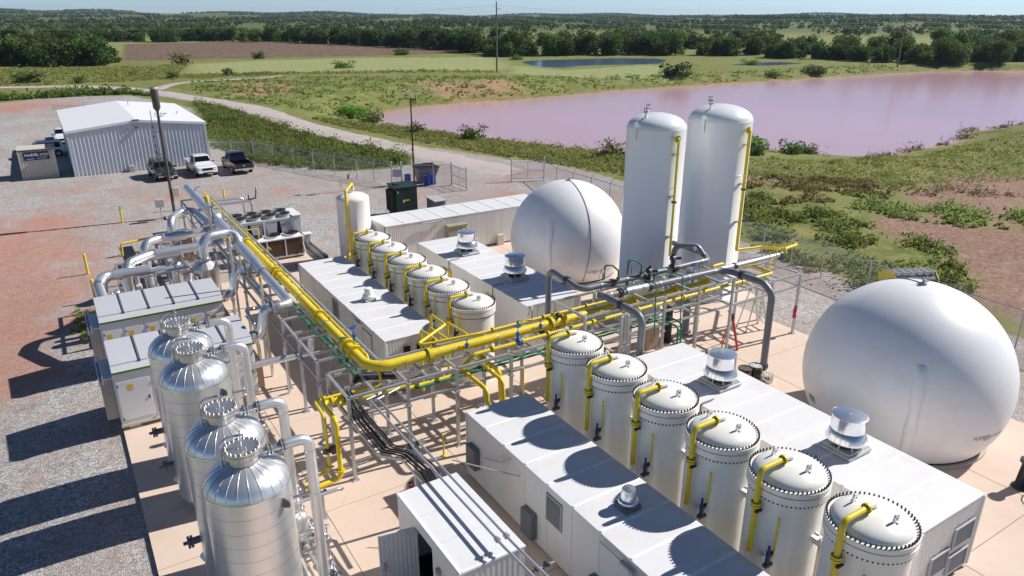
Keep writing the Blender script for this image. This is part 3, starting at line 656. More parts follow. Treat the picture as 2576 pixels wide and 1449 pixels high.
# ------------------------------------------------------------------ absorber tanks
def dome(R, h, n=9): return [(R*math.cos(math.pi/2*i/n), h*math.sin(math.pi/2*i/n)) for i in range(n+1)]
def absorber(x, y, zt, label, drop):
    t = thing('absorber_tank', label, 'tank', (x, y, 0), 'white bolted tanks with yellow outlet pipes')
    m = MB(); m.lathe([(.93, .0), (.93, zt-.34)], (x, y, 0), 48); part('shell', m, 'tank_cream', t)
    m = MB(); m.lathe([(.9, zt-.36), (1.0, zt-.34), (1.0, zt-.155), (.985, zt-.15)], (x, y, 0), 56, False); part('lower_flange', m, 'tank_cream', t)
    m = MB(); m.lathe([(.985, zt-.155), (.985, zt-.128)], (x, y, 0), 56); part('gasket', m, 'bolt_black', t)
    m = MB(); m.lathe([(.985, zt-.13), (1.0, zt-.128), (1.0, zt-.01), (.99, zt), (.86, zt)], (x, y, 0), 56, False); part('upper_flange', m, 'tank_cream', t)
    m = MB(); m.lathe([(r, zt-.002+z) for r, z in dome(.87, .30)], (x, y, 0), 48); lid = part('lid', m, 'tank_cream', t)
    m = MB()
    for i in range(58):
        a = 2*math.pi*i/58; bx, by = x+.955*math.cos(a), y+.955*math.sin(a)
        m.cyl((bx, by, zt-.02), (bx, by, zt+.075), .023, n=6); m.cyl((bx, by, zt-.41), (bx, by, zt-.34), .022, n=6)
    part('flange_bolts', m, 'bolt_black', t, kind='stuff')
    for dx, dy in ((.05, -.47), (-.05, .45)):
        m = MB(); a = x+dx; b = y+dy; zz = zt+.24
        m.extr([(a-.10, zz-.04), (a+.10, zz-.04), (a+.09, zz+.16), (a+.05, zz+.21), (a-.05, zz+.21), (a-.09, zz+.16)], 'y', b-.02, b+.02); m.box(a-.02, a+.02, b-.08, b+.08, zz-.04, zz+.03)
        l = part('lifting_lug', m, 'tank_cream', lid); h = MB(); h.cyl((a, b-.023, zz+.11), (a, b+.023, zz+.11), .028, n=8); part('eye', h, 'bolt_black', l)
    n0 = MB(); n0.tube([(x+.06, y+.05, zt+.22), (x+.06, y+.05, zt+.40), (x-.22, y+.05, zt+.40)], .065, bend=.13, n=12); part('nozzle', n0, 'tank_cream', lid)
    px = x-1.08; pz = zt+.40
    f = MB(); flange(f, (x-.25, y+.05, pz), (1, 0, 0), .12, .06); p = part('pipe_flange', f, 'yellow', t); b = MB(); bolts(b, (x-.25, y+.05, pz), (1, 0, 0), .095, 8, .014, .10); part('flange_bolts', b, 'bolt_black', p, kind='stuff')
    o = MB(); o.tube([(x-.28, y+.05, pz), (px, y+.05, pz), (px, y+.05, drop)], .07, bend=.17, n=12); op = part('outlet_pipe', o, 'yellow', t)
    zv = zt-.62; f = MB(); flange(f, (px, y+.05, zv), (0, 0, 1), .125, .05); flange(f, (px, y+.05, zv+.075), (0, 0, 1), .125, .05); part('valve_flange', f, 'yellow', op)
    b = MB(); bolts(b, (px, y+.05, zv+.04), (0, 0, 1), .10, 8, .014, .17); b.cyl((px, y+.05, zv-.05), (px+.22, y-.0, zv-.1), .03, n=8); b.box(px-.12, px+.10, y-.1, y-.02, zv-.12, zv-.08); part('valve', b, 'dark_steel', op)
    v = MB(); vx, vy, vz = x-.98-.12, y-.55, drop+.05
    v.tube([(vx-.05, vy, vz-.05), (vx+.12, vy-.0, vz+.2)], .03, n=8); v.tube([(vx+.10, vy, vz+.30), (vx+.16, vy, vz+.30), (vx+.16, vy, vz+1.25)], .03, bend=.05, n=8); rv = part('vent_pipe', v, 'yellow', t)
    b = MB(); b.cyl((vx-.05, vy, vz), (vx-.05, vy, vz+.3), .055, n=10); b.cyl((vx-.05, vy, vz+.3), (vx-.05, vy, vz+.52), .038, .03, n=10); b.cyl((vx-.05, vy, vz+.2), (vx+.1, vy, vz+.28), .05, n=8); part('relief_valve', b, 'navy_valve', rv)
    b = MB(); b.tube([(vx-.05, vy, vz), (vx+.3, vy+.3, vz+.1)], .018, n=6); b.box(vx-.15, vx+.1, vy-.06, vy+.06, vz-.08, vz-.0); part('valve_lever', b, 'dark_steel', rv)
    m = MB(); m.extr([(y-1.12, zt-1.6), (y-.90, zt-1.6), (y-.90, zt-1.25), (y-1.02, zt-1.25), (y-1.12, zt-1.4)], 'x', x+.05, x+.08); part('side_lug', m, 'tank_cream', t)
    m = MB(); m.box(x-.12, x+.1, y-1.1, y-.90, zt-.72-.6, zt-.72-.57); part('bracket', m, 'tank_cream', t); m = MB(); m.box(x-1.02, x-.88, y-.3, y-.2, drop-.1, drop+.02); part('bracket', m, 'tank_cream', t)
    return t
ordn = ['nearest the corner of the pipe rack', 'second', 'third', 'fourth', 'fifth', 'sixth']
for i, y in enumerate((18.2, 15.97, 13.72, 11.49, 9.30, 7.07)):
    lab = ('tall white tank of the front row, farthest from the camera, next to the yellow pipe', 'tall white tank, second from the yellow pipe in the front row', 'tall white tank, third from the yellow pipe in the front row',
           'tall white tank, third from the camera end of the front row', 'tall white tank, second from the camera end of the front row', 'tall white tank nearest the camera at the lower right')[i]
    if i == 0: T0 = absorber(14.03, y, 4.33, lab, 2.35)
    else: copy_tree(T0, (14.03, y, 0), lab)
for i, y in enumerate((36.35, 34.12, 31.9, 29.65, 27.45, 25.2)):
    lab = ('short white tank of the back row, farthest, beside the plain white vessel', 'short white tank, second from the far end of the back row', 'short white tank, third from the far end of the back row',
           'short white tank, third from the near end of the back row', 'short white tank, second from the near end of the back row', 'short white tank of the back row, nearest, behind the big yellow pipe')[i]
    if i == 0: K0 = absorber(13.87, y, 3.5, lab, 2.25)
    else: copy_tree(K0, (13.87, y, 0), lab)

# ------------------------------------------------------------------ roof fans
def roof_fan(x, y, z, label):
    t = thing('roof_fan', label, 'roof fan', (x, y, z), 'spun aluminium roof fans')
    m = MB(); m.box(x-.55, x+.55, y-.55, y+.55, z+.024, z+.14, c=.02); m.box(x-.48, x+.48, y-.48, y+.48, z+.14, z+.20); part('curb', m, 'galvanised', t)
    m = MB(); m.lathe([(.36, z+.2), (.36, z+.42)], (x, y, 0), 24); part('throat', m, 'inside_dark', t)
    for a in range(8):
        c, s = math.cos(a*math.pi/4+.2), math.sin(a*math.pi/4+.2); q = MB(); q.bar((x+.50*c, y+.50*s, z+.16), (x+.44*c, y+.44*s, z+.46), .03); part('strut', q, 'galvanised', t)
    m = MB(); m.lathe([(.40, z+.38), (.60, z+.40), (.605, z+.44), (.50, z+.72), (.47, z+.74)], (x, y, 0), 40); part('skirt', m, 'spun_alu', t)
    m = MB(); m.lathe([(.47, z+.70), (.47, z+.77)], (x, y, 0), 40); part('gap', m, 'bolt_black', t)
    m = MB(); m.lathe([(.505, z+.76), (.505, z+1.18), (.515, z+1.19), (.515, z+1.21)], (x, y, 0), 40); part('hood', m, 'spun_alu', t)
    m = MB(); m.lathe([(.517, z+1.205), (.45, z+1.225), (.0, z+1.245)], (x, y, 0), 40); cp = part('cap', m, 'spun_alu', t)
    m = MB(); m.box(x-.09, x+.09, y-.02, y+.02, z+1.235, z+1.25); part('nameplate', m, 'print_grey', cp)
    return t
f0 = roof_fan(18.75, 15.75, 2.5, 'silver drum-shaped roof fan on the front right building, next to the black barrels')
copy_tree(f0, (18.8, 10.75, 2.5), 'large silver drum-shaped roof fan nearest the camera, beside the near gas dome')
copy_tree(f0, (18.45, 34.0, 2.5), 'silver drum-shaped roof fan farthest away, on the sunlit roof behind')
copy_tree(f0, (18.5, 29.1, 2.5), 'silver drum-shaped roof fan standing in the blue roof shadow near the far gas dome')
def small_vent(x, y, z, label, m1, m2):
    t = thing('roof_vent', label, 'roof vent', (x, y, z), 'small roof vents')
    m = MB(); m.box(x-.27, x+.27, y-.27, y+.27, z, z+.12, c=.02); part('curb', m, m2, t)
    m = MB(); m.lathe([(.2, .1), (.26, .12), (.28, .2), (.27, .27), (.2, .29)], (x, y, z), 28); part('skirt', m, m1, t)
    m = MB(); m.lathe([(.205, .28), (.185, .58), (.17, .60)], (x, y, z), 28); m.lathe([(.175, .598), (.0, .63)], (x, y, z), 28); part('hood', m, m1, t)
small_vent(11.35, 12.15, 2.5, 'small silver roof vent on black base on the front left container', 'spun_alu', 'grey_box')
small_vent(11.15, 30.2, 2.5, 'small white roof vent on the back left container', 'seam_white', 'galvanised')

# ------------------------------------------------------------------ gas domes
def gas_dome(cx, cy, cz, R, label, texts, seam_az, win_az):
    t = thing('gas_dome', label, 'gas dome', (cx, cy, 0), 'white spherical gas holders')
    m = MB(); z0 = .12; a0 = math.asin((z0-cz)/R); n = 40
    m.lathe([(R*math.cos(a0+(math.pi/2-a0)*i/n), cz+R*math.sin(a0+(math.pi/2-a0)*i/n)) for i in range(n+1)], (cx, cy, 0), 96); part('membrane', m, 'membrane', t)
    rb = R*math.cos(a0); m = MB(); m.lathe([(rb+.16, .0), (rb+.16, .1), (rb+.0, .1)], (cx, cy, 0), 72, False); part('base_ring', m, 'concrete_light', t)
    m = MB(); m.lathe([(rb+.03, .1), (rb+.03, .18), (rb-.02, .18)], (cx, cy, 0), 72); part('clamp_rail', m, 'bolt_black', t)
    m = MB(); pts = []
    for i in range(41):
        e = a0+.05+(math.pi/2-a0-.08)*i/40; a = seam_az+.05*math.sin(e*2); pts.append((cx+(R+.012)*math.cos(e)*math.cos(a), cy+(R+.012)*math.cos(e)*math.sin(a), cz+(R+.012)*math.sin(e)))
    m.tube(pts, .018, bend=.0001, n=6, na=1); part('seam_rope', m, 'dark_steel', t)
    m = MB(); m.lathe([(.13, R-.01), (.13, R+.06), (.05, R+.07), (.05, R+.17), (.08, R+.18), (.0, R+.2)], (cx, cy, cz), 16); m.cyl((cx, cy, cz+R+.1), (cx+.18, cy-.1, cz+R+.13), .025, n=8); m.cyl((cx, cy, cz+R+.06), (cx-.22, cy+.12, cz+R+.04), .02, n=6); part('top_fitting', m, 'light_grey', t)
    # inflated duct sleeve running down the side
    V, F = [], []; nn, mm = 26, 10
    for i in range(nn+1):
        e = -.62+(.52+.62)*i/nn; 
        for j in range(mm+1):
            s = -1+2*j/mm; hw = .20+.02*math.sin(i*.7); h = .13*math.sqrt(max(0, 1-s*s))*min(1, (nn-i)/2.0+.25)*min(1, i/2.+.2)-.015
            if s in (-1, 1): h = -.03
            a = win_az+s*hw/(R*math.cos(e)); r = R+h; V.append((cx+r*math.cos(e)*math.cos(a), cy+r*math.cos(e)*math.sin(a), cz+r*math.sin(e)))
    for i in range(nn):
        for j in range(mm): q = i*(mm+1)+j; F.append((q, q+1, q+mm+2, q+mm+1))
    m = MB(); m.add(V, F, True); part('inflated_sleeve', m, 'membrane', t)
    for txt, size, az, el, rot, mt in texts:
        V, F = text_mesh(txt, size, bold=size*.01); m = MB(); vs = []
        for x, y, z in V:
            x, y = x*math.cos(rot)-y*math.sin(rot), x*math.sin(rot)+y*math.cos(rot)
            e = el+y/R; a = az+x/(R*math.cos(el)); r = R+.008; vs.append((cx+r*math.cos(e)*math.cos(a), cy+r*math.cos(e)*math.sin(a), cz+r*math.sin(e)))
        m.add(vs, F); part('printed_logo', m, mt, t)
        if txt == 'SOLUTIONS':
            m = MB(); m.lathe([(.10, 0), (.13, 0)], (0, 0, 0), 24, False, a0=.5, a1=5.6); vs = [(q[0]*1.25, q[1], 0) for q in m.v]; m2 = MB(); az2 = az-.36/(R*math.cos(el))
            m2.add([(cx+r*math.cos(el+y/R)*math.cos(az2+x/(R*math.cos(el))), cy+r*math.cos(el+y/R)*math.sin(az2+x/(R*math.cos(el))), cz+r*math.sin(el+y/R)) for x, y, z in vs], m.f); part('printed_logo', m2, mt, t)
    return t
TX = [('FLEX', .20, -1.78, -.355, 0, 'print_grey'), ('SOLUTIONS', .17, -1.57, -.37, 0, 'print_grey')]
gas_dome(25.77, 34.5, 2.15, 3.5, 'far white gas dome standing behind the tall twin tanks', TX, -1.84, -2.52)
gas_dome(25.82, 12.99, 2.18, 3.61, 'near white gas dome at the right edge, close to the camera', [('FLEX', .22, -1.85, -.205, 0, 'print_grey'), ('SOLUTIONS', .19, -1.64, -.22, 0, 'print_grey'), ('m', .62, 2.66, -.25, 0, 'print_dark')], 1.2, -2.53)

# ------------------------------------------------------------------ tall storage tanks
def tall_tank(x, y, R, zt, label, paz, zpipe):
    t = thing('storage_tank', label, 'storage tank', (x, y, 0), 'tall white storage tanks')
    m = MB(); m.lathe([(R+.12, 0), (R+.12, .06), (R, .06), (R, zt)], (x, y, 0), 72); part('shell', m, 'tank_white', t)
    m = MB(); m.lathe([(r, zt+z) for r, z in dome(R, R*.48, 12)], (x, y, 0), 72); part('dome', m, 'tank_white', t)
    for z in (zt, zt*.72, zt*.46, zt*.2):
        m = MB(); m.lathe([(R-.01, z-.012), (R+.008, z-.008), (R+.008, z+.008), (R-.01, z+.012)], (x, y, 0), 72); part('weld_seam', m, 'tank_white', t)
    for a, rr in ((2.3, .62), (.4, .6)):
        qx, qy = x+R*rr*math.cos(a+1.0), y+R*rr*math.sin(a+1.0); zz = zt+R*.48*math.sqrt(1-rr*rr)
        m = MB(); m.cyl((qx, qy, zz-.05), (qx, qy, zz+.3), .06, n=12); m.cyl((qx, qy, zz+.3), (qx, qy, zz+.36), .11, n=12); n_ = part('top_nozzle', m, 'tank_white', t)
        m = MB(); bolts(m, (qx, qy, zz+.33), (0, 0, 1), .085, 4, .02, .24); part('studs', m, 'dark_steel', n_, kind='stuff')
    for a in (paz+1.75, paz-1.4):
        qx, qy = x+(R+.05)*math.cos(a), y+(R+.05)*math.sin(a); m = MB(); m.box(qx-.03, qx+.03, qy-.09, qy+.09, zt-.5, zt+.35, c=.01, rz=a); part('lifting_lug', m, 'tank_white', t)
    ux, uy = math.cos(paz), math.sin(paz); px, py = x+(R+.22)*ux, y+(R+.22)*uy
    m = MB(); m.cyl((x+(R-.05)*ux, y+(R-.05)*uy, zt-.35), (x+(R+.18)*ux, y+(R+.18)*uy, zt-.35), .09, n=12); part('nozzle', m, 'tank_white', t)
    m = MB(); flange(m, (x+(R+.18)*ux, y+(R+.18)*uy, zt-.35), (ux, uy, 0), .17, .06); f = part('pipe_flange', m, 'yellow', t)
    b = MB(); bolts(b, (x+(R+.18)*ux, y+(R+.18)*uy, zt-.35), (ux, uy, 0), .13, 8, .018, .12); part('flange_bolts', b, 'bolt_black', f, kind='stuff')
    m = MB(); m.tube([(x+(R+.18)*ux, y+(R+.18)*uy, zt-.35), (px+.06*ux, py+.06*uy, zt-.35), (px+.06*ux, py+.06*uy, zpipe)], zpipe*.0+(.062 if R < 1.5 else .085), bend=.2, n=12); p = part('down_pipe', m, 'yellow', t)
    z = zt-1.1
    while z > zpipe+.8:
        m = MB(); tx, ty = -uy, ux
        m.add([(x+R*.99*ux+tx*.16, y+R*.99*uy+ty*.16, z), (x+R*.99*ux-tx*.16, y+R*.99*uy-ty*.16, z), (px-tx*.14+.05*ux, py-ty*.14+.05*uy, z), (px+tx*.14+.05*ux, py+ty*.14+.05*uy, z)], [(0, 1, 2, 3), (3, 2, 1, 0)])
        m.bar((px-tx*.16, py-ty*.16, z+.02), (px+tx*.16, py+ty*.16, z+.02), .05); part('pipe_bracket', m, 'tank_white', t); z -= 2.05
    m = MB(); flange(m, (px+.06*ux, py+.06*uy, zt-3.4), (0, 0, 1), .13, .09); part('valve', m, 'dark_steel', p)
    return t
tall_tank(25.4, 26.95, 1.46, 9.75, 'left one of two tall white tanks, slightly shorter, thin yellow pipe on its right', -1.66, 3.6)
V2 = tall_tank(30.2, 27.25, 1.66, 9.75, 'right one of two tall white tanks, slightly taller, thick yellow pipe on its right side', -1.52, 3.0)
def vessel0():
    x, y, R, zt = 15.5, 43.6, 1.04, 4.0; t = thing('white_vessel', 'plain white domed vessel with a yellow pipe arching over its top', 'storage tank', (x, y, 0))
    m = MB(); m.lathe([(R+.06, 0), (R+.06, .05), (R, .05), (R, zt)], (x, y, 0), 56); part('shell', m, 'tank_cream', t)
    m = MB(); m.lathe([(r, zt+z) for r, z in dome(R, .42, 10)], (x, y, 0), 56); part('dome', m, 'tank_cream', t)
    m = MB(); m.cyl((x+.05, y, zt+.38), (x+.05, y, zt+.62), .07, n=12); flange(m, (x+.05, y, zt+.62), (0, 0, 1), .13, .05); part('nozzle', m, 'tank_cream', t)
    m = MB(); m.tube([(x+.05, y, zt+.64), (x+.05, y, zt+1.0), (x-.55, y-.65, zt+.75), (x-.72, y-.85, zt+.72), (x-.72, y-.85, .75), (x-.95, y-1.3, .75), (x-.95, y-1.3, .5)], .085, bend=.22, n=12); m.tube([(x-.8, y-.95, .6), (x-2.6, y-1.9, .6)], .08, n=10); p = part('arched_pipe', m, 'yellow', t)
    m = MB(); m.tube([(x-.75, y-.2, zt+.8), (x-.75, y-.2, zt+1.35)], .03, n=8); m.tube([(x-.2, y-.25, zt+.95), (x-.2, y-.25, zt+1.5), (x-.05, y-.25, zt+1.75)], .03, n=8); part('vent_pipe', m, 'yellow', p)
    m = MB(); m.cyl((x-.25, y-.25, zt+1.35), (x-.25, y-.25, zt+1.65), .07, .03, n=10); part('relief_valve', m, 'navy_valve', p)
    m = MB(); m.box(x-.85, x-.45, y-.8, y-.7, 2.3, 2.36); part('bracket', m, 'tank_cream', t)
vessel0()

# ------------------------------------------------------------------ insulated silver vessels
def silver_vessel(x, y, label):
    t = thing('insulated_vessel', label, 'pressure vessel', (x, y, 0), 'aluminium clad pressure vessels'); R = 1.0
    bands = [.55+.395*i for i in range(11)]
    for i in range(10):
        m = MB(); z0, z1 = bands[i], bands[i+1]; m.lathe([(R, z0+.004), (R, z1-.004)], (x, y, 0), 72); part('cladding_band', m, 'aluminium', t)
        s = MB(); s.lathe([(R-.006, z1-.006), (R-.006, z1+.006)], (x, y, 0), 72); part('band_joint', s, 'dark_steel', t)
    m = MB(); m.lathe([(.5, .15), (.85, .3), (.98, .55)], (x, y, 0), 48); part('bottom_head', m, 'aluminium', t)
    for a in range(4):
        c, s = math.cos(a*math.pi/2+.78), math.sin(a*math.pi/2+.78); q = MB(); q.box(x+.8*c-.08, x+.8*c+.08, y+.8*s-.08, y+.8*s+.08, 0, .7); part('leg', q, 'stainless', t)
    ng = 22; prof = [(R*math.cos(math.pi/2*i/8), 4.5+.62*math.sin(math.pi/2*i/8)) for i in range(7)]+[(.36, 5.09)]
    for k in range(ng):
        m = MB(); a0, a1 = 2*math.pi*k/ng, 2*math.pi*(k+1)/ng
        m.lathe([(r*1.001, z+(0.002 if k % 2 else 0)) for r, z in prof], (x, y, 0), 3, True, a0, a1); part('dome_gore', m, 'aluminium', t)
    m = MB()
    for k in range(ng):
        a = 2*math.pi*k/ng; pts = [(x+(r+.004)*math.cos(a), y+(r+.004)*math.sin(a), z+.008) for r, z in prof]; m.tube(pts, .0055, bend=.0001, n=4, na=1, caps=False)
    part('gore_seams', m, 'aluminium', t, kind='stuff')
    m = MB(); m.lathe([(1.012, 4.47), (1.018, 4.5), (1.006, 4.53)], (x, y, 0), 64); part('rim_band', m, 'spun_alu', t)
    m = MB(); m.lathe([(.345, 4.98), (.345, 5.36)], (x, y, 0), 40); part('neck', m, 'stainless', t)
    m = MB(); m.lathe([(.34, 5.33), (.43, 5.335), (.43, 5.40), (.36, 5.405)], (x, y, 0), 40, False); part('neck_flange', m, 'stainless', t)
    m = MB(); m.lathe([(.36, 5.41), (.43, 5.415), (.43, 5.475), (.0, 5.478)], (x, y, 0), 40, False); lid = part('manhole_lid', m, 'stainless', t)
    b = MB(); b.cyl((0, 0, -.20), (0, 0, .05), .022, n=6); b.cyl((0, 0, .0), (0, 0, .035), .034, n=6); bm = mesh_of('bolt', b, 'stainless')
    for k in range(20):
        a = 2*math.pi*k/20; part_at('bolt', bm, t, (x+.385*math.cos(a), y+.385*math.sin(a), 5.475))
    m = MB(); m.tube([(x-.47, y+.08, 4.95), (x-.47, y+.08, 5.62), (x-.3, y+.06, 5.78), (x+.08, y, 5.78)], .032, bend=.2, n=10); m.cyl((x, y, 5.66), (x, y, 5.9), .02, n=8); part('davit_arm', m, 'stainless', t)
    m = MB()
    for k in range(6):
        z = 5.66-k*.032; m.tube([(x-.02, y-.01*(k % 2), z), (x+.02, y+.01*(k % 2), z-.02), (x-.02, y, z-.035)], .009, n=5)
    m.tube([(x-.1, y-.06, 5.48), (x-.1, y-.06, 5.53), (x+.06, y-.16, 5.53), (x+.06, y-.16, 5.48)], .012, bend=.02, n=6); part('chain_and_handle', m, 'stainless', lid)
    # side nozzle, valve, elbowed riser
    m = MB(); m.cyl((x+.33, y, 5.2), (x+.68, y, 5.2), .075, n=12); m.cyl((x+.60, y, 5.2), (x+.88, y, 5.2), .07, .10, n=12); part('side_nozzle', m, 'stainless', t)
    m = MB()
    for q, r in ((.58, .15), (.66, .13), (.90, .16), (.97, .15)): flange(m, (x+q, y, 5.2), (1, 0, 0), r, .035, 16)
    v = part('butterfly_valve', m, 'stainless', t, kind='stuff'); b = MB(); bolts(b, (x+.62, y, 5.2), (1, 0, 0), .115, 8, .014, .16); bolts(b, (x+.935, y, 5.2), (1, 0, 0), .125, 8, .014, .16); part('studs', b, 'dark_steel', v, kind='stuff')
    m = MB(); m.tube([(x+.99, y, 5.2), (x+1.57, y, 5.2), (x+1.57, y, .75)], .135, bend=.24, n=20, na=4); rp = part('riser_pipe', m, 'aluminium', t)
    for z in (4.85, 3.6, 2.2, 1.0):
        q = MB(); q.lathe([(.138, z-.02), (.146, z), (.138, z+.02)], (x+1.57, y, 0), 20); part('seam_band', q, 'spun_alu', rp)
    m = MB(); m.cyl((x+1.57, y, .15), (x+1.57, y, .75), .09, n=12); flange(m, (x+1.57, y, .72), (0, 0, 1), .19, .05); flange(m, (x+1.57, y, .62), (0, 0, 1), .17, .05); flange(m, (x+1.57, y, .2), (0, 0, 1), .2, .06); part('foot_valve', m, 'stainless', rp)
    m = MB(); m.bar((x+.98, y, 3.62), (x+1.45, y, 3.62), .06, .05); m.bar((x+.95, y, 1.9), (x+1.45, y, 1.9), .06, .05); part('pipe_bracket', m, 'galvanised', rp)
    m = MB(); c, s = math.cos(-.35), math.sin(-.35); M = Matrix.Translation((x, y, 0)) @ Matrix.Rotation(-.9, 4, 'Z')
    q = MB(); q.extr([(-.04, 4.0), (.16, 4.05), (.2, 4.14), (.16, 4.24), (-.04, 4.3)], 'y', -.02, .02); m.add([tuple(M @ Vector((p[0]+1.0, p[1], p[2]))) for p in q.v], q.f); lg = part('lifting_lug', m, 'grey_box', t)
    # lower nozzles on the far left side
    m = MB(); m.cyl((x-.9, y+.25, 1.55), (x-1.25, y+.25, 1.55), .10, n=12); flange(m, (x-1.2, y+.25, 1.55), (1, 0, 0), .17, .06); flange(m, (x-1.28, y+.25, 1.55), (1, 0, 0), .17, .06); m.cyl((x-1.3, y+.25, 1.55), (x-1.42, y+.25, 1.55), .05, n=8)
    part('drain_nozzle', m, 'grey_box', t)
    m = MB(); m.lathe([(.0, .0), (.2, .03), (.24, .12), (.0, .13)], (x-.85, y+.1, .95), 14); part('hand_hole', m, 'aluminium', t)
    return t
s0 = silver_vessel(2.38, 24.55, 'silver clad vessel in the back of the group, partly behind another silver vessel')
copy_tree(s0, (2.38, 22.2, 0), 'silver clad vessel, second from the white enclosures')
copy_tree(s0, (2.4, 18.0, 0), 'silver clad vessel, second from the camera')
copy_tree(s0, (2.44, 15.8, 0), 'silver clad vessel nearest the camera at the bottom left')
def pump_skid(x, y, label):
    t = thing('valve_skid', label, 'pipe skid', (x, y, 0), 'valve skids between the silver vessels')
    for dx, z in ((0, .35), (.3, .6), (-.35, .45)):
        m = MB(); m.tube([(x+dx, y-2.2, z), (x+dx, y+2.2, z)], .10 if dx == 0 else .06, n=12); p = part('header_pipe', m, 'aluminium', t)
        for k in range(-2, 3):
            q = MB(); flange(q, (x+dx, y+k*.9, z), (0, 1, 0), .15 if dx == 0 else .1, .05); part('pipe_flange', q, 'stainless', p)
    for k, dy in enumerate((-1.5, -.9, -.2, .4, 1.0, 1.6)):
        m = MB(); h = 1.0+.35*((k*7) % 4); m.tube([(x+.1*(k % 2), y+dy, .4), (x+.1*(k % 2), y+dy, h), (x-.45, y+dy, h)], .045, bend=.1, n=10)
        flange(m, (x+.1*(k % 2), y+dy, h*.6), (0, 0, 1), .10, .08); flange(m, (x+.1*(k % 2), y+dy, h*.45), (0, 0, 1), .10, .05); b = part('branch_pipe', m, 'stainless', t)
        q = MB(); q.cyl((x+.1*(k % 2), y+dy, h), (x+.1*(k % 2), y+dy, h+.25), .02, n=6); q.lathe([(.08, .2), (.1, .22), (.08, .24)], (x+.1*(k % 2), y+dy, h), 12); q.box(x+.05, x+.2, y+dy-.06, y+dy+.06, h-.3, h-.15); part('valve_actuator', q, ('dark_steel', 'galvanised', 'stainless')[k % 3], b)
    m = MB(); m.lathe([(.0, .0), (.16, .06), (.2, .2), (.2, .7), (.16, .84), (0, .9)], (x-.2, y+.55, 1.0), 20); part('pressure_bulb', m, 'aluminium', t)
    for dy in (-2, -.7, .7, 2):
        m = MB(); m.bar((x-.5, y+dy, .22), (x+.45, y+dy, .22), .08, .08); m.bar((x-.45, y+dy, 0), (x-.45, y+dy, .2), .07); m.bar((x+.4, y+dy, 0), (x+.4, y+dy, .2), .07); part('skid_support', m, 'galvanised', t)
pump_skid(4.15, 16.9, 'valve and pipe skid between the two silver vessels nearest the camera'); pump_skid(4.2, 23.3, 'valve and pipe skid beside the two silver vessels at the back')
t = thing('insulated_tube', 'short silver horizontal pipe at the feet of the nearest silver vessel', 'pipe', (4.6, 15.2, .3))
m = MB(); m.tube([(4.25, 15.9, .4), (4.9, 14.2, .35)], .14, n=18); part('pipe_run', m, 'aluminium', t); m = MB(); flange(m, (4.92, 14.15, .35), (.36, -.93, 0), .2, .08); part('end_flange', m, 'dark_steel', t)

# ------------------------------------------------------------------ white enclosures with the green stripe
def enclosure(y0, label, nd):
    x0, x1, y1 = .26, 5.4, y0+2.3; t = thing('machine_enclosure', label, 'enclosure', ((x0+x1)/2, (y0+y1)/2, 0), 'white machine enclosures with green stripe')
    m = MB(); m.box(x0, x1, y0+.02, y1, .22, 2.5, c=.02); part('body', m, 'box_white', t)
    for x in (.7, 2.8, 4.9): q = MB(); q.box(x-.2, x+.2, y0+.1, y1-.1, 0, .22); part('skid_foot', q, 'mini_tan', t)
    m = MB(); m.box(x0-.02, x1+.02, y0-.01, y0+.012, .16, .26); part('plinth', m, 'mini_tan', t)
    m = MB(); m.box(x0, x1, y0-.012, y0+.015, 2.40, 2.49); part('green_stripe', m, 'green_stripe', t)
    m = MB(); m.extr([(y0-.06, 2.505), (y0+.05, 2.72), (y1-.05, 2.84), (y1, 2.505)], 'x', x0+.02, x1-.02); part('roof_edge', m, 'box_white', t)
    n = 5
    for i in range(n):
        a0, a1 = x0+(x1-x0)*i/n, x0+(x1-x0)*(i+1)/n; q = MB(); q.extr([(y0+.07, 2.73), (y1+.02, 2.85), (y1+.02, 2.90), (y0+.10, 2.79), (y0+.07, 2.76)], 'x', a0+.02, a1-.02); part('roof_panel', q, 'box_roof', t)
        if i: q = MB(); q.extr([(y0+.04, 2.72), (y1+.02, 2.84), (y1+.02, 2.95), (y0+.04, 2.83)], 'x', a0-.03, a0+.03); part('roof_rib', q, 'grey_box', t)
    w = (x1-x0)/nd
    for i in range(nd):
        q = MB(); q.box(x0+w*i+.08, x0+w*(i+1)-.08, y0-.004, y0+.022, .45, 2.05, c=.003); d = part('door_panel', q, 'box_white', t)
        q = MB(); cx = x0+w*(i+.5)-.1; q.box(cx-.09, cx+.09, y0-.010, y0-.003, 1.72, 1.90); part('warning_sticker', q, 'warn_yellow', d)
        q = MB(); q.box(cx-.07, cx+.09, y0-.010, y0-.003, 1.64, 1.70); part('notice_sticker', q, 'light_grey', d)
        for zz, xx in ((2.0, .1), (.6, .1)):
            q = MB(); q.cyl((x0+w*i+.12, y0-.02, zz-.15), (x0+w*i+.12, y0-.02, zz-.05), .02, n=8); part('hinge', q, 'dark_steel', d)
        q = MB(); q.box(x0+w*(i+1)-.2, x0+w*(i+1)-.15, y0-.025, y0-.004, 1.15, 1.28); part('handle', q, 'black', d)
    # intake hood on the left end
    m = MB(); m.box(x0-.42, x0-.01, y0+.25, y1-.1, .5, 2.15); part('intake_hood', m, 'steel_shade', t)
    m = MB(); m.box(x0-.46, x0-.40, y0+.2, y1-.05, 1.95, 2.32); m.box(x0-.34, x0-.28, y0+.2, y1-.05, 2.0, 2.36); m.box(x0-.28, x0, y0+.25, y1-.1, 2.15, 2.2); part('hood_baffle', m, 'box_white', t)
    for i in range(4):
        q = MB(); q.box(x1+.02, x1+.30, y0+.2+i*.5, y0+.62+i*.5, .3, 1.5, c=.01); part('end_panel', q, 'copper_box', t)
    return t
enclosure(28.35, 'front white machine enclosure with green stripe, just behind the silver vessels', 4)
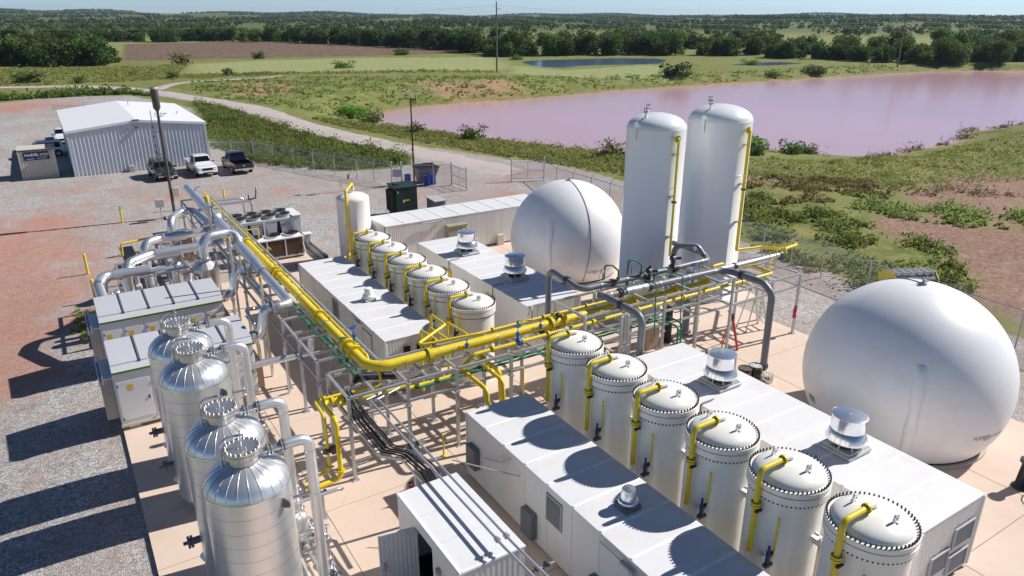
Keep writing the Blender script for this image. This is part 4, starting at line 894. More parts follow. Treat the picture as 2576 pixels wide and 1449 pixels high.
enclosure(33.85, 'rear white machine enclosure with green stripe, dark ribs on its grey roof', 6)

# ------------------------------------------------------------------ chillers
def chiller_big():
    x0, x1, y0, y1, zt = 9.0, 13.3, 48.2, 50.15, 2.15
    t = thing('air_chiller', 'large grey chiller with eight fans in two rows on top', 'chiller', ((x0+x1)/2, (y0+y1)/2, 0), 'chillers on the concrete pad')
    m = MB(); m.box(x0, x1-.45, y0, y1, zt-.18, zt, c=.02); m.box(x0, x1, y0, y1, 0, .14); part('top_deck', m, 'chiller', t)
    m = MB(); m.box(x1-.44, x1+.08, y0-.05, y1+.05, .14, zt+.05, c=.02); part('control_cabinet', m, 'chiller', t)
    m = MB(); m.box(x1-.5, x1+.14, y0-.1, y1+.1, zt+.052, zt+.11, c=.01); part('cabinet_lid', m, 'print_white', t)
    n = 4; w = (x1-.45-x0)/n
    for i in range(n):
        xa = x0+w*i; cx = xa+w/2
        q = MB(); q.extr([(cx-.40, zt-.19), (cx+.40, zt-.19), (cx+.16, .16), (cx-.16, .16)], 'y', y0+.02, y0+.08); v = part('v_panel', q, 'chiller', t); q = MB(); q.extr([(cx-.40, zt-.19), (cx+.40, zt-.19), (cx+.16, .16), (cx-.16, .16)], 'y', y1-.08, y1-.02); part('v_panel', q, 'chiller', t)
        if i in (1, 3):
            k = MB(); q = MB(); q.lathe([(.15, 0), (.19, 0)], (0, 0, 0), 24, False); k.add([(cx+.08+p[0]*1.0, y0+.012, zt-.42+p[1]*.45) for p in q.v], q.f); lg = part('badge', k, 'navy_valve', v)
            k = MB(); q = MB(); q.lathe([(.0, 0), (.07, 0)], (0, 0, 0), 16, False); k.add([(cx-.24+p[0]*1.6, y0+.012, zt-.43+p[1]*.7) for p in q.v], q.f); part('badge_dot', k, 'blue_valve', lg)
        for s in (-1, 1):
            q = MB(); q.add([(cx+s*.40, y0+.06, zt-.2), (cx+s*.40, y1-.06, zt-.2), (cx+s*.16, y1-.06, .2), (cx+s*.16, y0+.06, .2)], [(0, 1, 2, 3), (3, 2, 1, 0)]); part('coil', q, 'coil', t)
        for fy in (y0+.5, y1-.5):
            q = MB(); q.lathe([(.44, zt-.005), (.42, zt+.10), (.43, zt+.22), (.45, zt+.225)], (cx, fy, 0), 24); r = part('fan_ring', q, 'light_grey', t)
            q = MB(); q.lathe([(.40, zt+.02), (.0, zt+.02)], (cx, fy, 0), 20); q.lathe([(.12, zt+.02), (.12, zt+.16), (0, zt+.17)], (cx, fy, 0), 12); part('fan_well', q, 'inside_dark', r)
            for k in range(5):
                a = k*1.2566; q = MB(); c, s = math.cos(a), math.sin(a); q.add([(cx+.1*c-.05*s, fy+.1*s+.05*c, zt+.15), (cx+.1*c+.05*s, fy+.1*s-.05*c, zt+.08), (cx+.38*c+.13*s, fy+.38*s-.13*c, zt+.07), (cx+.38*c-.08*s, fy+.38*s+.08*c, zt+.16)], [(0, 1, 2, 3), (3, 2, 1, 0)]); part('fan_blade', q, 'rubber', r)
            q = MB()
            for rr in (.2, .32, .44): q.lathe([(rr-.008, zt+.235), (rr+.008, zt+.235), (rr+.008, zt+.25), (rr-.008, zt+.25)], (cx, fy, 0), 20)
            for k in range(6): a = k*math.pi/6; q.bar((cx-.45*math.cos(a), fy-.45*math.sin(a), zt+.24), (cx+.45*math.cos(a), fy+.45*math.sin(a), zt+.24), .012)
            part('fan_guard', q, 'bolt_black', r)
    for x in (x0+.05, x0+2*w, x1-.5): q = MB(); q.box(x-.07, x+.07, y0-.01, y0+.015, .1, zt-.1); part('post', q, 'print_white', t)
    return t
chiller_big()
def chiller_small():
    x0, x1, y0, y1, zt = 9.3, 12.78, 46.0, 47.15, 1.42
    t = thing('dry_cooler', 'low cooler with three fans and dark brown coil faces', 'chiller', ((x0+x1)/2, (y0+y1)/2, 0), 'chillers on the concrete pad')
    m = MB(); m.box(x0, x1, y0-.05, y1+.05, zt-.1, zt, c=.02); part('top_deck', m, 'print_white', t)
    m = MB(); m.box(x0, x1, y0-.05, y1+.05, .12, .22); 
    for x in (x0+.1, (x0+x1)/2, x1-.1): m.box(x-.06, x+.06, y0, y1, 0, .12)
    part('base_frame', m, 'light_grey', t)
    n = 3; w = (x1-x0)/n
    for i in range(n):
        q = MB(); q.box(x0+w*i+.05, x0+w*(i+1)-.05, y0, y0+.06, .24, zt-.12); part('coil_panel', q, 'coil', t)
        q = MB(); q.box(x0+w*i-.035, x0+w*i+.035, y0-.03, y0+.08, .22, zt-.1); part('post', q, 'print_white', t)
        cx, cy = x0+w*(i+.5), (y0+y1)/2; q = MB(); q.lathe([(.52, zt-.01), (.50, zt+.02), (.46, zt+.13), (.47, zt+.14)], (cx, cy, 0), 28); r = part('fan_ring', q, 'print_white', t)
        q = MB(); q.lathe([(.45, zt+.012), (.0, zt+.012)], (cx, cy, 0), 20); q.lathe([(.14, zt+.01), (.14, zt+.12), (0, zt+.13)], (cx, cy, 0), 12); part('fan_well', q, 'inside_dark', r)
        for k in range(5):
            a = k*1.2566+i; q = MB(); c, s = math.cos(a), math.sin(a); q.add([(cx+.1*c-.05*s, cy+.1*s+.05*c, zt+.11), (cx+.1*c+.05*s, cy+.1*s-.05*c, zt+.05), (cx+.42*c+.15*s, cy+.42*s-.15*c, zt+.04), (cx+.42*c-.1*s, cy+.42*s+.1*c, zt+.12)], [(0, 1, 2, 3), (3, 2, 1, 0)]); part('fan_blade', q, 'rubber', r)
        q = MB()
        for rr in (.18, .3, .42, .48): q.lathe([(rr-.009, zt+.15), (rr+.009, zt+.15), (rr+.009, zt+.168), (rr-.009, zt+.168)], (cx, cy, 0), 24)
        for k in range(4): a = k*math.pi/4; q.bar((cx-.5*math.cos(a), cy-.5*math.sin(a), zt+.16), (cx+.5*math.cos(a), cy+.5*math.sin(a), zt+.16), .016)
        part('fan_guard', q, 'bolt_black', r)
    q = MB(); q.box(x0, x0+.05, y0, y1, .22, zt-.1); q.box(x1-.05, x1, y0, y1, .22, zt-.1); q.box(x0+.05, x1-.05, y1-.06, y1, .22, zt-.1); part('casing', q, 'light_grey', t)
    m = MB(); m.bar((x1-.02, y0+.05, 1.0), (x1+.03, y0-.25, .3), .05); part('brace', m, 'print_white', t)
chiller_small()
t = thing('cable_trough', 'long galvanised trough lying beside the low cooler', 'cable trough', (13.55, 46, 0)); m = MB(); m.box(13.45, 13.5, 44.2, 49.3, 0, .35); m.box(13.75, 13.8, 44.2, 49.3, 0, .35); part('side_rail', m, 'galvanised', t); m = MB(); m.box(13.5, 13.75, 44.2, 49.3, .1, .14); part('tray_floor', m, 'rust_dark', t)
t = thing('pedestal_box', 'small white lidded pedestal beside the chillers', 'utility box', (13.6, 47.8, 0)); m = MB(); m.box(13.42, 13.75, 47.6, 47.95, .36, .95, c=.02); part('box', m, 'light_grey', t); m = MB(); m.box(13.3, 13.9, 47.5, 48.05, .95, 1.0, c=.01); part('lid', m, 'print_white', t)
# ------------------------------------------------------------------ pipe racks
def rack(name, label, posts, beams, braces=()):
    t = thing(name, label, 'pipe rack', (posts[0][0], posts[0][1], 0), 'galvanised pipe racks')
    for x, y, z in posts:
        m = MB(); m.box(x-.055, x+.055, y-.055, y+.055, .02, z, c=.006); p = part('post', m, 'galvanised', t)
        m = MB(); m.box(x-.13, x+.13, y-.13, y+.13, 0, .02); 
        for a, b in ((1, 1), (1, -1), (-1, 1), (-1, -1)): m.cyl((x+.1*a, y+.1*b, .02), (x+.1*a, y+.1*b, .06), .014, n=6)
        part('base_plate', m, 'galvanised', p)
        if z > 2.4: m = MB(); m.box(x-.09, x+.09, y-.09, y+.09, 2.22, 2.245); m.box(x-.09, x+.09, y-.09, y+.09, 2.25, 2.275); part('splice_plate', m, 'galvanised', p)
    for p0, p1 in beams:
        m = MB(); m.bar(p0, p1, .085, .09); part('beam', m, 'galvanised', t)
    return t
FX = [6.67, 8.8, 10.7, 13.0, 14.8, 16.43, 18.5, 20.67, 22.7, 24.84, 27.6, 29.62]
P = []; B = []
for x in FX:
    up = 3.83 if 16 < x < 25 else 3.15
    P.append((x, 20.7, up)); P.append((x, 22.75, up))
def xbeam(y, z, a, b): B.append(((a, y, z), (b, y, z)))
for y in (20.7, 22.75):
    for a, b in zip(FX[:-1], FX[1:]):
        xbeam(y, 3.155, a+.057, b-.057); xbeam(y, 2.42 if a < 16 else 2.55, a+.057, b-.057)
        if 16 < a < 24.8: xbeam(y, 3.83, a+(-.05 if a < 16.5 else .057), b-.057+(.1 if b > 24.8 else 0))
for x in FX:
    B.append(((x, 20.757, 3.155), (x, 22.693, 3.155))); B.append(((x, 20.757, 2.42 if x < 16 else 2.55), (x, 22.693, 2.42 if x < 16 else 2.55)))
    if x in (16.43, 24.84): B.append(((x, 20.757, 3.83), (x, 22.693, 3.83)))
for x in (7.7, 9.7, 11.8, 14.0, 17.5, 19.6, 21.7, 23.8, 26.2): B.append(((x, 20.75, 2.98 if x < 16 else 3.0), (x, 22.70, 2.98 if x < 16 else 3.0)))
for x in (19.6, 22.0, 23.8): B.append(((x, 20.6, 3.90), (x, 22.9, 3.90)))
P += [(18.1, 20.45, 3.6), (18.45, 20.45, 3.6), (24.5, 24.2, 3.4), (26.4, 24.2, 3.4)]; B += [((18.1, 20.5, 3.6), (18.45, 20.5, 3.6)), ((18.1, 20.5, 1.9), (18.45, 20.5, 1.9)), ((24.5, 24.2, 3.4), (26.4, 24.2, 3.4))]
rack('pipe_rack', 'galvanised steel pipe rack running from the yellow elbow to the far right', P, B)
LY = [23.9, 26.12, 28.4, 31.5, 35, 38.5, 42, 45.5, 49, 52.5]
P = []; B = []
for y in LY: P += [(6.67, y, 3.15), (8.6, y, 3.15)]
for x in (6.67, 8.6):
    for a, b in zip(LY[:-1], LY[1:]): B += [((x, a+.057, 3.155), (x, b-.057, 3.155)), ((x, a+.057, 2.42), (x, b-.057, 2.42))]
for y in LY: B += [((6.727, y, 3.155), (8.543, y, 3.155)), ((6.727, y, 2.42), (8.543, y, 2.42))]
for y in (25, 27.2, 29.8, 33.2, 36.7, 40.2, 43.7, 47.2): B.append(((6.72, y, 2.98), (8.55, y, 2.98)))
B += [((8.6, 22.85, 3.155), (8.6, 23.84, 3.155))]
rack('pipe_rack', 'galvanised steel pipe rack carrying the yellow pipe away towards the chillers', P, B)

# ------------------------------------------------------------------ pipe helper
def pipe(name, label, pts, r, m, bend=.3, flg=(), fm=None, fr=1.6, clamps=(), n=18, na=6, group=None, seams=None, cat='pipe', ft=.06):
    t = thing(name, label, cat, pts[0], group); mb = MB(); mb.tube(pts, r, bend=bend, n=n, na=na); run = part('pipe_run', mb, m, t)
    for p, ax in flg:
        q = MB(); p = Vector(p); a = Vector(ax).normalized(); flange(q, p-a*ft*.6, a, r*fr, ft); flange(q, p+a*ft*.6, a, r*fr, ft); f = part('flange', q, fm or m, t)
        b = MB(); bolts(b, p, ax, r*(1+(fr-1)*.55), 14 if r > .12 else 8, max(.011, r*.085), ft*3.6); part('flange_bolts', b, 'bolt_black', f, kind='stuff')
    for p, ax in clamps:
        q = MB(); p = Vector(p); a = Vector(ax).normalized(); q.cyl(p-a*.025, p+a*.025, r*1.06, n=18); q.bar(p+Vector((0, 0, -r*1.0)), p+Vector((0, 0, -r-.12)), .06); 
        s = a.cross(Vector((0, 0, 1))).normalized(); q.cyl(p+s*(r+.02)+Vector((0, 0, -r-.1)), p+s*(r+.02)+Vector((0, 0, r*.9)), .012, n=6); q.cyl(p-s*(r+.02)+Vector((0, 0, -r-.1)), p-s*(r+.02)+Vector((0, 0, r*.9)), .012, n=6); part('pipe_clamp', q, 'galvanised', t)
    if seams:
        for i, k in enumerate(mb.arcs):
            c, T = mb.frames[k]; q = MB(); q.cyl(c-T*.012, c+T*.012, r*1.012, n=n, caps=False); part('seam_band', q, seams, t)
    return t
def valve_wheel(t, x, y, z, m='blue_valve', h=.45, r=.13):
    q = MB(); q.cyl((x, y, z), (x, y, z+h*.6), .06, .045, n=12); q.cyl((x, y, z+h*.55), (x, y, z+h), .018, n=8); q.box(x-.07, x+.07, y-.05, y+.05, z+h*.35, z+h*.5); v = part('valve', q, m, t)
    q = MB(); q.lathe([(r-.02, h-.02), (r, h-.005), (r, h+.015), (r-.02, h+.03), (r-.035, h+.005), (r-.02, h-.02)], (x, y, z), 20)
    for k in range(4): a = k*math.pi/4; q.bar((x-r*math.cos(a), y-r*math.sin(a), z+h), (x+r*math.cos(a), y+r*math.sin(a), z+h), .02)
    part('handwheel', q, m, v)
X_, Y_, Z_ = (1, 0, 0), (0, 1, 0), (0, 0, 1)
ym = pipe('gas_main', 'thick yellow gas main turning the corner on top of the pipe racks', [(7.9, 39.4, 3.45), (7.9, 21.78, 3.42), (24.3, 21.78, 3.36)], .18, 'yellow', bend=.75,
     flg=[((7.9, y, 3.45), Y_) for y in (39.2, 33.7, 33.2, 27.3, 23.95, 23.3)]+[((x, 21.78, 3.38), X_) for x in (10.15, 15.55, 16.15, 19.9, 22.3, 24.2)], clamps=[((7.9, y, 3.45), Y_) for y in (36.7, 32.6, 29.7, 26.3, 24.4)]+[((x, 21.78, 3.39), X_) for x in (9.2, 11.1, 13.0, 16.8, 18.7, 20.9)], n=28, na=10)
q = MB(); q.box(15.75, 15.95, 21.6, 21.8, 3.62, 3.8, c=.03); q.cyl((15.85, 21.75, 3.5), (15.85, 21.75, 3.7), .05, n=10); part('actuator', q, 'black', ym)
for x in (11.6, 14.9): valve_wheel(ym, x, 21.55, 3.42, h=.3, r=.05)
t = pipe('gas_line', 'thin yellow gas line running along the right edge of the far rack', [(8.28, 54, 3.35), (8.28, 23.1, 3.35), (8.15, 22.5, 3.3), (8.15, 22.4, 3.05)], .045, 'yellow', bend=.15, flg=[((8.28, y, 3.35), Y_) for y in (40.2, 34.2, 33.1, 27.1, 24.0)], fr=2.0, ft=.035, n=12)
valve_wheel(t, 8.28, 24.35, 3.35, h=.62, r=.15)
q = MB(); q.tube([(8.28, 40.9, 3.35), (8.28, 40.9, 3.7), (8.9, 40.9, 3.7), (8.9, 40.9, 3.1)], .03, bend=.08, n=8); q.tube([(8.28, 37.5, 3.35), (8.55, 37.5, 3.6), (8.55, 36.9, 3.6)], .025, bend=.06, n=8); part('branch', q, 'yellow', t)
t2 = pipe('gas_line', 'medium yellow gas line along the front edge of the near rack with a blue handwheel', [(9.0, 21.2, 2.62), (10.9, 21.2, 2.62), (11.6, 21.02, 3.35), (27.9, 21.02, 3.42), (28.0, 22.3, 3.42), (26.4, 22.6, 3.42), (26.2, 22.6, 3.75), (25.4, 22.55, 3.75), (25.4, 22.55, 3.3)], .075, 'yellow', bend=.16, flg=[((x, 21.02, 3.37), X_) for x in (12.4, 13.7, 14.9, 17.1, 19.5, 22.1, 25.8)], fr=1.75, ft=.04, n=14, clamps=[((x, 21.02, 3.37), X_) for x in (18.3, 21.0, 24.0)])
valve_wheel(t2, 13.55, 21.1, 3.4, h=.6, r=.15); q = MB(); q.lathe([(.0, -.14), (.13, -.1), (.13, .1), (.0, .14)], (13.55, 21.02, 3.37), 16); part('valve_body', q, 'blue_valve', t2)
pipe('gas_line', 'yellow gas line behind the thick main on the near rack', [(11.95, 25.3, 2.7), (11.95, 25.3, 3.35), (11.95, 24.0, 3.35), (10.1, 22.9, 3.3), (12.5, 22.35, 3.45), (21.8, 22.4, 3.45), (21.8, 22.4, 3.15)], .06, 'yellow', bend=.15, flg=[((x, 22.36, 3.45), X_) for x in (13.2, 14.4, 15.6, 17.8)], fr=1.8, ft=.035, n=12)
for k, (x, y, h) in enumerate(((10.95, 24.15, 3.3), (11.5, 24.5, 3.15), (12.3, 24.5, 3.2))):
    pipe('gas_riser', ('yellow riser nearest the near left corner of the back container', 'short yellow riser between two others in front of the back container', 'yellow riser closest to the nearest back tank')[k], [(x, y, .6), (x, y, h), (x+.1, 23.0, h), (x+.1, 22.8, 2.9)], .05, 'yellow', bend=.12, n=10, group='yellow risers by the back container')
for k, pts in enumerate(([(6.9, 21.8, 2.6), (6.12, 21.8, 2.6), (6.13, 20.5, 2.6), (6.14, 20.5, .4), (4.9, 20.4, .38)], [(6.9, 22.1, 2.6), (5.95, 22.1, 2.6), (5.88, 20.87, 2.6), (5.88, 20.87, .55), (5.0, 20.8, .5)])):
    q = pipe('gas_drop_pipe', ('thicker yellow drop pipe at the left end of the near rack', 'thinner yellow drop pipe at the left end of the near rack')[k], pts, (.085, .055)[k], 'yellow', bend=.2, flg=[((pts[1][0]+.35, pts[0][1], 2.6), X_), ((pts[3][0], pts[3][1], .68), Z_)], fr=1.75, ft=.045, n=14, group='yellow drop pipes')
    if k: m = MB(); m.cyl((5.75, 20.8, 1.35), (6.05, 20.95, 1.35), .1, n=10); m.box(5.98, 6.2, 20.75, 20.95, 1.2, 1.45); part('regulator', m, 'dark_steel', q)
pipe('gas_line', 'yellow line inside the left end of the near rack, lower level', [(6.6, 21.45, 2.62), (9.4, 21.45, 2.62)], .075, 'yellow', n=12)
pipe('gas_line', 'thin yellow line dropping from the elbow into the near rack', [(8.25, 21.9, 3.25), (8.25, 21.7, 2.75), (6.7, 21.95, 2.66)], .05, 'yellow', bend=.2, n=12)
for k, (x, ya, yb, r) in enumerate(((11.32, 21.5, 19.65, .085), (12.42, 22.2, 20.6, .085), (12.15, 21.4, 19.95, .075))):
    pipe('gas_drop_pipe', ('yellow drop pipe nearest the left, bending down in front of the near rack', 'rear one of two yellow drop pipes beside the front container', 'front one of two yellow drop pipes beside the front container')[k], [(x, ya, 2.62), (x, yb, 2.62), (x+.02, yb-.12, 1.2)], r, 'yellow', bend=.2, flg=[((x, ya-.35, 2.62), Y_)], fr=1.7, ft=.045, n=14, group='yellow drop pipes')
for k, (x, y) in enumerate(((9.9, 20.35), (14.6, 20.3), (15.0, 19.4), (13.35, 20.4))):
    m = MB(); m.cyl((x, y, 0), (x, y, (.9, 1.7, 1.6, 2.6)[k]), .035, n=8); m.cyl((x, y, .0), (x, y, .04), .09, n=8); single('vent_stub', m, 'yellow', ('short thin yellow stub pipe in front of the front container roof', 'thin yellow vent pipe left of the farthest front tank', 'thin yellow vent pipe close beside the farthest front tank', 'thin yellow upright pipe behind the drop pipes')[k], 'vent pipe', (x, y, 0), 'thin yellow vent pipes')

# silver main duct and its branches
dm = pipe('air_duct', 'long silver insulated main duct lying beside the yellow main on the far rack', [(7.42, 53.6, 3.6), (7.42, 46, 3.6), (7.3, 33.4, 3.55), (7.3, 29.25, 3.5), (6.75, 29.15, 3.5)], .20, 'aluminium', bend=.42, flg=[((7.32, 35.1, 3.55), Y_), ((7.32, 33.6, 3.55), Y_), ((7.36, 38.5, 3.57), Y_), ((6.72, 29.15, 3.5), X_)], fm='stainless', fr=1.35, n=28, na=8)
q = MB(); q.tube([(7.45, 54.3, 3.6), (7.42, 46, 3.6), (7.33, 35.3, 3.56)], .265, bend=.01, n=28, na=1); q.cyl((7.33, 35.3, 3.56), (7.31, 33.9, 3.55), .265, .21, n=28); part('large_section', q, 'aluminium', dm)
q = MB(); q.lathe([(.02, -.1), (.34, -.05), (.34, .05), (.02, .1)], (0, 0, 0), 24); M = Matrix.Translation((7.42, 44.6, 3.6)) @ Matrix.Rotation(math.pi/2, 4, 'X'); k = MB(); k.add([tuple(M @ Vector(p)) for p in q.v], q.f, True); part('collar', k, 'aluminium', dm)
for y in (51, 48.3, 46.5): q = MB(); q.cyl((7.42, y-.03, 3.6), (7.42, y+.03, 3.6), .285, n=28); part('seam_band', q, 'spun_alu', dm)
q = MB(); q.cyl((7.6, 52.0, 3.8), (7.6, 52.0, 4.05), .06, n=10); q.cyl((7.6, 52.0, 4.0), (7.95, 51.9, 4.1), .04, n=8); part('instrument', q, 'galvanised', dm)
AL = dict(fm='stainless', fr=1.35, n=26, na=8, seams='spun_alu', group='silver insulated air ducts', cat='air duct')
pipe('branch_duct', 'silver S-shaped duct dropping to the front white enclosure', [(6.68, 29.15, 3.5), (6.2, 29.15, 3.5), (5.95, 29.15, 2.35), (5.38, 29.15, 2.35)], .21, 'aluminium', bend=.42, flg=[((5.62, 29.15, 2.35), X_), ((6.55, 29.15, 3.5), X_)], **AL)
pipe('branch_duct', 'silver S-shaped duct dropping to the rear white enclosure', [(7.1, 35.0, 3.45), (6.35, 34.95, 3.45), (6.05, 34.9, 2.3), (5.38, 34.85, 2.3)], .21, 'aluminium', bend=.45, flg=[((5.66, 34.86, 2.3), X_), ((6.85, 35, 3.45), X_)], **AL)
pipe('branch_duct', 'silver horizontal pipe ending in a flange under the rack corner', [(4.1, 26.2, 2.5), (6.6, 26.15, 2.5), (7.1, 26.1, 2.55), (7.15, 26.1, 3.1)], .13, 'aluminium', bend=.2, flg=[((6.6, 26.15, 2.5), X_)], **AL)
pipe('branch_duct', 'silver gooseneck duct arching from the hopper cone up to the rack', [(5.6, 38.85, 3.0), (5.6, 38.9, 4.2), (7.3, 39.4, 4.15), (7.4, 38.7, 3.6)], .24, 'aluminium', bend=.7, flg=[((5.6, 38.85, 3.08), Z_), ((7.38, 38.95, 3.7), (0, -.6, -.5))], **AL)
pipe('branch_duct', 'long silver duct with a bent riser, nearest behind the rear enclosure', [(2.0, 40.3, .4), (2.02, 40.3, 3.0), (3.4, 41.45, 3.0), (7.1, 41.55, 3.0)], .24, 'aluminium', bend=.5, **AL)
pipe('branch_duct', 'silver duct with a bent riser, middle one of three parallel ducts', [(3.25, 43.6, .4), (3.25, 43.7, 3.0), (4.2, 44.3, 3.0), (7.25, 44.4, 3.05)], .24, 'aluminium', bend=.55, **AL)
pipe('branch_duct', 'silver inverted U duct farthest back, beside the flare stack base', [(5.3, 48.1, .4), (5.3, 48.15, 3.0), (6.2, 50.1, 3.0), (6.95, 49.9, 3.0), (7.15, 45.6, 3.05)], .24, 'aluminium', bend=.6, **AL)
q = MB(); q.cyl((4.95, 44.36, 3.0), (5.6, 44.38, 3.0), .30, n=28); single('duct_sleeve', q, 'aluminium', 'wide silver sleeve wrapped round the middle parallel duct', 'duct sleeve', (5.3, 44.4, 3))
pipe('branch_duct', 'large silver duct sweeping down at the far left behind the rear enclosure', [(3.1, 39.9, 2.65), (.95, 39.9, 2.7), (.62, 38.8, 2.6), (.75, 36.4, 1.9), (1.2, 36.3, .9)], .24, 'aluminium', bend=.6, **AL)
pipe('branch_duct', 'silver duct lying behind the large sweeping duct at the far left', [(3.9, 40.7, 2.3), (1.0, 40.75, 2.3), (.7, 40.7, .4)], .17, 'aluminium', bend=.4, **AL)
# hopper
t = thing('silver_hopper', 'silver cylindrical hopper with a cone roof under the gooseneck duct', 'hopper', (5.6, 38.85, 0)); hx, hy = 5.6, 38.85
m = MB(); m.lathe([(.3, 1.2), (.62, 1.6), (.64, 1.65), (.64, 2.62)], (hx, hy, 0), 36); part('shell', m, 'stainless', t); m = MB(); m.lathe([(.66, 2.6), (.67, 2.64), (.25, 2.98), (.25, 3.04)], (hx, hy, 0), 12, False); part('cone_roof', m, 'aluminium', t)
for a in range(4): q = MB(); q.box(hx+.5*math.cos(a*1.57+.7)-.05, hx+.5*math.cos(a*1.57+.7)+.05, hy+.5*math.sin(a*1.57+.7)-.05, hy+.5*math.sin(a*1.57+.7)+.05, 0, 1.7); part('leg', q, 'galvanised', t)
m = MB(); m.lathe([(.0, 0), (.1, 0), (.1, .03), (0, .03)], (0, 0, 0), 16); k = MB(); k.add([(hx-.45+p[0], hy-.47-p[2], 2.2+p[1]) for p in m.v], m.f); part('sight_glass', k, 'black', t)
# blower skid vessels behind the rear enclosure
def upright(x, y, r, h, label, m='stainless'):
    t = thing('upright_separator', label, 'separator', (x, y, 0), 'upright silver separators'); q = MB(); q.lathe([(r, .25), (r, h)]+[(r*math.cos(a), h+r*.6*math.sin(a)) for a in (.4, .8, 1.2, 1.57)], (x, y, 0), 24); part('shell', q, m, t)
    q = MB(); q.box(x-r, x+r, y-r, y+r, 0, .25); part('plinth', q, 'galvanised', t); q = MB(); q.cyl((x, y-r+.02, h*.6), (x, y-r-.12, h*.6), .06, n=10); q.tube([(x+.05, y-r-.1, h*.8), (x+.3, y-r-.2, h*.7), (x+.6, y-r, h*.85)], .015, n=6); part('gauge', q, 'dark_steel', t)
upright(1.3, 38.6, .28, 2.15, 'upright silver separator at the left of the skid'); upright(1.0, 39.3, .18, 1.9, 'slim upright silver separator beside the sweeping duct'); upright(3.6, 39.0, .2, 1.6, 'upright silver separator below the long duct', 'aluminium'); upright(4.6, 42.5, .3, 1.9, 'upright silver separator between the parallel ducts', 'aluminium')
def blower(x, y, label):
    t = thing('blower', label, 'blower', (x, y, 0), 'grey blowers on the skid'); q = MB(); q.box(x-.5, x+.5, y-.35, y+.35, .2, .35); q.box(x-.45, x-.35, y-.3, y+.3, 0, .2); q.box(x+.35, x+.45, y-.3, y+.3, 0, .2); part('base', q, 'dark_steel', t)
    q = MB(); q.cyl((x-.5, y, .75), (x+.15, y, .75), .3, n=20); 
    for k in range(10): a = k*.628; q.bar((x-.48, y+.31*math.cos(a), .75+.31*math.sin(a)), (x+.1, y+.31*math.cos(a), .75+.31*math.sin(a)), .03)
    part('motor', q, 'grey_box', t); q = MB(); q.box(x+.2, x+.55, y-.3, y+.3, .35, 1.1, c=.06); part('casing', q, 'light_grey', t); q = MB(); q.tube([(x+.38, y, 1.05), (x+.38, y, 1.7), (x+.1, y-.5, 1.75)], .12, bend=.2, n=14); part('outlet', q, 'aluminium', t)
blower(2.7, 38.2, 'grey motor and blower left of the hopper, behind the rear enclosure'); blower(4.0, 37.9, 'grey motor and blower next to the silver hopper'); blower(2.2, 42.6, 'grey motor and blower under the parallel ducts')
def skid_frame(x0, x1, y0, y1, h, label):
    t = thing('blower_skid', label, 'steel frame', (x0, y0, 0), 'steel skid frames')
    for x in (x0, x1):
        for y in (y0, y1): q = MB(); q.box(x-.06, x+.06, y-.06, y+.06, 0, h); part('post', q, 'galvanised', t)
    for z in (h-.05, .25, h*.6):
        for y in (y0, y1): q = MB(); q.bar((x0+.06, y, z), (x1-.06, y, z), .08, .1); part('beam', q, 'galvanised', t)
        for x in (x0, x1): q = MB(); q.bar((x, y0+.06, z), (x, y1-.06, z), .08, .1); part('beam', q, 'galvanised', t)
skid_frame(1.7, 5.0, 37.4, 42.6, 2.4, 'steel skid frame holding the blowers behind the rear enclosure'); skid_frame(4.4, 6.4, 44.8, 49.5, 2.0, 'steel skid frame at the far end below the inverted U duct')
for k, (x, y) in enumerate(((5.3, 46.2), (5.75, 46.5), (6.1, 47.2))):
    m = MB(); m.box(x-.16, x+.16, y-.16, y+.16, 0, 2.1, c=.02); single('heat_panel', m, 'copper_box', ('tan upright panel under the inverted U duct, left one', 'tan upright panel under the inverted U duct, middle one', 'tan upright panel under the inverted U duct, right one')[k], 'equipment panel', (x, y, 0), 'tan upright panels')
# stacks with yellow caps
def cap_stack(x, y, z0, z1, r, label):
    t = thing('exhaust_stack', label, 'exhaust stack', (x, y, z0), 'slim stacks with yellow caps'); q = MB(); q.cyl((x, y, z0), (x, y, z1-.2), r, n=12); part('tube', q, 'stainless', t); q = MB(); q.cyl((x, y, z1-.22), (x, y, z1-.05), r*1.12, n=12); q.cyl((x, y, z1-.05), (x, y, z1), r*1.12, r*.7, n=12); part('cap', q, 'warn_yellow', t)
cap_stack(6.1, 34.2, .0, 5.35, .055, 'slim metal stack with yellow cap in front of the hopper'); cap_stack(6.35, 29.9, 0, 4.7, .06, 'slim metal stack with yellow cap near the front enclosure')
t = thing('relief_stack', 'stout relief valve stack with orange cap beside the ducts', 'exhaust stack', (6.95, 43.9, 3.2)); q = MB(); q.cyl((6.95, 43.9, 3.1), (6.95, 43.9, 4.0), .06, n=12); q.lathe([(.14, 4.0), (.16, 4.15), (.1, 4.35), (.15, 4.45), (.15, 4.8), (.12, 4.9)], (6.95, 43.9, 0), 16); part('body', q, 'stainless', t); q = MB(); q.lathe([(.125, 4.85), (.125, 5.15), (.09, 5.2), (0, 5.21)], (6.95, 43.9, 0), 16); part('cap', q, 'warn_yellow', t); q = MB(); q.tube([(6.95, 43.9, 4.6), (7.1, 43.7, 4.6), (7.1, 43.7, 3.6)], .03, bend=.05, n=8); part('side_pipe', q, 'dark_steel', t)
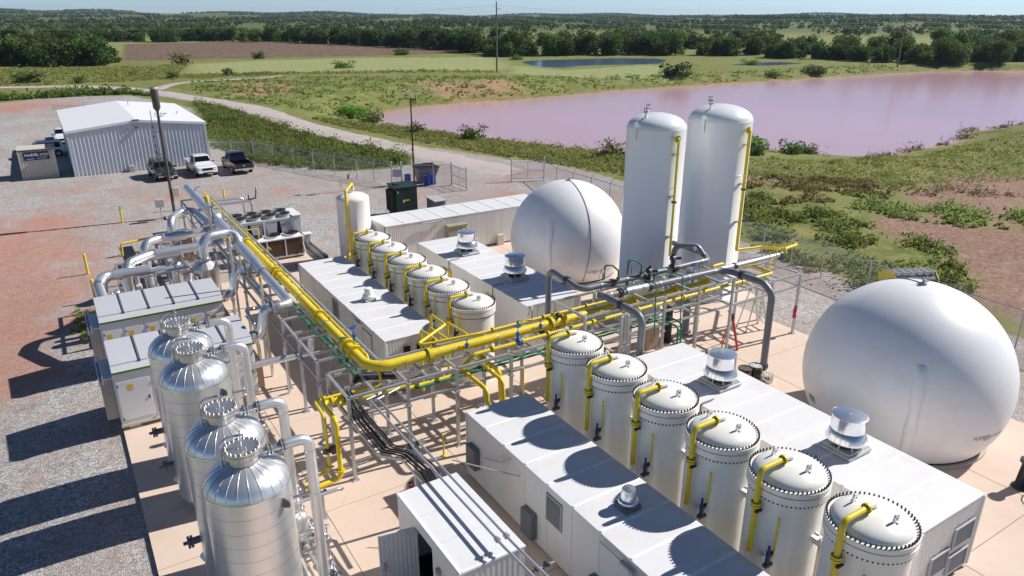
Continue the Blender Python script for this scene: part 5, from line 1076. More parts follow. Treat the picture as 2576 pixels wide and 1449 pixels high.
# grey pipes
G_ = dict(fm='dark_steel', fr=1.32, n=22, na=8, group='grey painted pipes')
CL = lambda ps, ax: [(p, ax) for p in ps]
pipe('grey_pipe', 'grey pipe rising at the left of the raised rack and running along its back', [(17.4, 24.6, .1), (17.4, 24.6, 4.55), (17.55, 22.45, 4.2), (24.9, 22.4, 4.2), (25.5, 23.2, 4.2), (25.5, 25.3, 4.2)], .135, 'grey_pipe', bend=.4, flg=[((17.5, 23.4, 4.35), (.1, -1, -.15)), ((19.2, 22.44, 4.2), X_), ((21.0, 22.43, 4.2), X_), ((22.9, 22.42, 4.2), X_)], clamps=CL([(18.6, 22.45, 4.2), (20.0, 22.44, 4.2), (22.4, 22.42, 4.2), (24.5, 22.4, 4.2)], X_), **G_)
pipe('grey_pipe', 'thick grey pipe arching over the near rack and dropping behind the front building', [(18.0, 21.9, 4.1), (18.2, 21.55, 4.05), (18.15, 19.55, 4.0), (18.15, 19.3, 3.7), (18.15, 19.4, .05)], .15, 'grey_pipe', bend=.45, flg=[((18.17, 20.6, 4.03), Y_)], **G_)
pipe('grey_pipe', 'thick grey pipe along the raised rack top, bending down to the pad', [(18.0, 21.7, 4.02), (24.9, 21.6, 3.95), (25.2, 21.2, 3.95), (25.25, 19.45, 3.95), (25.25, 18.9, 3.6), (25.25, 18.85, .05)], .155, 'grey_pipe', bend=.5, flg=[((19.0, 21.68, 4.02), X_), ((20.6, 21.66, 4.0), X_), ((25.22, 20.6, 3.95), Y_), ((25.25, 18.85, .15), Z_)], clamps=CL([(18.5, 21.7, 4.02), (21.2, 21.65, 3.99), (22.9, 21.63, 3.97), (24.5, 21.6, 3.95)], X_), **G_)
pipe('grey_pipe', 'silver tee section on the raised rack between black valves', [(19.3, 21.68, 4.02), (20.5, 21.66, 4.0)], .175, 'galvanised', clamps=CL([(19.6, 21.68, 4.02), (20.2, 21.66, 4.01)], X_), **G_)
pipe('grey_pipe', 'silver pipe end reaching past the right end of the rack', [(24.9, 22.1, 3.75), (26.6, 22.05, 3.75), (29.6, 22.0, 3.78)], .125, 'galvanised', bend=.05, flg=[((26.4, 22.05, 3.75), X_), ((29.6, 22.0, 3.78), X_)], **G_)
t = thing('grey_loop', 'small grey loop of pipe above the raised rack in front of the tall tank', 'pipe', (24.6, 23.4, 4.2)); q = MB(); q.tube([(24.2, 23.9, 3.6), (24.2, 23.9, 4.65), (25.1, 23.3, 4.65), (25.15, 22.9, 4.25)], .135, bend=.35, n=20); part('pipe_run', q, 'grey_pipe', t)
for k, (x, y) in enumerate(((23.6, 23.3), (25.0, 23.5))):
    q = MB(); q.cyl((x, y, 0), (x, y, 3.4), .19, n=20); q.cyl((x, y, .12), (x, y, .18), .3, n=20); single('grey_riser', q, ('black', 'grey_pipe')[k], ('black upright pipe below the raised rack', 'dark grey flanged riser below the raised rack')[k], 'pipe', (x, y, 0))
def actuator(x, y, z, label):
    t = thing('actuated_valve', label, 'valve', (x, y, z), 'black actuated valves'); q = MB(); q.lathe([(.05, -.1), (.22, -.08), (.22, .08), (.05, .1)], (0, 0, 0), 20); k = MB(); M = Matrix.Translation((x, y, z)) @ Matrix.Rotation(math.pi/2, 4, 'Y'); k.add([tuple(M @ Vector(p)) for p in q.v], q.f); part('body', k, 'bolt_black', t)
    q = MB(); q.cyl((x, y, z+.15), (x, y, z+.42), .05, n=10); q.box(x-.16, x+.14, y-.12, y+.12, z+.40, z+.62, c=.04); q.cyl((x, y, z+.62), (x, y, z+.74), .08, .05, n=12); q.cyl((x+.1, y-.1, z+.5), (x+.3, y-.16, z+.5), .07, n=10); part('actuator', q, 'black', t)
    q = MB(); q.box(x-.06, x+.04, y-.128, y-.122, z+.46, z+.56); part('indicator', q, 'light_grey', t)
actuator(22.7, 22.42, 4.2, 'black actuated valve standing high on the rear grey pipe'); actuator(20.9, 22.0, 4.05, 'black actuated valve amid the green fittings on the raised rack')
# green pipes
for k, (x, z) in enumerate(((7.8, 2.6), (8.05, 2.56))):
    pipe('green_pipe', ('left one of two green pipes in the lower tier of the far rack', 'right one of two green pipes in the lower tier of the far rack')[k], [(x, 36, z), (x, 23.2, z), (x+.1, 22.9, z), (x+.1, 22.8, z-.3)], .05, 'green_pipe', bend=.1, flg=[((x, y, z), Y_) for y in (28.4-.3*k, 24.6)], fr=1.8, ft=.035, n=12, clamps=[((x, y, z), Y_) for y in (30.2, 26.5)], group='green pipes')
for k, (y, z) in enumerate(((21.05, 2.62), (21.35, 2.58))):
    pipe('green_pipe', ('front one of two green pipes in the lower tier of the near rack', 'rear one of two green pipes in the lower tier of the near rack')[k], [(9.2+k*.4, y, z), (20.9+k*.5, y, z), (20.9+k*.5, y-1.0, z), (20.9+k*.5, y-1.05, .9)], .045, 'green_pipe', bend=.1, flg=[((x, y, z), X_) for x in (12.0, 15.5)], fr=1.8, ft=.035, n=12, group='green pipes')
for k, (x0, y0) in enumerate(((19.4, 22.3), (20.7, 22.3), (19.3, 21.6), (20.9, 21.7))):
    pipe('green_fitting', ('green hooked pipe at the rear left of the raised rack', 'green hooked pipe at the rear right of the raised rack', 'green hooked pipe dropping in front of the raised rack, left', 'green hooked pipe dropping in front of the raised rack, right')[k], ([(x0, y0, 4.3), (x0, y0, 4.75), (x0-.25, y0+.1, 5.0), (x0-.6, y0+.2, 5.05), (x0-.62, y0+.2, 4.4)] if k < 2 else [(x0, y0, 4.2), (x0, y0, 4.5), (x0+.4, y0-.25, 4.62), (x0+.75, y0-.95, 4.55), (x0+.75, y0-1.05, 2.2)]), .04 if k < 2 else .03, 'green_pipe', bend=.12, n=10, flg=[((x0, y0, 4.4), Z_)], fr=2.0, ft=.03, group='green hooked fittings')
t = thing('blue_handwheel_valve', 'blue handwheel valve between the grey pipes on the raised rack', 'valve', (23.6, 22.0, 3.5)); valve_wheel(t, 23.6, 22.0, 3.5, h=.85, r=.16)
def instrument(x, y, z, label, m='galvanised'):
    t = thing('instrument', label, 'instrument', (x, y, z), 'pole mounted instruments'); q = MB(); q.cyl((x, y, z), (x, y, z+.45), .014, n=6); q.tube([(x, y, z+.45), (x-.12, y, z+.5), (x-.2, y, z+.2)], .01, bend=.08, n=5); part('stem', q, 'dark_steel', t); q = MB(); q.cyl((x-.02, y-.06, z+.5), (x-.02, y+.06, z+.5), .08, n=12); q.box(x-.05, x+.05, y-.04, y+.04, z+.4, z+.46); part('gauge', q, m, t)
instrument(20.4, 22.6, 4.35, 'small gauge on a stem above the raised rack, left of the black valve'); instrument(24.2, 22.6, 4.35, 'small gauge on a stem above the raised rack, near the loop'); instrument(18.7, 22.5, 4.3, 'small gauge with white hose above the grey pipe bend', 'print_white'); instrument(15.0, 22.3, 3.5, 'small gauge with white hose above the yellow main', 'print_white')
# right-hand yellow line from the tall tank
pipe('gas_line', 'yellow line stepping from the right tall tank out to the rack end', [(30.3, 25.33, 3.0), (31.9, 25.0, 3.0), (32.3, 24.2, 3.05), (31.2, 22.3, 3.95), (30.0, 22.05, 4.0), (29.95, 22.0, 3.8)], .075, 'yellow', bend=.15, flg=[((32.1, 23.75, 3.22), (-.5, -.8, .4)), ((31.2, 22.4, 3.92), (-1, -.3, 0))], fr=1.7, ft=.04, n=12)
for k, x in enumerate((28.3, 28.8)):
    m = MB(); m.cyl((x, 21.6, 3.3), (x, 21.6, 4.25), .03, n=8); single('vent_stub', m, 'yellow', ('left yellow stub pipe by the silver pipe end', 'right yellow stub pipe by the silver pipe end')[k], 'vent pipe', (x, 21.6, 3.3), 'thin yellow vent pipes')
# cables and conduits from the rack to the cabin
t = thing('cable_bundle', 'bundle of black cables snaking from the rack down to the cabin', 'cables', (7.0, 21.3, 2.4))
for k in range(11):
    o = (k-5)*.045; h = .03*((k*5) % 3); m = MB(); m.tube([(8.9, 22.1+o, 2.75+h), (7.6, 22.3+o*.8, 2.95+h), (6.95+o*.6, 21.7, 2.8+h), (6.97+o, 20.4, 2.45+h), (7.0+o, 18.35, 2.4+h), (7.45+o, 17.75, 2.42+h), (7.55+o, 16.6, 2.45+h), (7.5+o, 15.95, 2.35+h)], .026, bend=.3, n=6, na=4); part('cable', m, ('hose_black', 'hose_black', 'hose_black', 'grey_box')[k % 4], t)
t = thing('cable_tray', 'galvanised ladder tray under the black cables', 'cable tray', (7.0, 20.4, 2.3))
for o in (-.3, .3):
    m = MB(); pts = [(6.97+o, 21.4, 2.36), (6.97+o, 18.3, 2.30), (7.5+o, 17.7, 2.32), (7.52+o, 16.3, 2.34)]
    for a, b in zip(pts[:-1], pts[1:]): m.bar(a, b, .03, .1)
    part('side_rail', m, 'galvanised', t)
for k in range(12): m = MB(); y = 21.2-k*.26; m.bar((6.68, y, 2.30), (7.26, y, 2.30), .04, .02); part('rung', m, 'galvanised', t)
for k, (x, s) in enumerate(((7.42, 0), (7.68, 0))):
    pipe('conduit', ('left one of two grey conduits passing over the cabin roof', 'right one of two grey conduits passing over the cabin roof')[k], [(9.9+k*.2, 21.9, 2.62), (x, 21.2-k*.2, 2.62), (x, 20.6, 2.85), (x+.02, 12.2, 2.9), (x+.2, 8, 2.9)], .038, 'galvanised', bend=.15, n=10, group='grey conduits')
    q = MB(); q.cyl((x+.02, 12.55, 2.9), (x+.02, 12.45, 2.9), .075, n=14); single('conduit_coupling', q, 'galvanised', ('round coupling on the left conduit at the cabin edge', 'round coupling on the right conduit at the cabin edge')[k], 'coupling', (x, 12.5, 2.9), 'conduit couplings')
def strut_post(x, y, h, label):
    t = thing('strut_post', label, 'support post', (x, y, 0), 'conduit support posts'); q = MB(); q.box(x-.05, x+.05, y-.05, y+.05, 0, h); q.box(x-.12, x+.12, y-.12, y+.12, 0, .02); part('post', q, 'galvanised', t); q = MB(); q.bar((x-.35, y, h), (x+.35, y, h), .05); part('crossbar', q, 'galvanised', t)
    q = MB(); [q.cyl((x+d, y-.06, h+.05), (x+d, y+.06, h+.05), .06, n=10) for d in (-.15, .12)]; part('clamp', q, 'dark_steel', t)
strut_post(7.55, 17.5, 2.8, 'post with clamps carrying the two conduits between rack and cabin'); strut_post(7.9, 11.2, 2.8, 'post with clamps carrying the two conduits past the cabin front'); strut_post(5.1, 19.3, .9, 'short support post below the yellow drop pipes')
m = MB(); m.tube([(4.0, 17.9, 1.9), (5.2, 17.9, 1.9), (5.3, 17.9, 1.88)], .06, n=12); m.lathe([(.0, -.09), (.09, 0), (0, .09)], (5.32, 17.9, 1.88), 12); single('silver_stub', m, 'aluminium', 'short silver pipe stub with ball end beside the yellow drop pipes', 'pipe', (4.6, 17.9, 1.9))
pipe('small_duct', 'small silver elbowed pipe between the enclosures and the rack', [(6.6, 32.2, 2.4), (6.0, 32.0, 2.5), (6.05, 30.9, 2.2), (6.1, 30.7, .4)], .08, 'aluminium', bend=.15, n=14)
pipe('small_duct', 'thin silver elbowed pipe low down at the end of the front enclosure', [(5.9, 27.4, .3), (6.4, 27.4, .3), (6.4, 27.4, 2.4)], .05, 'aluminium', bend=.1, n=12)
pipe('condensate_line', 'silver insulated line bridging to the large chiller', [(8.7, 52.5, 2.6), (11.2, 52.4, 2.6), (11.25, 52.4, .5)], .11, 'aluminium', bend=.25, n=16); pipe('condensate_line', 'second silver insulated line behind the bridging one', [(8.7, 53.2, 2.7), (10.8, 53.1, 2.7), (10.85, 53.1, .5)], .10, 'aluminium', bend=.25, n=16)
t = thing('green_vent', 'green vent with a yellow cap behind the chiller', 'vent pipe', (11.3, 52.4, 2.6)); m = MB(); m.tube([(11.1, 52.4, 2.7), (11.5, 52.3, 2.75), (11.6, 52.3, 3.4)], .05, bend=.15, n=10); part('pipe_run', m, 'green_pipe', t); m = MB(); m.cyl((11.6, 52.3, 3.38), (11.6, 52.3, 3.55), .07, n=10); part('cap', m, 'bollard_yellow', t); m = MB(); m.cyl((11.05, 52.4, 2.7), (11.05, 52.4, 3.05), .05, .03, n=10); part('relief_valve', m, 'navy_valve', t)
pipe('gas_line', 'low yellow line crossing the gravel left of the ducts', [(2.6, 52.6, YZ), (2.65, 52.6, .75), (5.2, 53.2, .8)], .07, 'yellow', bend=.12, n=12)
m = MB(); m.box(21.2, 22.0, 22.2, 22.6, .55, 1.55, c=.02); t = single('panel_box', m, 'copper_box', 'tan perforated panel box under the near rack', 'control box', (21.6, 22.4, 0)); 
q = MB(); q.box(21.9, 21.95, 22.25, 22.3, 0, .55); part('leg', q, 'galvanised', t)
for x, z in ((21.5, 1.3), (21.65, 1.38), (21.5, 1.1), (21.55, .95)): q = MB(); q.cyl((x, 22.205, z), (x, 22.18, z), .03, n=8); part('hole', q, 'black', t)
m = MB(); m.box(21.25, 21.3, 22.25, 22.3, 0, .55); part('leg', m, 'galvanised', t)

# smaller lines on the blower skid
for k, (pts, rr, l) in enumerate((([(3.2, 39.4, .6), (3.2, 39.4, 2.55), (4.9, 39.5, 2.55)], .07, 'thin silver line bending over the blowers'), ([(4.35, 39.9, .6), (4.35, 39.9, 2.3), (5.0, 39.9, 2.3), (5.0, 41.3, 2.3)], .09, 'silver line left of the hopper'), ([(3.0, 41.0, 2.2), (5.9, 41.0, 2.2)], .10, 'straight silver line below the long duct'), ([(2.9, 37.6, .8), (2.9, 37.6, 1.9), (3.6, 37.5, 1.9), (3.65, 37.5, .9)], .11, 'silver U-shaped line right behind the rear enclosure'), ([(4.6, 37.7, 1.2), (4.6, 37.7, 2.3), (4.75, 38.4, 2.5)], .10, 'short silver line rising next to the hopper'), ([(6.3, 36.5, .3), (6.3, 36.5, 2.6), (6.6, 36.5, 2.6)], .07, 'thin silver riser beside the far rack'), ([(6.9, 43.5, 2.75), (6.9, 30.5, 2.75)], .12, 'silver pipe inside the left lane of the far rack'), ([(7.15, 40.5, 2.7), (7.15, 31.0, 2.7), (6.4, 30.6, 2.6), (6.3, 30.5, .5)], .08, 'thinner silver pipe inside the far rack'))):
    pipe('skid_line', l, pts, rr, 'aluminium', bend=.18, n=14, flg=[(tuple((Vector(pts[0])+Vector(pts[1]))/2), tuple(Vector(pts[1])-Vector(pts[0])))], fm='stainless', fr=1.6, ft=.04, group='silver lines on the blower skid')
m = MB(); m.box(4.9, 5.4, 37.3, 37.9, .4, 1.9, c=.03); single('electrical_cabinet', m, 'light_grey', 'grey control panel between the hopper and the rear enclosure', 'control box', (5.1, 37.6, 0))
# ------------------------------------------------------------------ small things on the pad
def drum(x, y, m, label, lidm, group, z=0.0, h=.88, r=.29):
    t = thing('steel_drum', label, 'drum', (x, y, z), group); q = MB(); q.lathe([(r, z), (r, z+h*.33-.02), (r+.012, z+h*.33), (r, z+h*.33+.02), (r, z+h*.66-.02), (r+.012, z+h*.66), (r, z+h*.66+.02), (r, z+h-.02), (r+.01, z+h-.01), (r+.008, z+h), (r-.015, z+h), (r-.015, z+h-.02)], (x, y, 0), 28); part('shell', q, m, t)
    q = MB(); q.lathe([(r-.012, z+h-.022), (0, z+h-.022)], (x, y, 0), 28); l = part('lid', q, lidm, t); q = MB(); q.cyl((x+.15, y+.1, z+h-.022), (x+.15, y+.1, z+h+.005), .035, n=10); q.cyl((x-.16, y-.05, z+h-.022), (x-.16, y-.05, z+h), .02, n=8); part('bung', q, 'dark_steel', l); return t
d1 = drum(23.2, 18.2, 'black', 'black steel drum with rusty lid beside the front right building', 'rust_dark', 'black drums on the pad')
q = MB(); q.box(23.0, 23.18, 17.895, 17.905, .68, .80); part('red_label', q, 'red', d1)
d2 = drum(23.78, 18.12, 'black', 'black steel drum with clean grey lid and white sticker', 'light_grey', 'black drums on the pad'); q = MB(); q.box(23.68, 23.86, 18.05, 18.2, .860, .864); part('sticker', q, 'print_white', d2)
t = thing('spare_flange', 'spare pipe flange with upright studs lying by the black drums', 'pipe flange', (24.45, 17.95, 0)); q = MB(); q.lathe([(.12, .0), (.26, .0), (.26, .12), (.12, .12)], (24.45, 17.95, 0), 24, False); part('ring', q, 'stainless', t)
for k in range(12): a = k*math.pi/6; q = MB(); q.cyl((24.45+.21*math.cos(a), 17.95+.21*math.sin(a), .1), (24.45+.21*math.cos(a), 17.95+.21*math.sin(a), .34), .018, n=6); part('stud', q, 'chrome', t)
def ladder(name, label, base, w, d, h, m, rz, step='alu_ladder', feet='rubber'):
    t = thing(name, label, 'ladder', base, 'stepladders'); M = Matrix.Translation(base) @ Matrix.Rotation(rz, 4, 'Z')
    def B_(mb, a, b, wd): mb.bar(M @ Vector(a), M @ Vector(b), wd)
    for s in (-1, 1):
        q = MB(); B_(q, (s*w/2, -d/2, 0), (s*w*.32, 0, h), .08); part('front_rail', q, m, t); q = MB(); B_(q, (s*w/2, d/2, 0), (s*w*.32, .03, h), .045); part('rear_rail', q, m, t)
        q = MB(); B_(q, (s*w/2, -d/2, 0), (s*w/2*.99, -d/2*.95, .07), .075); B_(q, (s*w/2, d/2, 0), (s*w/2*.99, d/2*.95, .07), .065); part('foot', q, feet, t)
    n = int(h/.3)
    for k in range(1, n):
        f = k*.3/h; ww = w/2*(1-f)+w*.32*f; q = MB(); q2 = [M @ Vector((-ww, -d/2*(1-f), k*.3)), M @ Vector((ww, -d/2*(1-f), k*.3))]; q.bar(q2[0], q2[1], .09, .03); part('step', q, step, t)
    q = MB(); B_(q, (-w*.34, 0, h), (w*.34, 0, h), .14); part('top_cap', q, feet if m != 'yellow' else 'alu_ladder', t)
ladder('stepladder', 'red stepladder standing under the right part of the rack', (25.7, 21.25, 0), .55, .75, 1.6, 'red', .75)
ladder('stepladder', 'tall aluminium ladder with red feet under the rack end', (28.4, 22.2, 0), .75, 1.3, 2.6, 'alu_ladder', 1.35, feet='red')
ladder('stepladder', 'yellow stepladder at the end of the rear white enclosure', (5.05, 33.1, 0), .6, .9, 2.1, 'yellow', .3)
def extinguisher(x, y, z, label):
    t = thing('fire_extinguisher', label, 'fire extinguisher', (x, y, z), 'red fire extinguishers'); q = MB(); q.lathe([(0, 0), (.085, .01), (.09, .05), (.09, .45), (.06, .53), (.03, .56)], (x, y, z), 16); part('cylinder', q, 'red', t); q = MB(); q.cyl((x, y, z+.55), (x, y, z+.62), .03, n=8); q.bar((x-.1, y, z+.62), (x+.08, y, z+.64), .03); q.tube([(x+.05, y, z+.6), (x+.13, y, z+.5), (x+.11, y, z+.1)], .015, n=6); part('valve_head', q, 'black', t); q = MB(); q.box(x-.03, x+.03, y-.093, y-.091, z+.22, z+.34); part('label_band', q, 'print_white', t)
extinguisher(29.45, 20.6, .9, 'red fire extinguisher hung on the rack post at far right'); extinguisher(7.8, 18.6, .1, 'red fire extinguisher on the ground behind the cabin'); extinguisher(5.9, 43.1, .4, 'red fire extinguisher seen under the silver ducts')
t = thing('pipe_stand', 'black conical stand at the right edge of the pad', 'stand', (25.55, 8.3, 0)); q = MB(); q.lathe([(.28, 0), (.28, .06), (.20, .1), (.14, .85), (.14, .95)], (25.55, 8.3, 0), 20); part('cone', q, 'black', t); q = MB(); q.lathe([(.14, .95), (.22, .98), (.22, 1.1), (.1, 1.14), (0, 1.15)], (25.55, 8.3, 0), 14, False); part('head', q, 'dark_steel', t)
t = thing('garden_hose', 'coiled light hose lying on the pad at the right edge', 'hose', (25.3, 7.6, 0)); q = MB(); q.tube([(25.3+(.3+.02*k)*math.cos(k*.5), 7.4+(.3+.02*k)*math.sin(k*.5), .03+.004*k) for k in range(26)], .02, bend=.02, n=6, na=2); part('coil', q, 'light_grey', t)
# ------------------------------------------------------------------ yard equipment
t = thing('transformer', 'dark green pad-mounted transformer behind the long white container', 'transformer', (22.95, 52.8, YZ)); 
q = MB(); q.box(22.0, 23.8, 51.9, 53.5, YZ, 2.22, c=.02); part('tank', q, 'trafo_green', t); q = MB(); q.extr([(51.8, 2.22), (53.6, 2.3), (53.6, 2.36), (51.8, 2.28)], 'x', 21.93, 23.87); part('lid', q, 'trafo_green', t)
for a, b in ((22.03, 22.88), (22.92, 23.77)): q = MB(); q.box(a, b, 51.86, 51.9, .1, 2.12, c=.008); d = part('door', q, 'trafo_green', t); q = MB(); x = b-.12 if a < 22.5 else a+.08; q.box(x-.12, x+.1, 51.85, 51.858, 1.15, 1.27); part('warning_sticker', q, 'warn_yellow', d)
q = MB(); q.box(22.55, 22.66, 51.85, 51.858, 1.05, 1.25); q.box(22.1, 22.2, 51.85, 51.858, 1.85, 2.0); part('white_label', q, 'print_white', t)
for k in range(5): q = MB(); q.box(21.7, 21.98, 52.2+k*.25, 52.24+k*.25, .3, 2.0); part('cooling_fin', q, 'trafo_green', t)
q = MB(); q.box(22.2, 22.6, 52.6, 53.1, 2.3, 2.42, c=.02); part('top_hatch', q, 'trafo_green', t)
t = thing('meter_cabinet', 'low grey utility box with sloped lid behind the long container', 'utility box', (24.4, 49.8, YZ)); q = MB(); q.box(23.95, 24.84, 49.05, 50.55, YZ, 1.5, c=.02); part('body', q, 'grey_box', t); q = MB(); q.extr([(48.98, 1.5), (50.65, 1.58), (50.65, 1.63), (48.98, 1.55)], 'x', 23.9, 24.9); part('lid', q, 'light_grey', t); q = MB(); q.cyl((24.0, 49.5, 1.0), (24.0, 49.5, 1.75), .012, n=5); part('rod', q, 'print_white', t); q = MB(); q.box(24.3, 24.75, 49.035, 49.048, .6, 1.2); part('vent', q, 'light_grey', t)
t = thing('dumpster', 'black dumpster with flared sides inside the fence corner', 'dumpster', (29.9, 62.6, YZ)); q = MB()
lo = [(28.85, 62.1), (30.25, 61.95), (30.35, 63.0), (28.95, 63.15)]; hi = [(28.6, 61.9), (30.7, 61.7), (30.8, 63.2), (28.7, 63.4)]; vs = [(x, y, YZ+.12) for x, y in lo]+[(x, y, 1.35) for x, y in hi]
q.add(vs, [(3, 2, 1, 0)]+[(i, (i+1) % 4, 4+(i+1) % 4, 4+i) for i in range(4)]+[((i+1) % 4, i, 4+i, 4+(i+1) % 4) for i in range(4)]); part('bin', q, 'grey_box', t)
q = MB(); [q.bar((*hi[i], 1.36), (*hi[(i+1) % 4], 1.36), .1, .08) for i in range(4)]; part('rim', q, 'black', t)
for k in (0, 1): q = MB(); q.add([(28.65+k*1.03, 62.4, 1.42), (29.65+k*1.03, 62.3, 1.42), (29.7+k*1.03, 63.25, 1.55), (28.7+k*1.03, 63.35, 1.55)], [(0, 1, 2, 3), (3, 2, 1, 0)]); part('lid', q, 'black', t)
for x in (29.0, 30.2): q = MB(); q.cyl((x, 62.5, YZ), (x, 62.5, YZ+.12), .08, n=10); part('caster', q, 'rubber', t)
drum(27.75, 62.5, 'blue_drum', 'single blue plastic drum beside the small gate', 'blue_drum', 'blue drums by the dumpster', YZ, .95, .30); drum(29.05, 61.0, 'blue_drum', 'left blue plastic drum in front of the dumpster', 'blue_drum', 'blue drums by the dumpster', YZ, .95, .30); drum(29.75, 61.25, 'blue_drum', 'right blue plastic drum in front of the dumpster', 'blue_drum', 'blue drums by the dumpster', YZ, .95, .30)
t = thing('light_mast', 'tall black light mast with twin floodlights by the dumpster', 'lamp post', (28.2, 62.0, YZ)); q = MB(); q.cyl((28.2, 62, YZ), (28.2, 62, 7.8), .085, .06, n=12); part('pole', q, 'black', t); q = MB(); q.bar((27.75, 62.25, 7.75), (28.65, 61.75, 7.75), .07); q.bar((27.78, 62.23, 7.75), (27.78, 62.23, 8.15), .05); q.bar((28.62, 61.77, 7.75), (28.62, 61.77, 8.15), .05); part('crossarm', q, 'black', t)
for dx, dy in ((-.45, .25), (.45, -.25)):
    M = Matrix.Translation((28.2+dx, 62+dy, 8.32)) @ Matrix.Rotation(-.5, 4, 'Z') @ Matrix.Rotation(.7, 4, 'X'); q = MB(); q.box(-.22, .22, -.07, .07, -.17, .17, c=.03, M=M); f = part('floodlight', q, 'grey_box', t); q = MB(); q.box(-.19, .19, -.078, -.071, -.14, .14, M=M); part('lens', q, 'print_white', f)
def bollard(x, y, label, h=1.2): m = MB(); m.cyl((x, y, YZ), (x, y, h-.05), .075, n=14); m.lathe([(.075, h-.05), (.06, h-.01), (0, h+.01)], (x, y, 0), 14); single('bollard', m, 'bollard_yellow', label, 'bollard', (x, y, YZ), 'yellow bollards')
for x, y, l in ((3.5, 61.8, 'yellow bollard standing alone on the gravel left of the flare stack'), (.41, 49.9, 'yellow bollard on the red dirt, left of the parallel ducts'), (.45, 44.5, 'yellow bollard just behind the rear enclosure at left'), (7.45, 63.7, 'yellow bollard touching the flare stack base'), (11.5, 63.8, 'yellow bollard on the gravel beyond the silver duct end'), (2.2, 46.5, 'yellow bollard half hidden behind the silver ducts'), (9.4, 58.5, 'yellow bollard right beside the duct end')): bollard(x, y, l)
t = thing('flare_stack', 'tall slim flare stack with dark burner shroud at the top', 'flare stack', (7.2, 61.4, YZ)); q = MB(); q.cyl((7.2, 61.4, YZ), (7.2, 61.4, 8.3), .12, .10, n=16); part('pole', q, 'rust_dark', t); q = MB(); q.lathe([(.10, 8.1), (.22, 8.3), (.26, 8.35), (.28, 9.75), (.26, 9.85)], (7.2, 61.4, 0), 20); s = part('burner_shroud', q, 'rust_dark', t); q = MB(); q.lathe([(.285, 9.72), (.295, 9.86), (.24, 9.87)], (7.2, 61.4, 0), 20); part('bright_rim', q, 'light_grey', s)
q = MB(); q.tube([(6.95, 61.35, 3.6), (6.7, 61.3, 3.9), (6.68, 61.3, 8.2)], .025, bend=.1, n=6); [q.lathe([(.03, z-.12), (.07, z-.08), (.07, z+.08), (.03, z+.12)], (6.68, 61.3, 0), 10) for z in (4.6, 5.1, 5.6, 6.3, 7.0)]; [q.bar((6.65, 61.3, z), (7.15, 61.4, z), .05) for z in (4.9, 6.6)]; part('pilot_line', q, 'dark_steel', t)
q = MB(); q.box(7.35, 7.75, 61.0, 61.3, 1.6, 2.3, c=.02); part('igniter_box', q, 'mini_tan', t); q = MB(); q.box(5.9, 6.5, 60.6, 61.0, 1.0, 1.6, c=.02); q.cyl((6.2, 60.8, YZ), (6.2, 60.8, 1.0), .04, n=8); part('junction_box', q, 'light_grey', t)
q = MB(); q.box(7.0-.5, 7.4+.5, 61.2-.4, 61.6+.4, YZ, YZ+.15); part('footing', q, 'concrete_light', t)

# ------------------------------------------------------------------ chain-link fence
def chain_mat():
    m = bpy.data.materials.new('chain_link'); m.use_nodes = True; nt = m.node_tree; N = nt.nodes; L = nt.links; b = N['Principled BSDF']; b.inputs['Base Color'].default_value = (.42, .43, .44, 1); b.inputs['Metallic'].default_value = .5; b.inputs['Roughness'].default_value = .5
    uv = N.new('ShaderNodeUVMap'); mp = N.new('ShaderNodeMapping'); mp.inputs['Rotation'].default_value = (0, 0, math.pi/4); mp.inputs['Scale'].default_value = (14, 14, 14); L.new(uv.outputs[0], mp.inputs[0])
    br = N.new('ShaderNodeTexBrick'); br.offset = 0; br.inputs['Scale'].default_value = 1; br.inputs['Mortar Size'].default_value = .055; br.inputs['Brick Width'].default_value = 1; br.inputs['Row Height'].default_value = 1; L.new(mp.outputs[0], br.inputs['Vector'])
    tr = N.new('ShaderNodeBsdfTransparent'); ms = N.new('ShaderNodeMixShader'); L.new(br.outputs['Fac'], ms.inputs[0]); L.new(tr.outputs[0], ms.inputs[1]); L.new(b.outputs[0], ms.inputs[2]); L.new(ms.outputs[0], N['Material Output'].inputs[0]); MATS['chain_link'] = m
chain_mat()
def mesh_panel(t, a, b, z0, z1):
    q = MB(); q.add([(*a, z0), (*b, z0), (*b, z1), (*a, z1)], [(0, 1, 2, 3)]); o = part('mesh_panel', q, 'chain_link', t); L_ = math.dist(a, b)
    uvl = o.data.uv_layers.new(); [setattr(uvl.data[i], 'uv', c) for i, c in enumerate(((0, 0), (L_, 0), (L_, z1-z0), (0, z1-z0)))]
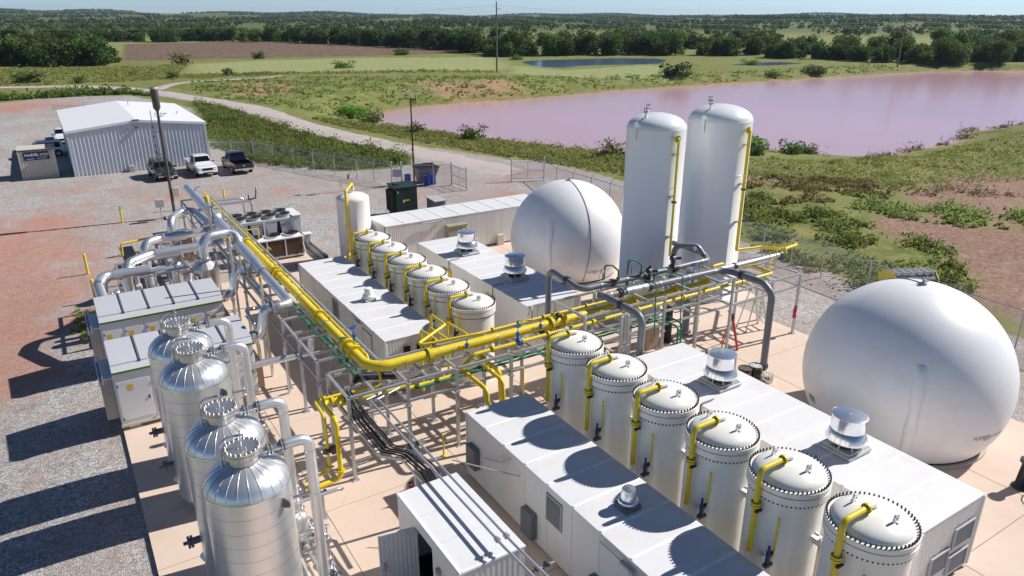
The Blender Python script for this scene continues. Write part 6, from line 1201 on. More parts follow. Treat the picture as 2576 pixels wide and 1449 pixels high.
def fence(label, pts, out, sp=3.0, h=1.9):
    P = []
    for a, b in zip(pts[:-1], pts[1:]):
        n = max(1, round(math.dist(a, b)/sp)); P += [(a[0]+(b[0]-a[0])*k/n, a[1]+(b[1]-a[1])*k/n) for k in range(n)]
    P.append(pts[-1]); zs = [float(ground_z(x, y)) for x, y in P]; t = thing('chain_link_fence', label, 'fence', (*P[0], zs[0]), 'chain-link fences')
    for k, (p, z) in enumerate(zip(P, zs)):
        q = MB(); q.cyl((*p, z-.1), (*p, z+h), .04, n=8); a = P[max(k-1, 0)]; b = P[min(k+1, len(P)-1)]; e = Vector((b[0]-a[0], b[1]-a[1])).normalized(); nx, ny = e.y*out, -e.x*out; q.bar((*p, z+h), (p[0]+nx*.28, p[1]+ny*.28, z+h+.3), .035); part('post', q, 'galvanised', t)
    for k in range(len(P)-1):
        mesh_panel(t, P[k], P[k+1], zs[k]+.03, zs[k]+h); q = MB(); q.cyl((*P[k], zs[k]+h), (*P[k+1], zs[k+1]+h), .028, n=6); part('top_rail', q, 'galvanised', t)
        e = Vector((P[k+1][0]-P[k][0], P[k+1][1]-P[k][1])).normalized(); nx, ny = e.y*out, -e.x*out; q = MB()
        for f in (.35, .65, 1.0): q.cyl((P[k][0]+nx*.28*f, P[k][1]+ny*.28*f, zs[k]+h+.3*f), (P[k+1][0]+nx*.28*f, P[k+1][1]+ny*.28*f, zs[k+1]+h+.3*f), .006, n=4, caps=False)
        part('barbed_wire', q, 'galvanised', t)
fence('chain-link fence running from the shed corner down to the dumpster', [(14.6, 85.5), (18.65, 83.0), (21.1, 76.5), (24.56, 67.3), (26.3, 62.9)], -1)
fence('short chain-link fence beside the dumpster', [(27.15, 62.4), (29.6, 60.8), (31.1, 60.06)], -1, 2.6)
fence('long chain-link fence along the right side of the yard', [(39.7, 57.2), (38.5, 53.5), (38.6, 46), (38.5, 30), (38.2, 25.3), (37.8, 19), (37.5, 14), (37.2, 4)], -1)
def gate(label, a, b, h=1.75, sign=False):
    t = thing('gate_leaf', label, 'gate', (*a, YZ), 'chain-link gates'); m_ = ((a[0]+b[0])/2, (a[1]+b[1])/2)
    for p in (a, b): q = MB(); q.cyl((*p, YZ), (*p, h+.35), .055, n=10); q.lathe([(.06, h+.33), (.03, h+.4), (0, h+.41)], (*p, 0), 10); part('post', q, 'galvanised', t)
    for z in (.12, h*.5, h): q = MB(); q.cyl((*a, z), (*b, z), .028, n=6); part('rail', q, 'galvanised', t)
    q = MB(); q.cyl((*m_, .12), (*m_, h), .022, n=6); part('stile', q, 'galvanised', t); mesh_panel(t, a, b, .1, h)
    if sign: e = (b[0]-a[0], b[1]-a[1]); q = MB(); q.bar((a[0]+e[0]*.08, a[1]+e[1]*.08-.06, 1.05), (a[0]+e[0]*.92, a[1]+e[1]*.92-.06, 1.05), .03, .7); s = part('sign_panel', q, 'light_grey', t); q = MB(); q.bar((a[0]+e[0]*.35, a[1]+e[1]*.35-.06, 1.62), (a[0]+e[0]*.65, a[1]+e[1]*.65-.06, 1.62), .03, .2); part('notice_plate', q, 'print_white', t)
gate('small gate with a grey sign panel left of the blue drum', (26.3, 62.85), (27.1, 62.42), sign=True); gate('open chain-link gate leaf right of the dumpster', (31.12, 60.0), (31.2, 57.3)); gate('open chain-link gate leaf across the road from the dumpster', (36.7, 58.4), (39.6, 57.1)); gate('chain-link gate beyond the far left corner of the shed', (1.3, 133.9), (5.5, 131))

# ------------------------------------------------------------------ metal shed and storage container
t = thing('metal_shed', 'white metal shed with low gable roof and ribbed walls', 'shed', (7.7, 92.8, YZ)); sx0, sx1, sy0, sy1, ez, rz = 1.45, 14.0, 83.0, 102.6, 4.27, 4.95; sm = 7.65
def gable_sheet(x0, x1, y, out):
    q = MB(); n = max(2, round((x1-x0)/.36)); d = (x1-x0)/n; P = []
    for i in range(n): P += [(x0+d*i, 0), (x0+d*(i+.55), 0), (x0+d*(i+.68), .07), (x0+d*(i+.87), .07)]
    P.append((x1, 0)); top = lambda x: ez+(rz-ez)*(1-abs(x-sm)/(6.25))-.05; m = len(P)
    vs = [(x, y+out*h, YZ) for x, h in P]+[(x, y+out*h, top(x)) for x, h in P]; q.add(vs, [((i, i+1, m+i+1, m+i) if out < 0 else (i+1, i, m+i, m+i+1)) for i in range(m-1)]); return q
for i in range(6):
    a, b = sx0+(sx1-sx0)*i/6, sx0+(sx1-sx0)*(i+1)/6; part('wall_sheet', gable_sheet(a, b, sy0, -1), 'shed_wall', t); part('wall_sheet', gable_sheet(a, b, sy1, 1), 'shed_wall', t)
for i in range(8):
    a, b = sy0+(sy1-sy0)*i/8, sy0+(sy1-sy0)*(i+1)/8; q = MB(); corr(q, (sx0, b), (sx0, a), YZ, ez-.05, (-1, 0), .36, .06); part('wall_sheet', q, 'shed_wall', t); q = MB(); corr(q, (sx1, a), (sx1, b), YZ, ez-.05, (1, 0), .36, .06); part('wall_sheet', q, 'shed_wall', t)
for i in range(12):
    a, b = sy0-.15+(sy1-sy0+.3)*i/12, sy0-.15+(sy1-sy0+.3)*(i+1)/12
    for xa, xb, za, zb in ((sx0-.2, sm, ez-.02, rz), (sm, sx1+.2, rz, ez-.02)):
        q = MB(); q.add([(xa, a+.004, za), (xb, a+.004, zb), (xb, b-.004, zb), (xa, b-.004, za), (xa, a+.004, za+.06), (xb, a+.004, zb+.06), (xb, b-.004, zb+.06), (xa, b-.004, za+.06)], [(0, 3, 2, 1), (4, 5, 6, 7), (0, 1, 5, 4), (1, 2, 6, 5), (2, 3, 7, 6), (3, 0, 4, 7)]); part('roof_sheet', q, 'shed_roof', t)
q = MB(); q.add([(sx0-.2, sy0-.16, ez-.2), (sm, sy0-.16, rz-.18), (sm, sy0-.16, rz+.05), (sx0-.2, sy0-.16, ez+.03)], [(0, 1, 2, 3)]); q.add([(sm, sy0-.16, rz-.18), (sx1+.2, sy0-.16, ez-.2), (sx1+.2, sy0-.16, ez+.03), (sm, sy0-.16, rz+.05)], [(0, 1, 2, 3)]); part('rake_trim', q, 'shed_roof', t)
for x in (sx0, sx1): q = MB(); q.box(x-.09, x+.09, sy0-.1, sy0+.08, YZ, ez-.1); part('corner_trim', q, 'shed_wall', t)
q = MB(); q.box(7.4, 7.75, sy0-.3, sy0-.09, 4.15, 4.4, c=.03); part('flood_lamp', q, 'grey_box', t); q = MB(); q.box(7.2, 7.9, sy0-.25, sy0-.17, rz-.05, rz+.1, c=.02); part('ridge_cap', q, 'grey_box', t)
for x, y, h in ((8.4, 97, .5), (12.5, 90, .3), (9.8, 86, .4), (10.4, 86.2, .45)):
    z = ez+(rz-ez)*(1-abs(x-sm)/6.25); q = MB(); q.cyl((x, y, z), (x, y, z+h), .05, n=8); q.cyl((x, y, z+h), (x, y, z+h+.06), .09, n=8); part('roof_pipe', q, 'light_grey', t)
q = MB(); q.lathe([(.02, 0), (.3, .12), (.32, .16)], (10.7, 86.4, 4.9), 14); q.cyl((10.7, 86.4, 4.6), (10.7, 86.4, 4.92), .03, n=6); part('satellite_dish', q, 'light_grey', t)
q = MB(); q.box(6.2, 6.7, sy0-.5, sy0-.1, YZ, .55, c=.03); part('wall_unit', q, 'light_grey', t)
t = thing('storage_container', 'short tan ribbed storage container with a dark blue banner', 'container', (-1.4, 85.2, YZ)); mx0, mx1, my0, my1, mz = -2.95, .1, 83.9, 86.7, 2.75
q = MB(); q.box(mx0+.08, mx1-.08, my0+.08, my1-.08, YZ+.1, mz-.05); part('core', q, 'mini_tan', t)
q = MB(); corr(q, (mx0+.1, my0+.05), (mx1-.1, my0+.05), YZ+.15, mz-.12, (0, -1), .28, .06); part('front_sheet', q, 'mini_tan', t); q = MB(); corr(q, (mx0+.05, my1-.1), (mx0+.05, my0+.1), YZ+.15, mz-.12, (-1, 0), .28, .05); part('side_sheet', q, 'mini_tan', t); q = MB(); corr(q, (mx1-.05, my0+.1), (mx1-.05, my1-.1), YZ+.15, mz-.12, (1, 0), .28, .05); part('side_sheet', q, 'mini_tan', t)
for x in (mx0+.07, mx1-.07):
    for y in (my0+.05, my1-.05): q = MB(); q.box(x-.08, x+.08, y-.08, y+.08, YZ, mz-.06); part('corner_post', q, 'mini_tan', t)
q = MB(); q.box(mx0-.02, mx1+.02, my0-.06, my1+.02, mz-.05, mz+.02, c=.01); part('roof', q, 'mini_tan', t); q = MB(); q.box(mx0, mx1, my0-.045, my0+.05, mz-.16, mz-.055); part('top_rail', q, 'rust_dark', t); q = MB(); q.box(mx0, mx1, my0-.045, my0+.05, YZ, YZ+.14); part('bottom_rail', q, 'mini_tan', t)
q = MB(); q.box(mx0+.45, mx1-.5, my0-.045, my0-.025, 1.72, 2.5); bn = part('banner', q, 'mini_blue', t)
V, F = text_mesh('mobile mini', .42, .2, .006); q = MB(); q.add([(x+(mx0+mx1)/2-.02, my0-.05, y+2.24) for x, y, z in V], F); part('banner_print', q, 'print_white', bn)
q = MB(); q.box(-1.45, -.55, my0-.05, my0-.046, 2.0, 2.03); q.box(-2.3, -1.6, my0-.05, my0-.046, 1.83, 1.87); q.box(-1.45, -.6, my0-.05, my0-.046, 1.83, 1.87); part('banner_line', q, 'print_white', bn)

# ------------------------------------------------------------------ vehicles (local +y is forward)
def loft(mb, st, smooth=False):
    vs = []; n = len(st[0])
    for s in st: vs += s
    mb.add(vs, [(k*n+i, k*n+(i+1) % n, (k+1)*n+(i+1) % n, (k+1)*n+i) for k in range(len(st)-1) for i in range(n)], smooth); mb.add(st[0], [tuple(range(n))]); mb.add(st[-1], [tuple(range(n))[::-1]])
def sec(y, wb, wm, wt, z0, zm, z1): return [(-wb, y, z0), (-wm, y, z0+.15), (-wm, y, zm), (-wt, y, z1-.03), (-wt+.12, y, z1), (wt-.12, y, z1), (wt, y, z1-.03), (wm, y, zm), (wm, y, z0+.15), (wb, y, z0)]
def vehicle(kind, paint, label, loc, rz):
    t = thing('pickup_truck' if kind == 'pickup' else 'suv', label, 'pickup truck' if kind == 'pickup' else 'car', (0, 0, 0), 'parked vehicles')
    pu = kind == 'pickup'; Lh = 2.85 if pu else 2.4; w = .97; zh = 1.12 if pu else 1.0; zr = 1.88 if pu else 1.68; c0, c1 = (-.75, 1.35) if pu else (-2.25, 1.15)
    q = MB(); b0 = c0-.05 if pu else -Lh
    loft(q, [sec(b0, .8, w-.02, w-.05, .42, .85, zh-.02)]+[sec(y, .82, w, w-.05, .38, .85, z) for y, z in ((c0+.3, zh), (c1-.1, zh), (c1+.25, zh-.01), (Lh-.35, zh-.1))]+[sec(Lh-.05, .75, w-.06, w-.14, .42, .8, zh-.2), sec(Lh, .7, w-.14, w-.22, .45, .75, zh-.3)]); body = part('body', q, paint, t)
    q = MB(); rw = .70 if pu else .68
    def csec(y, wb, wt, z0, z1): return [(-wb, y, z0), (-wt, y, z1-.06), (-wt+.1, y, z1), (wt-.1, y, z1), (wt, y, z1-.06), (wb, y, z0)]
    loft(q, [csec(c0, .88, .84, zh-.05, zh+.02), csec(c0+.28 if pu else c0+.35, .88, rw, zh-.05, zr-.03), csec((c0+c1)/2, .89, rw+.02, zh-.05, zr), csec(c1-.62, .89, rw, zh-.05, zr-.03), csec(c1, .88, .82, zh-.05, zh+.02)]); part('cab', q, paint, t)
    def lerp(a, b, f): return tuple(a[i]+(b[i]-a[i])*f for i in range(3))
    def pane(pts, nm): m = MB(); m.add(pts, [tuple(range(len(pts))), tuple(range(len(pts)))[::-1]]); part(nm, m, 'glass_dark', t)
    e = .012; z0, z1 = zh+.05, zr-.10
    pane([(-.78, c1-.06+e*2, z0), (.78, c1-.06+e*2, z0), (rw-.08, c1-.56+e*3, z1), (-rw+.08, c1-.56+e*3, z1)], 'windscreen')
    ra, rb = (c0+.05, c0+.25) if pu else (c0+.05, c0+.3); pane([(.78, ra-e, z0), (-.78, ra-e, z0), (-rw+.08, rb-e*2, z1), (rw-.08, rb-e*2, z1)], 'rear_window')
    for s in (-1, 1):
        xw = lambda z: s*(.885+(rw-.885)*(z-zh)/(zr-zh)+.016); cuts = ((c0+.38, .2), (.28, c1-.6)) if pu else ((c0+.5, -1.2), (-1.12, -.28), (-.2, c1-.58))
        for k, (a, b) in enumerate(cuts):
            fr = k == len(cuts)-1; pane([(xw(z0), a, z0), (xw(z0), b+(.42 if fr else 0), z0), (xw(z1), b, z1), (xw(z1), a+(.08 if k == 0 else 0), z1)], 'side_window')
        q = MB(); q.box(s*1.04-.09, s*1.04+.09, c1-.42, c1-.28, zh+.02, zh+.2, c=.03); part('mirror', q, 'black' if paint != 'car_white' else 'grey_box', t)
        q = MB(); q.box(s*.68-.16, s*.68+.16, Lh-.16, Lh-.02, zh-.36, zh-.2, c=.02); part('headlight', q, 'chrome', t)
        q = MB(); q.box(s*.88-.08, s*.88+.08, -Lh-.015, -Lh+.05, zh-.35, zh-.02, c=.01); part('tail_light', q, 'tail_red', t)
        q = MB(); q.bar((s*.99, -.9, .44), (s*.99, 1.0, .44), .12, .05); part('side_step', q, 'chrome' if pu else 'black', t)
    if pu:
        for s in (-1, 1): q = MB(); q.box(s*.90-.07, s*.90+.07, -Lh, c0-.04, .5, zh+.0, c=.03); q.bar((s*.92, -Lh+.02, zh+.01), (s*.92, c0-.06, zh+.01), .1, .03); part('bed_side', q, paint, t)
        q = MB(); q.box(-.825, .825, -Lh, -Lh+.07, .55, zh-.01, c=.02); tg = part('tailgate', q, paint, t); q = MB(); q.lathe([(0, 0), (.07, 0)], (0, 0, 0), 14, False); k = MB(); k.add([(p[0]*1.3, -Lh-.004, .88+p[1]) for p in q.v], [f[::-1] for f in q.f]); part('emblem', k, 'chrome', tg)
        q = MB(); q.box(-.82, .82, -Lh+.08, c0-.05, .5, .62); part('bed_floor', q, 'black', t)
        q = MB(); q.box(-.95, .95, -Lh-.12, -Lh-.01, .45, .65, c=.03); rb_ = part('rear_bumper', q, 'chrome', t); q = MB(); q.box(-.16, .16, -Lh-.13, -Lh-.121, .5, .62); part('licence_plate', q, 'print_white', rb_)
    else:
        for s in (-1, 1): q = MB(); q.tube([(s*.6, -1.8, zr-.02), (s*.6, -1.7, zr+.06), (s*.6, .3, zr+.06), (s*.6, .4, zr-.02)], .03, bend=.06, n=6); part('roof_rail', q, 'black', t)
    q = MB(); q.box(-.5, .5, Lh-.03, Lh+.015, zh-.44, zh-.2, c=.02); part('grille', q, 'black', t); q = MB(); q.box(-.9, .9, Lh-.12, Lh+.05, .42, .60, c=.05); fb = part('front_bumper', q, paint if paint == 'car_white' else 'chrome' if kind == 'suv' else 'black', t); q = MB(); q.box(-.45, .45, Lh+.045, Lh+.06, .44, .54); part('intake', q, 'black', fb)
    for x in (-.86, .86):
        for y in ((-1.72, 1.78) if pu else (-1.4, 1.42)):
            r = .39 if pu else .36; q = MB(); q.cyl((x-.13, y, r), (x+.13, y, r), r, n=24); wl = part('wheel', q, 'rubber', t); q = MB(); s = 1 if x > 0 else -1; q.cyl((x+s*.10, y, r), (x+s*.135, y, r), r*.62, n=16); part('rim', q, 'light_grey', wl)
            q = MB(); q.cyl((x+s*.02, y, r+.02), (x+s*.115, y, r+.02), r+.07, n=24); part('wheel_arch', q, 'black', t)
    t.location = loc; t.rotation_euler = (0, 0, rz); return t
vehicle('suv', 'car_green', 'dark green estate car with roof rails parked left of the white truck', (8.7, 78.25, YZ), math.pi+.08)
vehicle('pickup', 'car_white', 'white pickup truck parked nose to camera between the two dark vehicles', (12.35, 78.6, YZ), math.pi+.05)
vehicle('pickup', 'car_black', 'black pickup truck parked tail to camera at the end of the row', (15.75, 78.1, YZ), .03)
vehicle('pickup', 'car_white', 'white pickup truck half hidden along the left side of the shed', (1.35, 106.8, YZ), math.pi)
vehicle('suv', 'car_white', 'white car parked behind the tan storage container', (-1.0, 97.3, YZ), math.pi/2+.1)
t = thing('tipped_trailer', 'small white trailer lying at the edge of the weeds on the far left', 'trailer', (-1.6, 157.5, YZ)); q = MB(); q.box(-2.9, -.6, 157, 158.4, .35, .95, c=.05); part('bed', q, 'print_white', t); q = MB(); q.bar((-.6, 157.6, .5), (.5, 156.9, .1), .12); part('drawbar', q, 'light_grey', t); q = MB(); q.cyl((-1.9, 156.9, .25), (-1.9, 158.5, .25), .3, n=16); part('wheel', q, 'rubber', t)
t = thing('brush_roller', 'ribbed dark roller unit with yellow end plates against the right fence', 'machine', (39.9, 20.7, YZ)); ax = Vector((.72, -.35, 0)).normalized(); sd = Vector((.35, .72, 0)).normalized(); c = Vector((40.0, 21.0, .55))
prof = [(-.85, -.6), (-.95, 0), (-.75, .45), (-.45, .72), (.25, .72), (.75, .4), (.95, 0), (.85, -.6)]
q = MB(); st = [[tuple(c+ax*a+sd*p[0]+Vector((0, 0, p[1]))) for p in prof] for a in (-1.25, 1.25)]; loft(q, st); part('drum_body', q, 'grey_box', t)
for k in range(5): q = MB(); f = k/5; a = c-ax*1.25+sd*(-.95+.2*f)+Vector((0, 0, -.3+.75*f)); b = c+ax*1.25+sd*(-.95+.2*f)+Vector((0, 0, -.3+.75*f)); q.bar(a, b, .05); part('rib', q, 'dark_steel', t)
for s in (-1, 1): q = MB(); st = [[tuple(c+ax*(s*1.26+d)+sd*p[0]*1.05+Vector((0, 0, p[1]*1.06))) for p in prof] for d in (-.03, .03)]; loft(q, st); part('end_plate', q, 'bollard_yellow', t)
for k in range(7): q = MB(); x = -.5+k*.12; q.bar(c-ax*1.25+sd*x+Vector((0, 0, .78)), c+ax*1.25+sd*x+Vector((0, 0, .78)), .05); part('grating_bar', q, 'light_grey', t)
for k in range(6): q = MB(); a = -1.1+k*.44; q.bar(c+ax*a+sd*-.55+Vector((0, 0, .81)), c+ax*a+sd*.3+Vector((0, 0, .81)), .05); part('grating_bar', q, 'light_grey', t)

# ------------------------------------------------------------------ power line
def utility_pole(x, y, h, label, arms):
    z = float(ground_z(x, y)); t = thing('utility_pole', label, 'utility pole', (x, y, z), 'power line poles'); q = MB(); q.cyl((x, y, z-.5), (x, y, z+h), .24, .15, n=12); part('pole', q, 'wood_pole', t)
    for dz, L_ in arms:
        q = MB(); q.bar((x-.1, y, z+h-dz), (x+L_*.8, y-L_*.6, z+h-dz+.1), .1); part('crossarm', q, 'wood_pole', t); q = MB(); q.lathe([(.05, 0), (.09, .05), (.05, .1), (.09, .15), (.04, .2)], (x+L_*.75, y-L_*.56, z+h-dz+.1), 8); part('insulator', q, 'grey_box', t)
    return (x, y, z+h)
p1 = utility_pole(102.2, 169.7, 17.2, 'tall utility pole beyond the lake, left of the tanks', ((1.8, 1.0),)); p2 = utility_pole(226.8, 135.6, 15.6, 'utility pole with several arms behind the lake at right', ((.8, 1.2), (2.2, -1.2), (3.6, 1.2)))
p3 = utility_pole(-60, 262, 16, 'utility pole far off beyond the left treeline', ((1.8, 1.0),)); p4 = utility_pole(345, 90, 16, 'utility pole off to the far right', ((1.8, 1.0),))
def wire(a, b, sag, dz, k):
    pts = [(a[0]+(b[0]-a[0])*i/20, a[1]+(b[1]-a[1])*i/20, a[2]+(b[2]-a[2])*i/20-dz-sag*4*(i/20)*(1-i/20)) for i in range(21)]; m = MB(); m.tube(pts, .022, bend=.001, n=4, na=1); single('power_cable', m, 'light_grey', ('uppermost power cable', 'middle power cable', 'lowest power cable')[k % 3]+(' between the central and the right pole', ' from the right pole out to the right', ' from the central pole off to the left')[k//3], 'power cable', pts[0], 'power line cables')
for k, dz in enumerate((.8, 2.2, 3.6)): wire(p1, p2, 2.2, dz, k); wire(p2, p4, 2.0, dz, 3+k)
for k, dz in enumerate((.8, 2.2)): wire(p1, p3, 3.5, dz, 6+k)
# ------------------------------------------------------------------ vegetation
def quads(C, S, flat=0.0, tall=1.0):
    n = len(C); u = RNG.normal(size=(n, 3)); u /= np.linalg.norm(u, axis=1)[:, None]; v = RNG.normal(size=(n, 3)); v[:, 2] += flat
    v -= (v*u).sum(1)[:, None]*u; v /= np.linalg.norm(v, axis=1)[:, None]; S = np.asarray(S).reshape(-1, 1)
    a = u*S*.5; b = v*S*.5*tall
    V = np.stack([C-a-b*.6, C+a*.3-b, C+a+b*.5, C-a*.2+b], 1).reshape(-1, 3); return V, np.arange(4*n).reshape(n, 4)
def blob(n, clumps, size, jit=.25):
    k = RNG.integers(0, len(clumps), n); cl = np.array(clumps)[k]; d = RNG.normal(size=(n, 3)); d /= np.linalg.norm(d, axis=1)[:, None]; r = RNG.random(n)**.38
    C = cl[:, :3]+d*r[:, None]*cl[:, 3:6]; return quads(C, size*(.6+.8*RNG.random(n)))
def tree_proto(name, h, w, m, n, seed, leafs):
    rs = random.Random(seed); cl = []
    for i in range(15):
        a = rs.uniform(0, 6.28); rr = w*.36*math.sqrt(rs.random()); zc = h*(.20+.60*rs.random()); s = (.17+.14*rs.random())*w*(1.1-.4*abs(zc/h-.5)); cl.append((rr*math.cos(a), rr*math.sin(a), zc, s*1.15, s*1.15, s*.85))
    cl.append((0, 0, h*.45, w*.36, w*.36, h*.38))
    for k in range(5): a = k*1.257; cl.append((w*.3*math.cos(a), w*.3*math.sin(a), h*.16, w*.2, w*.2, h*.14))
    V, F = blob(n, cl, leafs); V[:, 2] = np.maximum(V[:, 2], 0); me = np_mesh('crown', V, F); me.materials.append(MATS[m])
    q = MB(); q.cyl((0, 0, -.3), (0, 0, h*.5), w*.035, w*.016, n=7)
    for c in cl[:6]: q.cyl((0, 0, h*.25), (c[0]*.9, c[1]*.9, c[2]), w*.016, w*.006, n=5)
    tm = mesh_of('trunk', q, 'bark'); return me, tm
PROT = [tree_proto('a', 8.5, 8.0, 'leaf_dark', 1500, 1, .62), tree_proto('b', 7.5, 8.5, 'leaf_dark', 1500, 2, .62), tree_proto('c', 9.5, 7.5, 'leaf_mid', 1500, 3, .62), tree_proto('d', 6.0, 7.0, 'leaf_mid', 1200, 4, .55), tree_proto('e', 8.0, 9.5, 'leaf_dark', 1600, 5, .65)]
BUSH = [tree_proto('f', 2.4, 3.4, 'leaf_dark', 700, 11, .26), tree_proto('g', 2.2, 3.2, 'weed_bright', 700, 12, .24), tree_proto('h', 2.0, 3.0, 'leaf_mid', 600, 13, .22), tree_proto('i', 2.0, 2.6, 'reed', 420, 14, .20)]
def plant(kind, x, y, s, name, label, cat, group=None, sz=None):
    z = float(ground_z(x, y)); me, tm = kind; t = thing(name, label, cat, (x, y, z-.05), group); t.rotation_euler = (0, 0, random.uniform(0, 6.28)); k = random.uniform(.88, 1.12); t.scale = (s, s, s*(sz or k))
    for nm, d in (('crown', me), ('trunk', tm)): o = bpy.data.objects.new(nm, d); COL.objects.link(o); o.parent = t
    return t
def along(P, n, jx, jy):
    P = [Vector(p) for p in P]; L_ = [(b-a).length for a, b in zip(P[:-1], P[1:])]; T = sum(L_); out = []
    for i in range(n):
        d = T*(i+random.uniform(.1, .9))/n; k = 0
        while k < len(L_)-1 and d > L_[k]: d -= L_[k]; k += 1
        p = P[k]+(P[k+1]-P[k])*(d/L_[k]); out.append((p.x+random.uniform(-jx, jx), p.y+random.uniform(-jy, jy)))
    return out
def belt(P, n, jx, jy, s0, s1, label, group, kinds=(0, 1, 2, 4)):
    for x, y in along(P, n, jx, jy): plant(PROT[random.choice(kinds)], x, y, random.uniform(s0, s1), 'tree', label, 'tree', group)
belt([(-60, 300), (-8, 283), (8, 268), (22, 272)], 34, 5, 9, .75, 1.15, 'dark green tree in the near grove at the far left', 'trees of the near left grove')
belt([(-70, 340), (-10, 312), (24, 300)], 20, 6, 10, .8, 1.2, 'dark green tree at the back of the near left grove', 'trees at the back of the left grove')
belt([(-60, 520), (-10, 492), (44, 482), (100, 458), (132, 430)], 50, 7, 9, .8, 1.15, 'dark green tree in the belt beyond the brown ploughed field', 'trees behind the ploughed field')
belt([(128, 420), (150, 345), (158, 292), (152, 262), (158, 243)], 42, 4, 8, .85, 1.2, 'tall dark tree along the right edge of the ploughed field', 'trees right of the ploughed field', (0, 1, 4))
belt([(150, 246), (165, 240), (185, 231), (205, 220), (235, 203)], 38, 5, 7, .65, 1.05, 'green tree in the belt behind the small pond', 'trees behind the pond', (0, 1, 2, 3, 4))
belt([(224, 186), (233, 167), (237, 150), (246, 138), (262, 128), (285, 124)], 44, 6, 7, .62, .95, 'green tree in the belt behind the far lake shore at right', 'trees behind the lake at right', (0, 1, 2, 3, 4))
belt([(250, 210), (272, 180), (300, 160), (330, 150), (380, 168)], 38, 8, 10, .75, 1.1, 'large tree of the second belt behind the lake at right', 'second row of trees at right')
belt([(160, 320), (200, 300), (250, 262), (285, 232)], 26, 8, 9, .8, 1.2, 'tree of the belt between the pond trees and the far brown field', 'trees before the far brown field')
BL = [(-1.8, 206.3, 1.9, 0, 'dark round bush alone in the grass at far left'), (39.3, 256, 2.6, 3, 'lone small tree in front of the ploughed field'), (73.8, 206, 2.1, 2, 'lone round bush in the mown meadow'), (139.4, 134.3+8, 2.5, 0, 'dark bush on the far lake bank'), (44.2, 121.5, 1.9, 1, 'bright green bush at the left tip of the lake'), (45.5, 116, 1.4, 2, 'greyish bush at the left tip of the lake'),
      (46.1, 82.5, 1.15, 2, 'green bush on the near lake shore by the road'), (42.7, 92, .9, 3, 'dry brown bush on the near lake shore'), (53.4, 63.6, 1.2, 3, 'tall brown bush left of the tall tanks'), (55.2, 61.2, 1.1, 3, 'brown bush next to the tall tanks'), (69.3, 57.6, 1.15, 1, 'bright green bush right of the tall tanks on the shore'), (66.8, 54.8, .8, 2, 'leafy bush right of the tall tanks'), (74.1, 53.0, .7, 2, 'dark low bush on the shore right of the tanks'), (72.0, 53.9, 1.0, 2, 'low green bush on the shore, between darker bushes'),
      (27.4, 194.1, .9, 0, 'small bush in the rough grass by the track'), (39.7, 193, .9, 0, 'small bush right of another by the track'), (21.1, 216.1, .8, 2, 'small bush farther up the meadow'), (120.3, 270.6, 1.8, 0, 'dark bush on the edge of the ploughed field'), (68, 277, 1.3, 0, 'small tree on the ploughed field edge'), (141.2, 221.2, 1.6, 2, 'pale bush left of the pond'), (192.4, 164, 1.8, 2, 'green bush by the marsh'), (170.5, 136.8, 1.6, 2, 'rounded bush on the far bank at right'), (187, 135.7, 1.9, 0, 'larger rounded bush on the far bank'), (8, 196, .8, 0, 'small bush beside the far road')]
for x, y, s, k, l in BL: plant(BUSH[k], x, y, s, 'bush', l, 'bush', 'scattered bushes', sz=.55 if s > 1.55 and k != 3 else .8)

# far woods: one mass each
def woods():
    Cs, Ss = [], []
    rows = [(520, 600), (640, 720), (780, 880), (960, 1060), (1180, 1300), (1450, 1600), (1800, 2000), (2300, 2600), (3000, 3300), (3900, 4300), (5200, 5600)]
    for a, b in rows:
        r = (a+b)/2; n = int(r*1.45/(3.4 if r < 900 else 2.2)); th = np.radians(RNG.uniform(-41, 41, n)+32.2); rr = RNG.uniform(a, b, n)+60*np.sin(np.degrees(th)*.22+a)
        keep = (np.sin(np.degrees(th)*.31+a*.7)+.6*np.sin(np.degrees(th)*.83+a)) > (-.6 if r > 900 else -.45 if r > 640 else 0)
        dp = np.maximum(sdf(PLOUGH, rr*np.sin(th), rr*np.cos(th)), sdf(PLOUGH2, rr*np.sin(th), rr*np.cos(th))); keep &= dp < -8
        th, rr = th[keep], rr[keep]; X = rr*np.sin(th); Y = rr*np.cos(th); Z = ground_z(X, Y); n = len(X); h = RNG.uniform(5, 9, n); k = 34 if r < 900 else 16 if r < 1700 else 8; sz = 1.9 if r < 900 else 3.0 if r < 1700 else 5.0
        d = RNG.normal(size=(n, k, 3)); d /= np.linalg.norm(d, axis=2)[..., None]; q = RNG.random((n, k, 1))**.4; wd = RNG.uniform(.45, .7, n)*h
        P = np.stack([X, Y, Z+h*.5], -1)[:, None, :]+d*q*np.stack([wd, wd, h*.5], -1)[:, None, :]; Cs.append(P.reshape(-1, 3)); Ss.append(np.full(n*k, sz)*(.6+.8*RNG.random(n*k)))
    V, F = quads(np.concatenate(Cs), np.concatenate(Ss)); me = np_mesh('far_woods', V, F); me.materials.append(MATS['leaf_far']); o = bpy.data.objects.new('far_woods', me); COL.objects.link(o); props(o, 'far wooded countryside stretching to the horizon', 'woods', kind='stuff')
woods()
def pts_in(P, n):
    P = np.array(P); lo, hi = P.min(0), P.max(0); out = np.zeros((0, 2))
    while len(out) < n:
        q = RNG.uniform(lo, hi, (n*2, 2)); out = np.concatenate([out, q[sdf(P, q[:, 0], q[:, 1]) > 0]])
    return out[:n]
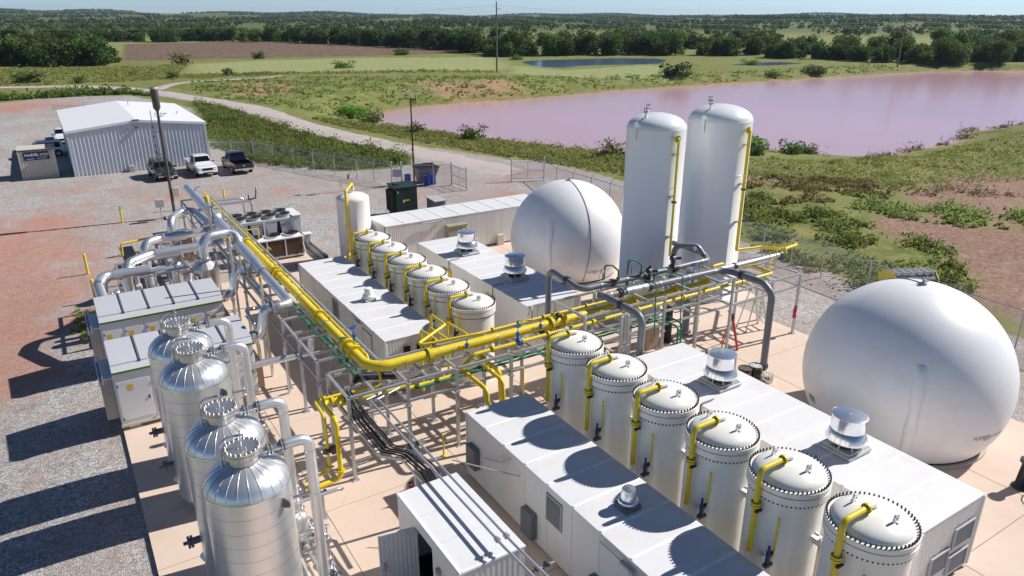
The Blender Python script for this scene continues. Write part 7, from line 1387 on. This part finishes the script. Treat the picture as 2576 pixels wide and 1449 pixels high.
def weeds(name, label, P, n, h, k, size, m, cat='weeds', tall=1.6, patch=0.0, extra=None):
    q = pts_in(P, n) if extra is None else extra
    q = q[dline(ROAD, q[:, 0], q[:, 1]) > 3.0]
    if patch: q = q[(np.sin(q[:, 0]*.9+1)*np.sin(q[:, 1]*.8+.5)+.5*np.sin(q[:, 0]*.35+q[:, 1]*.27)+RNG.normal(size=len(q))*.25) > patch-.3]
    z = ground_z(q[:, 0], q[:, 1]); n = len(q); hh = h*(.5+.9*RNG.random(n)**1.5)*np.clip(.75+.55*np.sin(q[:, 0]*1.7+q[:, 1]*.6)*np.sin(q[:, 1]*1.1-q[:, 0]*.4)+.35*np.sin(q[:, 0]*.5+q[:, 1]*.31), .25, 1.6)
    C = np.stack([q[:, 0], q[:, 1], z], -1)[:, None, :]+np.concatenate([RNG.normal(size=(n, k, 2))*(hh[:, None, None]*.38), (RNG.random((n, k, 1)))*hh[:, None, None]], -1)
    V, F = quads(C.reshape(-1, 3), size*(.6+.8*RNG.random(n*k)), flat=1.2, tall=tall); me = np_mesh(name, V, F); me.materials.append(MATS[m]); o = bpy.data.objects.new(name, me); COL.objects.link(o); props(o, label, cat, kind='stuff')
weeds('weed_strip', 'dense weeds between the fence and the gravel road', WEEDA, 3600, .8, 13, .14, 'weed')
weeds('pale_weeds', 'pale dry stalks among the weeds by the fence', WEEDA, 700, .9, 9, .10, 'straw', tall=2.6, patch=.2)
weeds('bright_weeds', 'bright green weeds scattered through the strip by the fence', WEEDA, 1100, .8, 14, .16, 'weed_bright', patch=.3)
RW = [(56.2,44.2),(44.0,38.8),(39.2,36),(39.0,30),(38.7,25),(38.5,20.6),(43.8,19.0),(50.3,23.8),(50.1,28.4),(51.7,33.9),(50.3,38.8)]
weeds('fence_weeds', 'tall weeds outside the right fence', RW, 1300, .7, 14, .13, 'weed', patch=.25); weeds('fence_weeds_bright', 'bright green weed clumps outside the right fence', RW, 420, .65, 18, .14, 'weed_bright', patch=.4); weeds('dry_weeds', 'brown dry weeds outside the right fence', RW, 450, .55, 12, .12, 'brown_weed', patch=.3)
RW2 = [(58.8,38.3),(60.5,30.9),(68.6,25.5),(60.9,22.0),(56.1,26.5),(53.4,33.3)]
weeds('slope_weeds', 'green weeds on the bare slope at right', RW2, 650, .6, 12, .15, 'weed', patch=.2); weeds('slope_dry', 'brown scrub on the bare slope at right', [(62,40),(64,33),(74,28),(72,33)], 200, .45, 10, .10, 'brown_weed', patch=.25)
RW3 = [(64.3,53.5),(69.3,50.0),(77.4,47.6),(110.8,49.9),(120,40),(79.0,32.5),(68.9,36.8),(57.4,40.7),(50.8,46.0)]
weeds('shore_grass', 'rough grass on the near shore right of the tanks', RW3, 8000, .16, 5, .06, 'grass', 'grass', 3.2); weeds('shore_weeds', 'weeds on the near shore right of the tanks', RW3, 700, .5, 12, .12, 'weed', patch=.5); weeds('shore_straw', 'straw coloured grass tufts right of the tanks', [(58,46),(66,40),(60,33),(50,38),(47,44)], 900, .4, 9, .15, 'straw', 'grass', 2.6, patch=.2)
NS = [(48.6,77.6),(51.6,71.4),(55.2,63.1),(47.8,52.5),(45.7,61.0),(42.4,70.9),(39.2,83.7),(37,95),(33.5,110),(38,108),(44,97)]
weeds('road_weeds', 'weeds and grass between the road and the lake', NS, 3600, .32, 8, .10, 'grass', 'grass', 2.6); weeds('road_weeds_green', 'green weeds between the road and the lake', NS, 500, .55, 12, .14, 'weed', patch=.35)
LB = [(28,175),(60,168),(100,150),(135,147),(180,142),(220,140),(224,133),(160,135),(110,137),(90,135),(70,135),(55,132),(46,122),(40,116),(33,118),(27,135),(24,150)]
weeds('far_bank_weeds', 'rough green growth along the far bank of the lake', LB, 4500, .55, 8, .22, 'weed', patch=.3); weeds('meadow_tufts', 'grass tufts over the rough meadow beyond the track', [(-20,200),(20,192),(60,178),(100,165),(100,172),(60,188),(30,212),(40,250),(0,262),(-40,270)], 5000, .45, 6, .24, 'grass', 'grass', 2.0)
weeds('left_thicket', 'green thicket behind the shed at left', [(-20,165),(-5,160),(10,158),(18,150),(19,142),(14,152),(2,160),(-10,156),(-24,150),(-36,165)], 1800, 1.0, 12, .3, 'weed'); weeds('left_thicket_dark', 'darker clumps in the thicket behind the shed', [(-20,168),(-5,163),(14,158),(20,146),(12,153),(-10,158),(-30,158)], 500, 1.2, 14, .3, 'leaf_mid')
sh = np.array(LAKE[4:26]); sp = []
for a, b in zip(sh[:-1], sh[1:]):
    n = int(np.hypot(*(b-a))*7); tt = RNG.random((n, 1)); sp.append(a+(b-a)*tt+RNG.normal(size=(n, 2))*.45)
sp = np.concatenate(sp); sp = sp[(np.sin(sp[:, 0]*.8)+.7*np.sin(sp[:, 0]*.33+2)+RNG.normal(size=len(sp))*.3) > -.1]
weeds('reeds', 'dark reeds standing along the near shore of the lake', None, 0, 0.75, 5, .085, 'reed', 'reeds', 7.0, extra=sp)
weeds('corner_grass', 'tuft of green grass beside the rear enclosure', [(-.6, 38.8), (.2, 39.5), (.1, 43.2), (-.5, 43.6), (-1.0, 41)], 90, .22, 10, .06, 'grass', 'grass', 3.5)

# haze: the air itself
def haze():
    m = bpy.data.materials.new('haze'); m.use_nodes = True; nt = m.node_tree; N = nt.nodes; N.remove(N['Principled BSDF']); v = N.new('ShaderNodeVolumePrincipled'); v.inputs['Color'].default_value = (.60, .78, 1.0, 1); v.inputs['Density'].default_value = .00007; v.inputs['Anisotropy'].default_value = .3
    nt.links.new(v.outputs[0], N['Material Output'].inputs['Volume']); MATS['haze'] = m; q = MB(); q.box(-8600, 8600, -8600, 8600, -12, 70); o = single('haze', q, 'haze', 'thin pale haze over the distant land', 'haze', (0, 0, 0), kind='stuff')
haze()
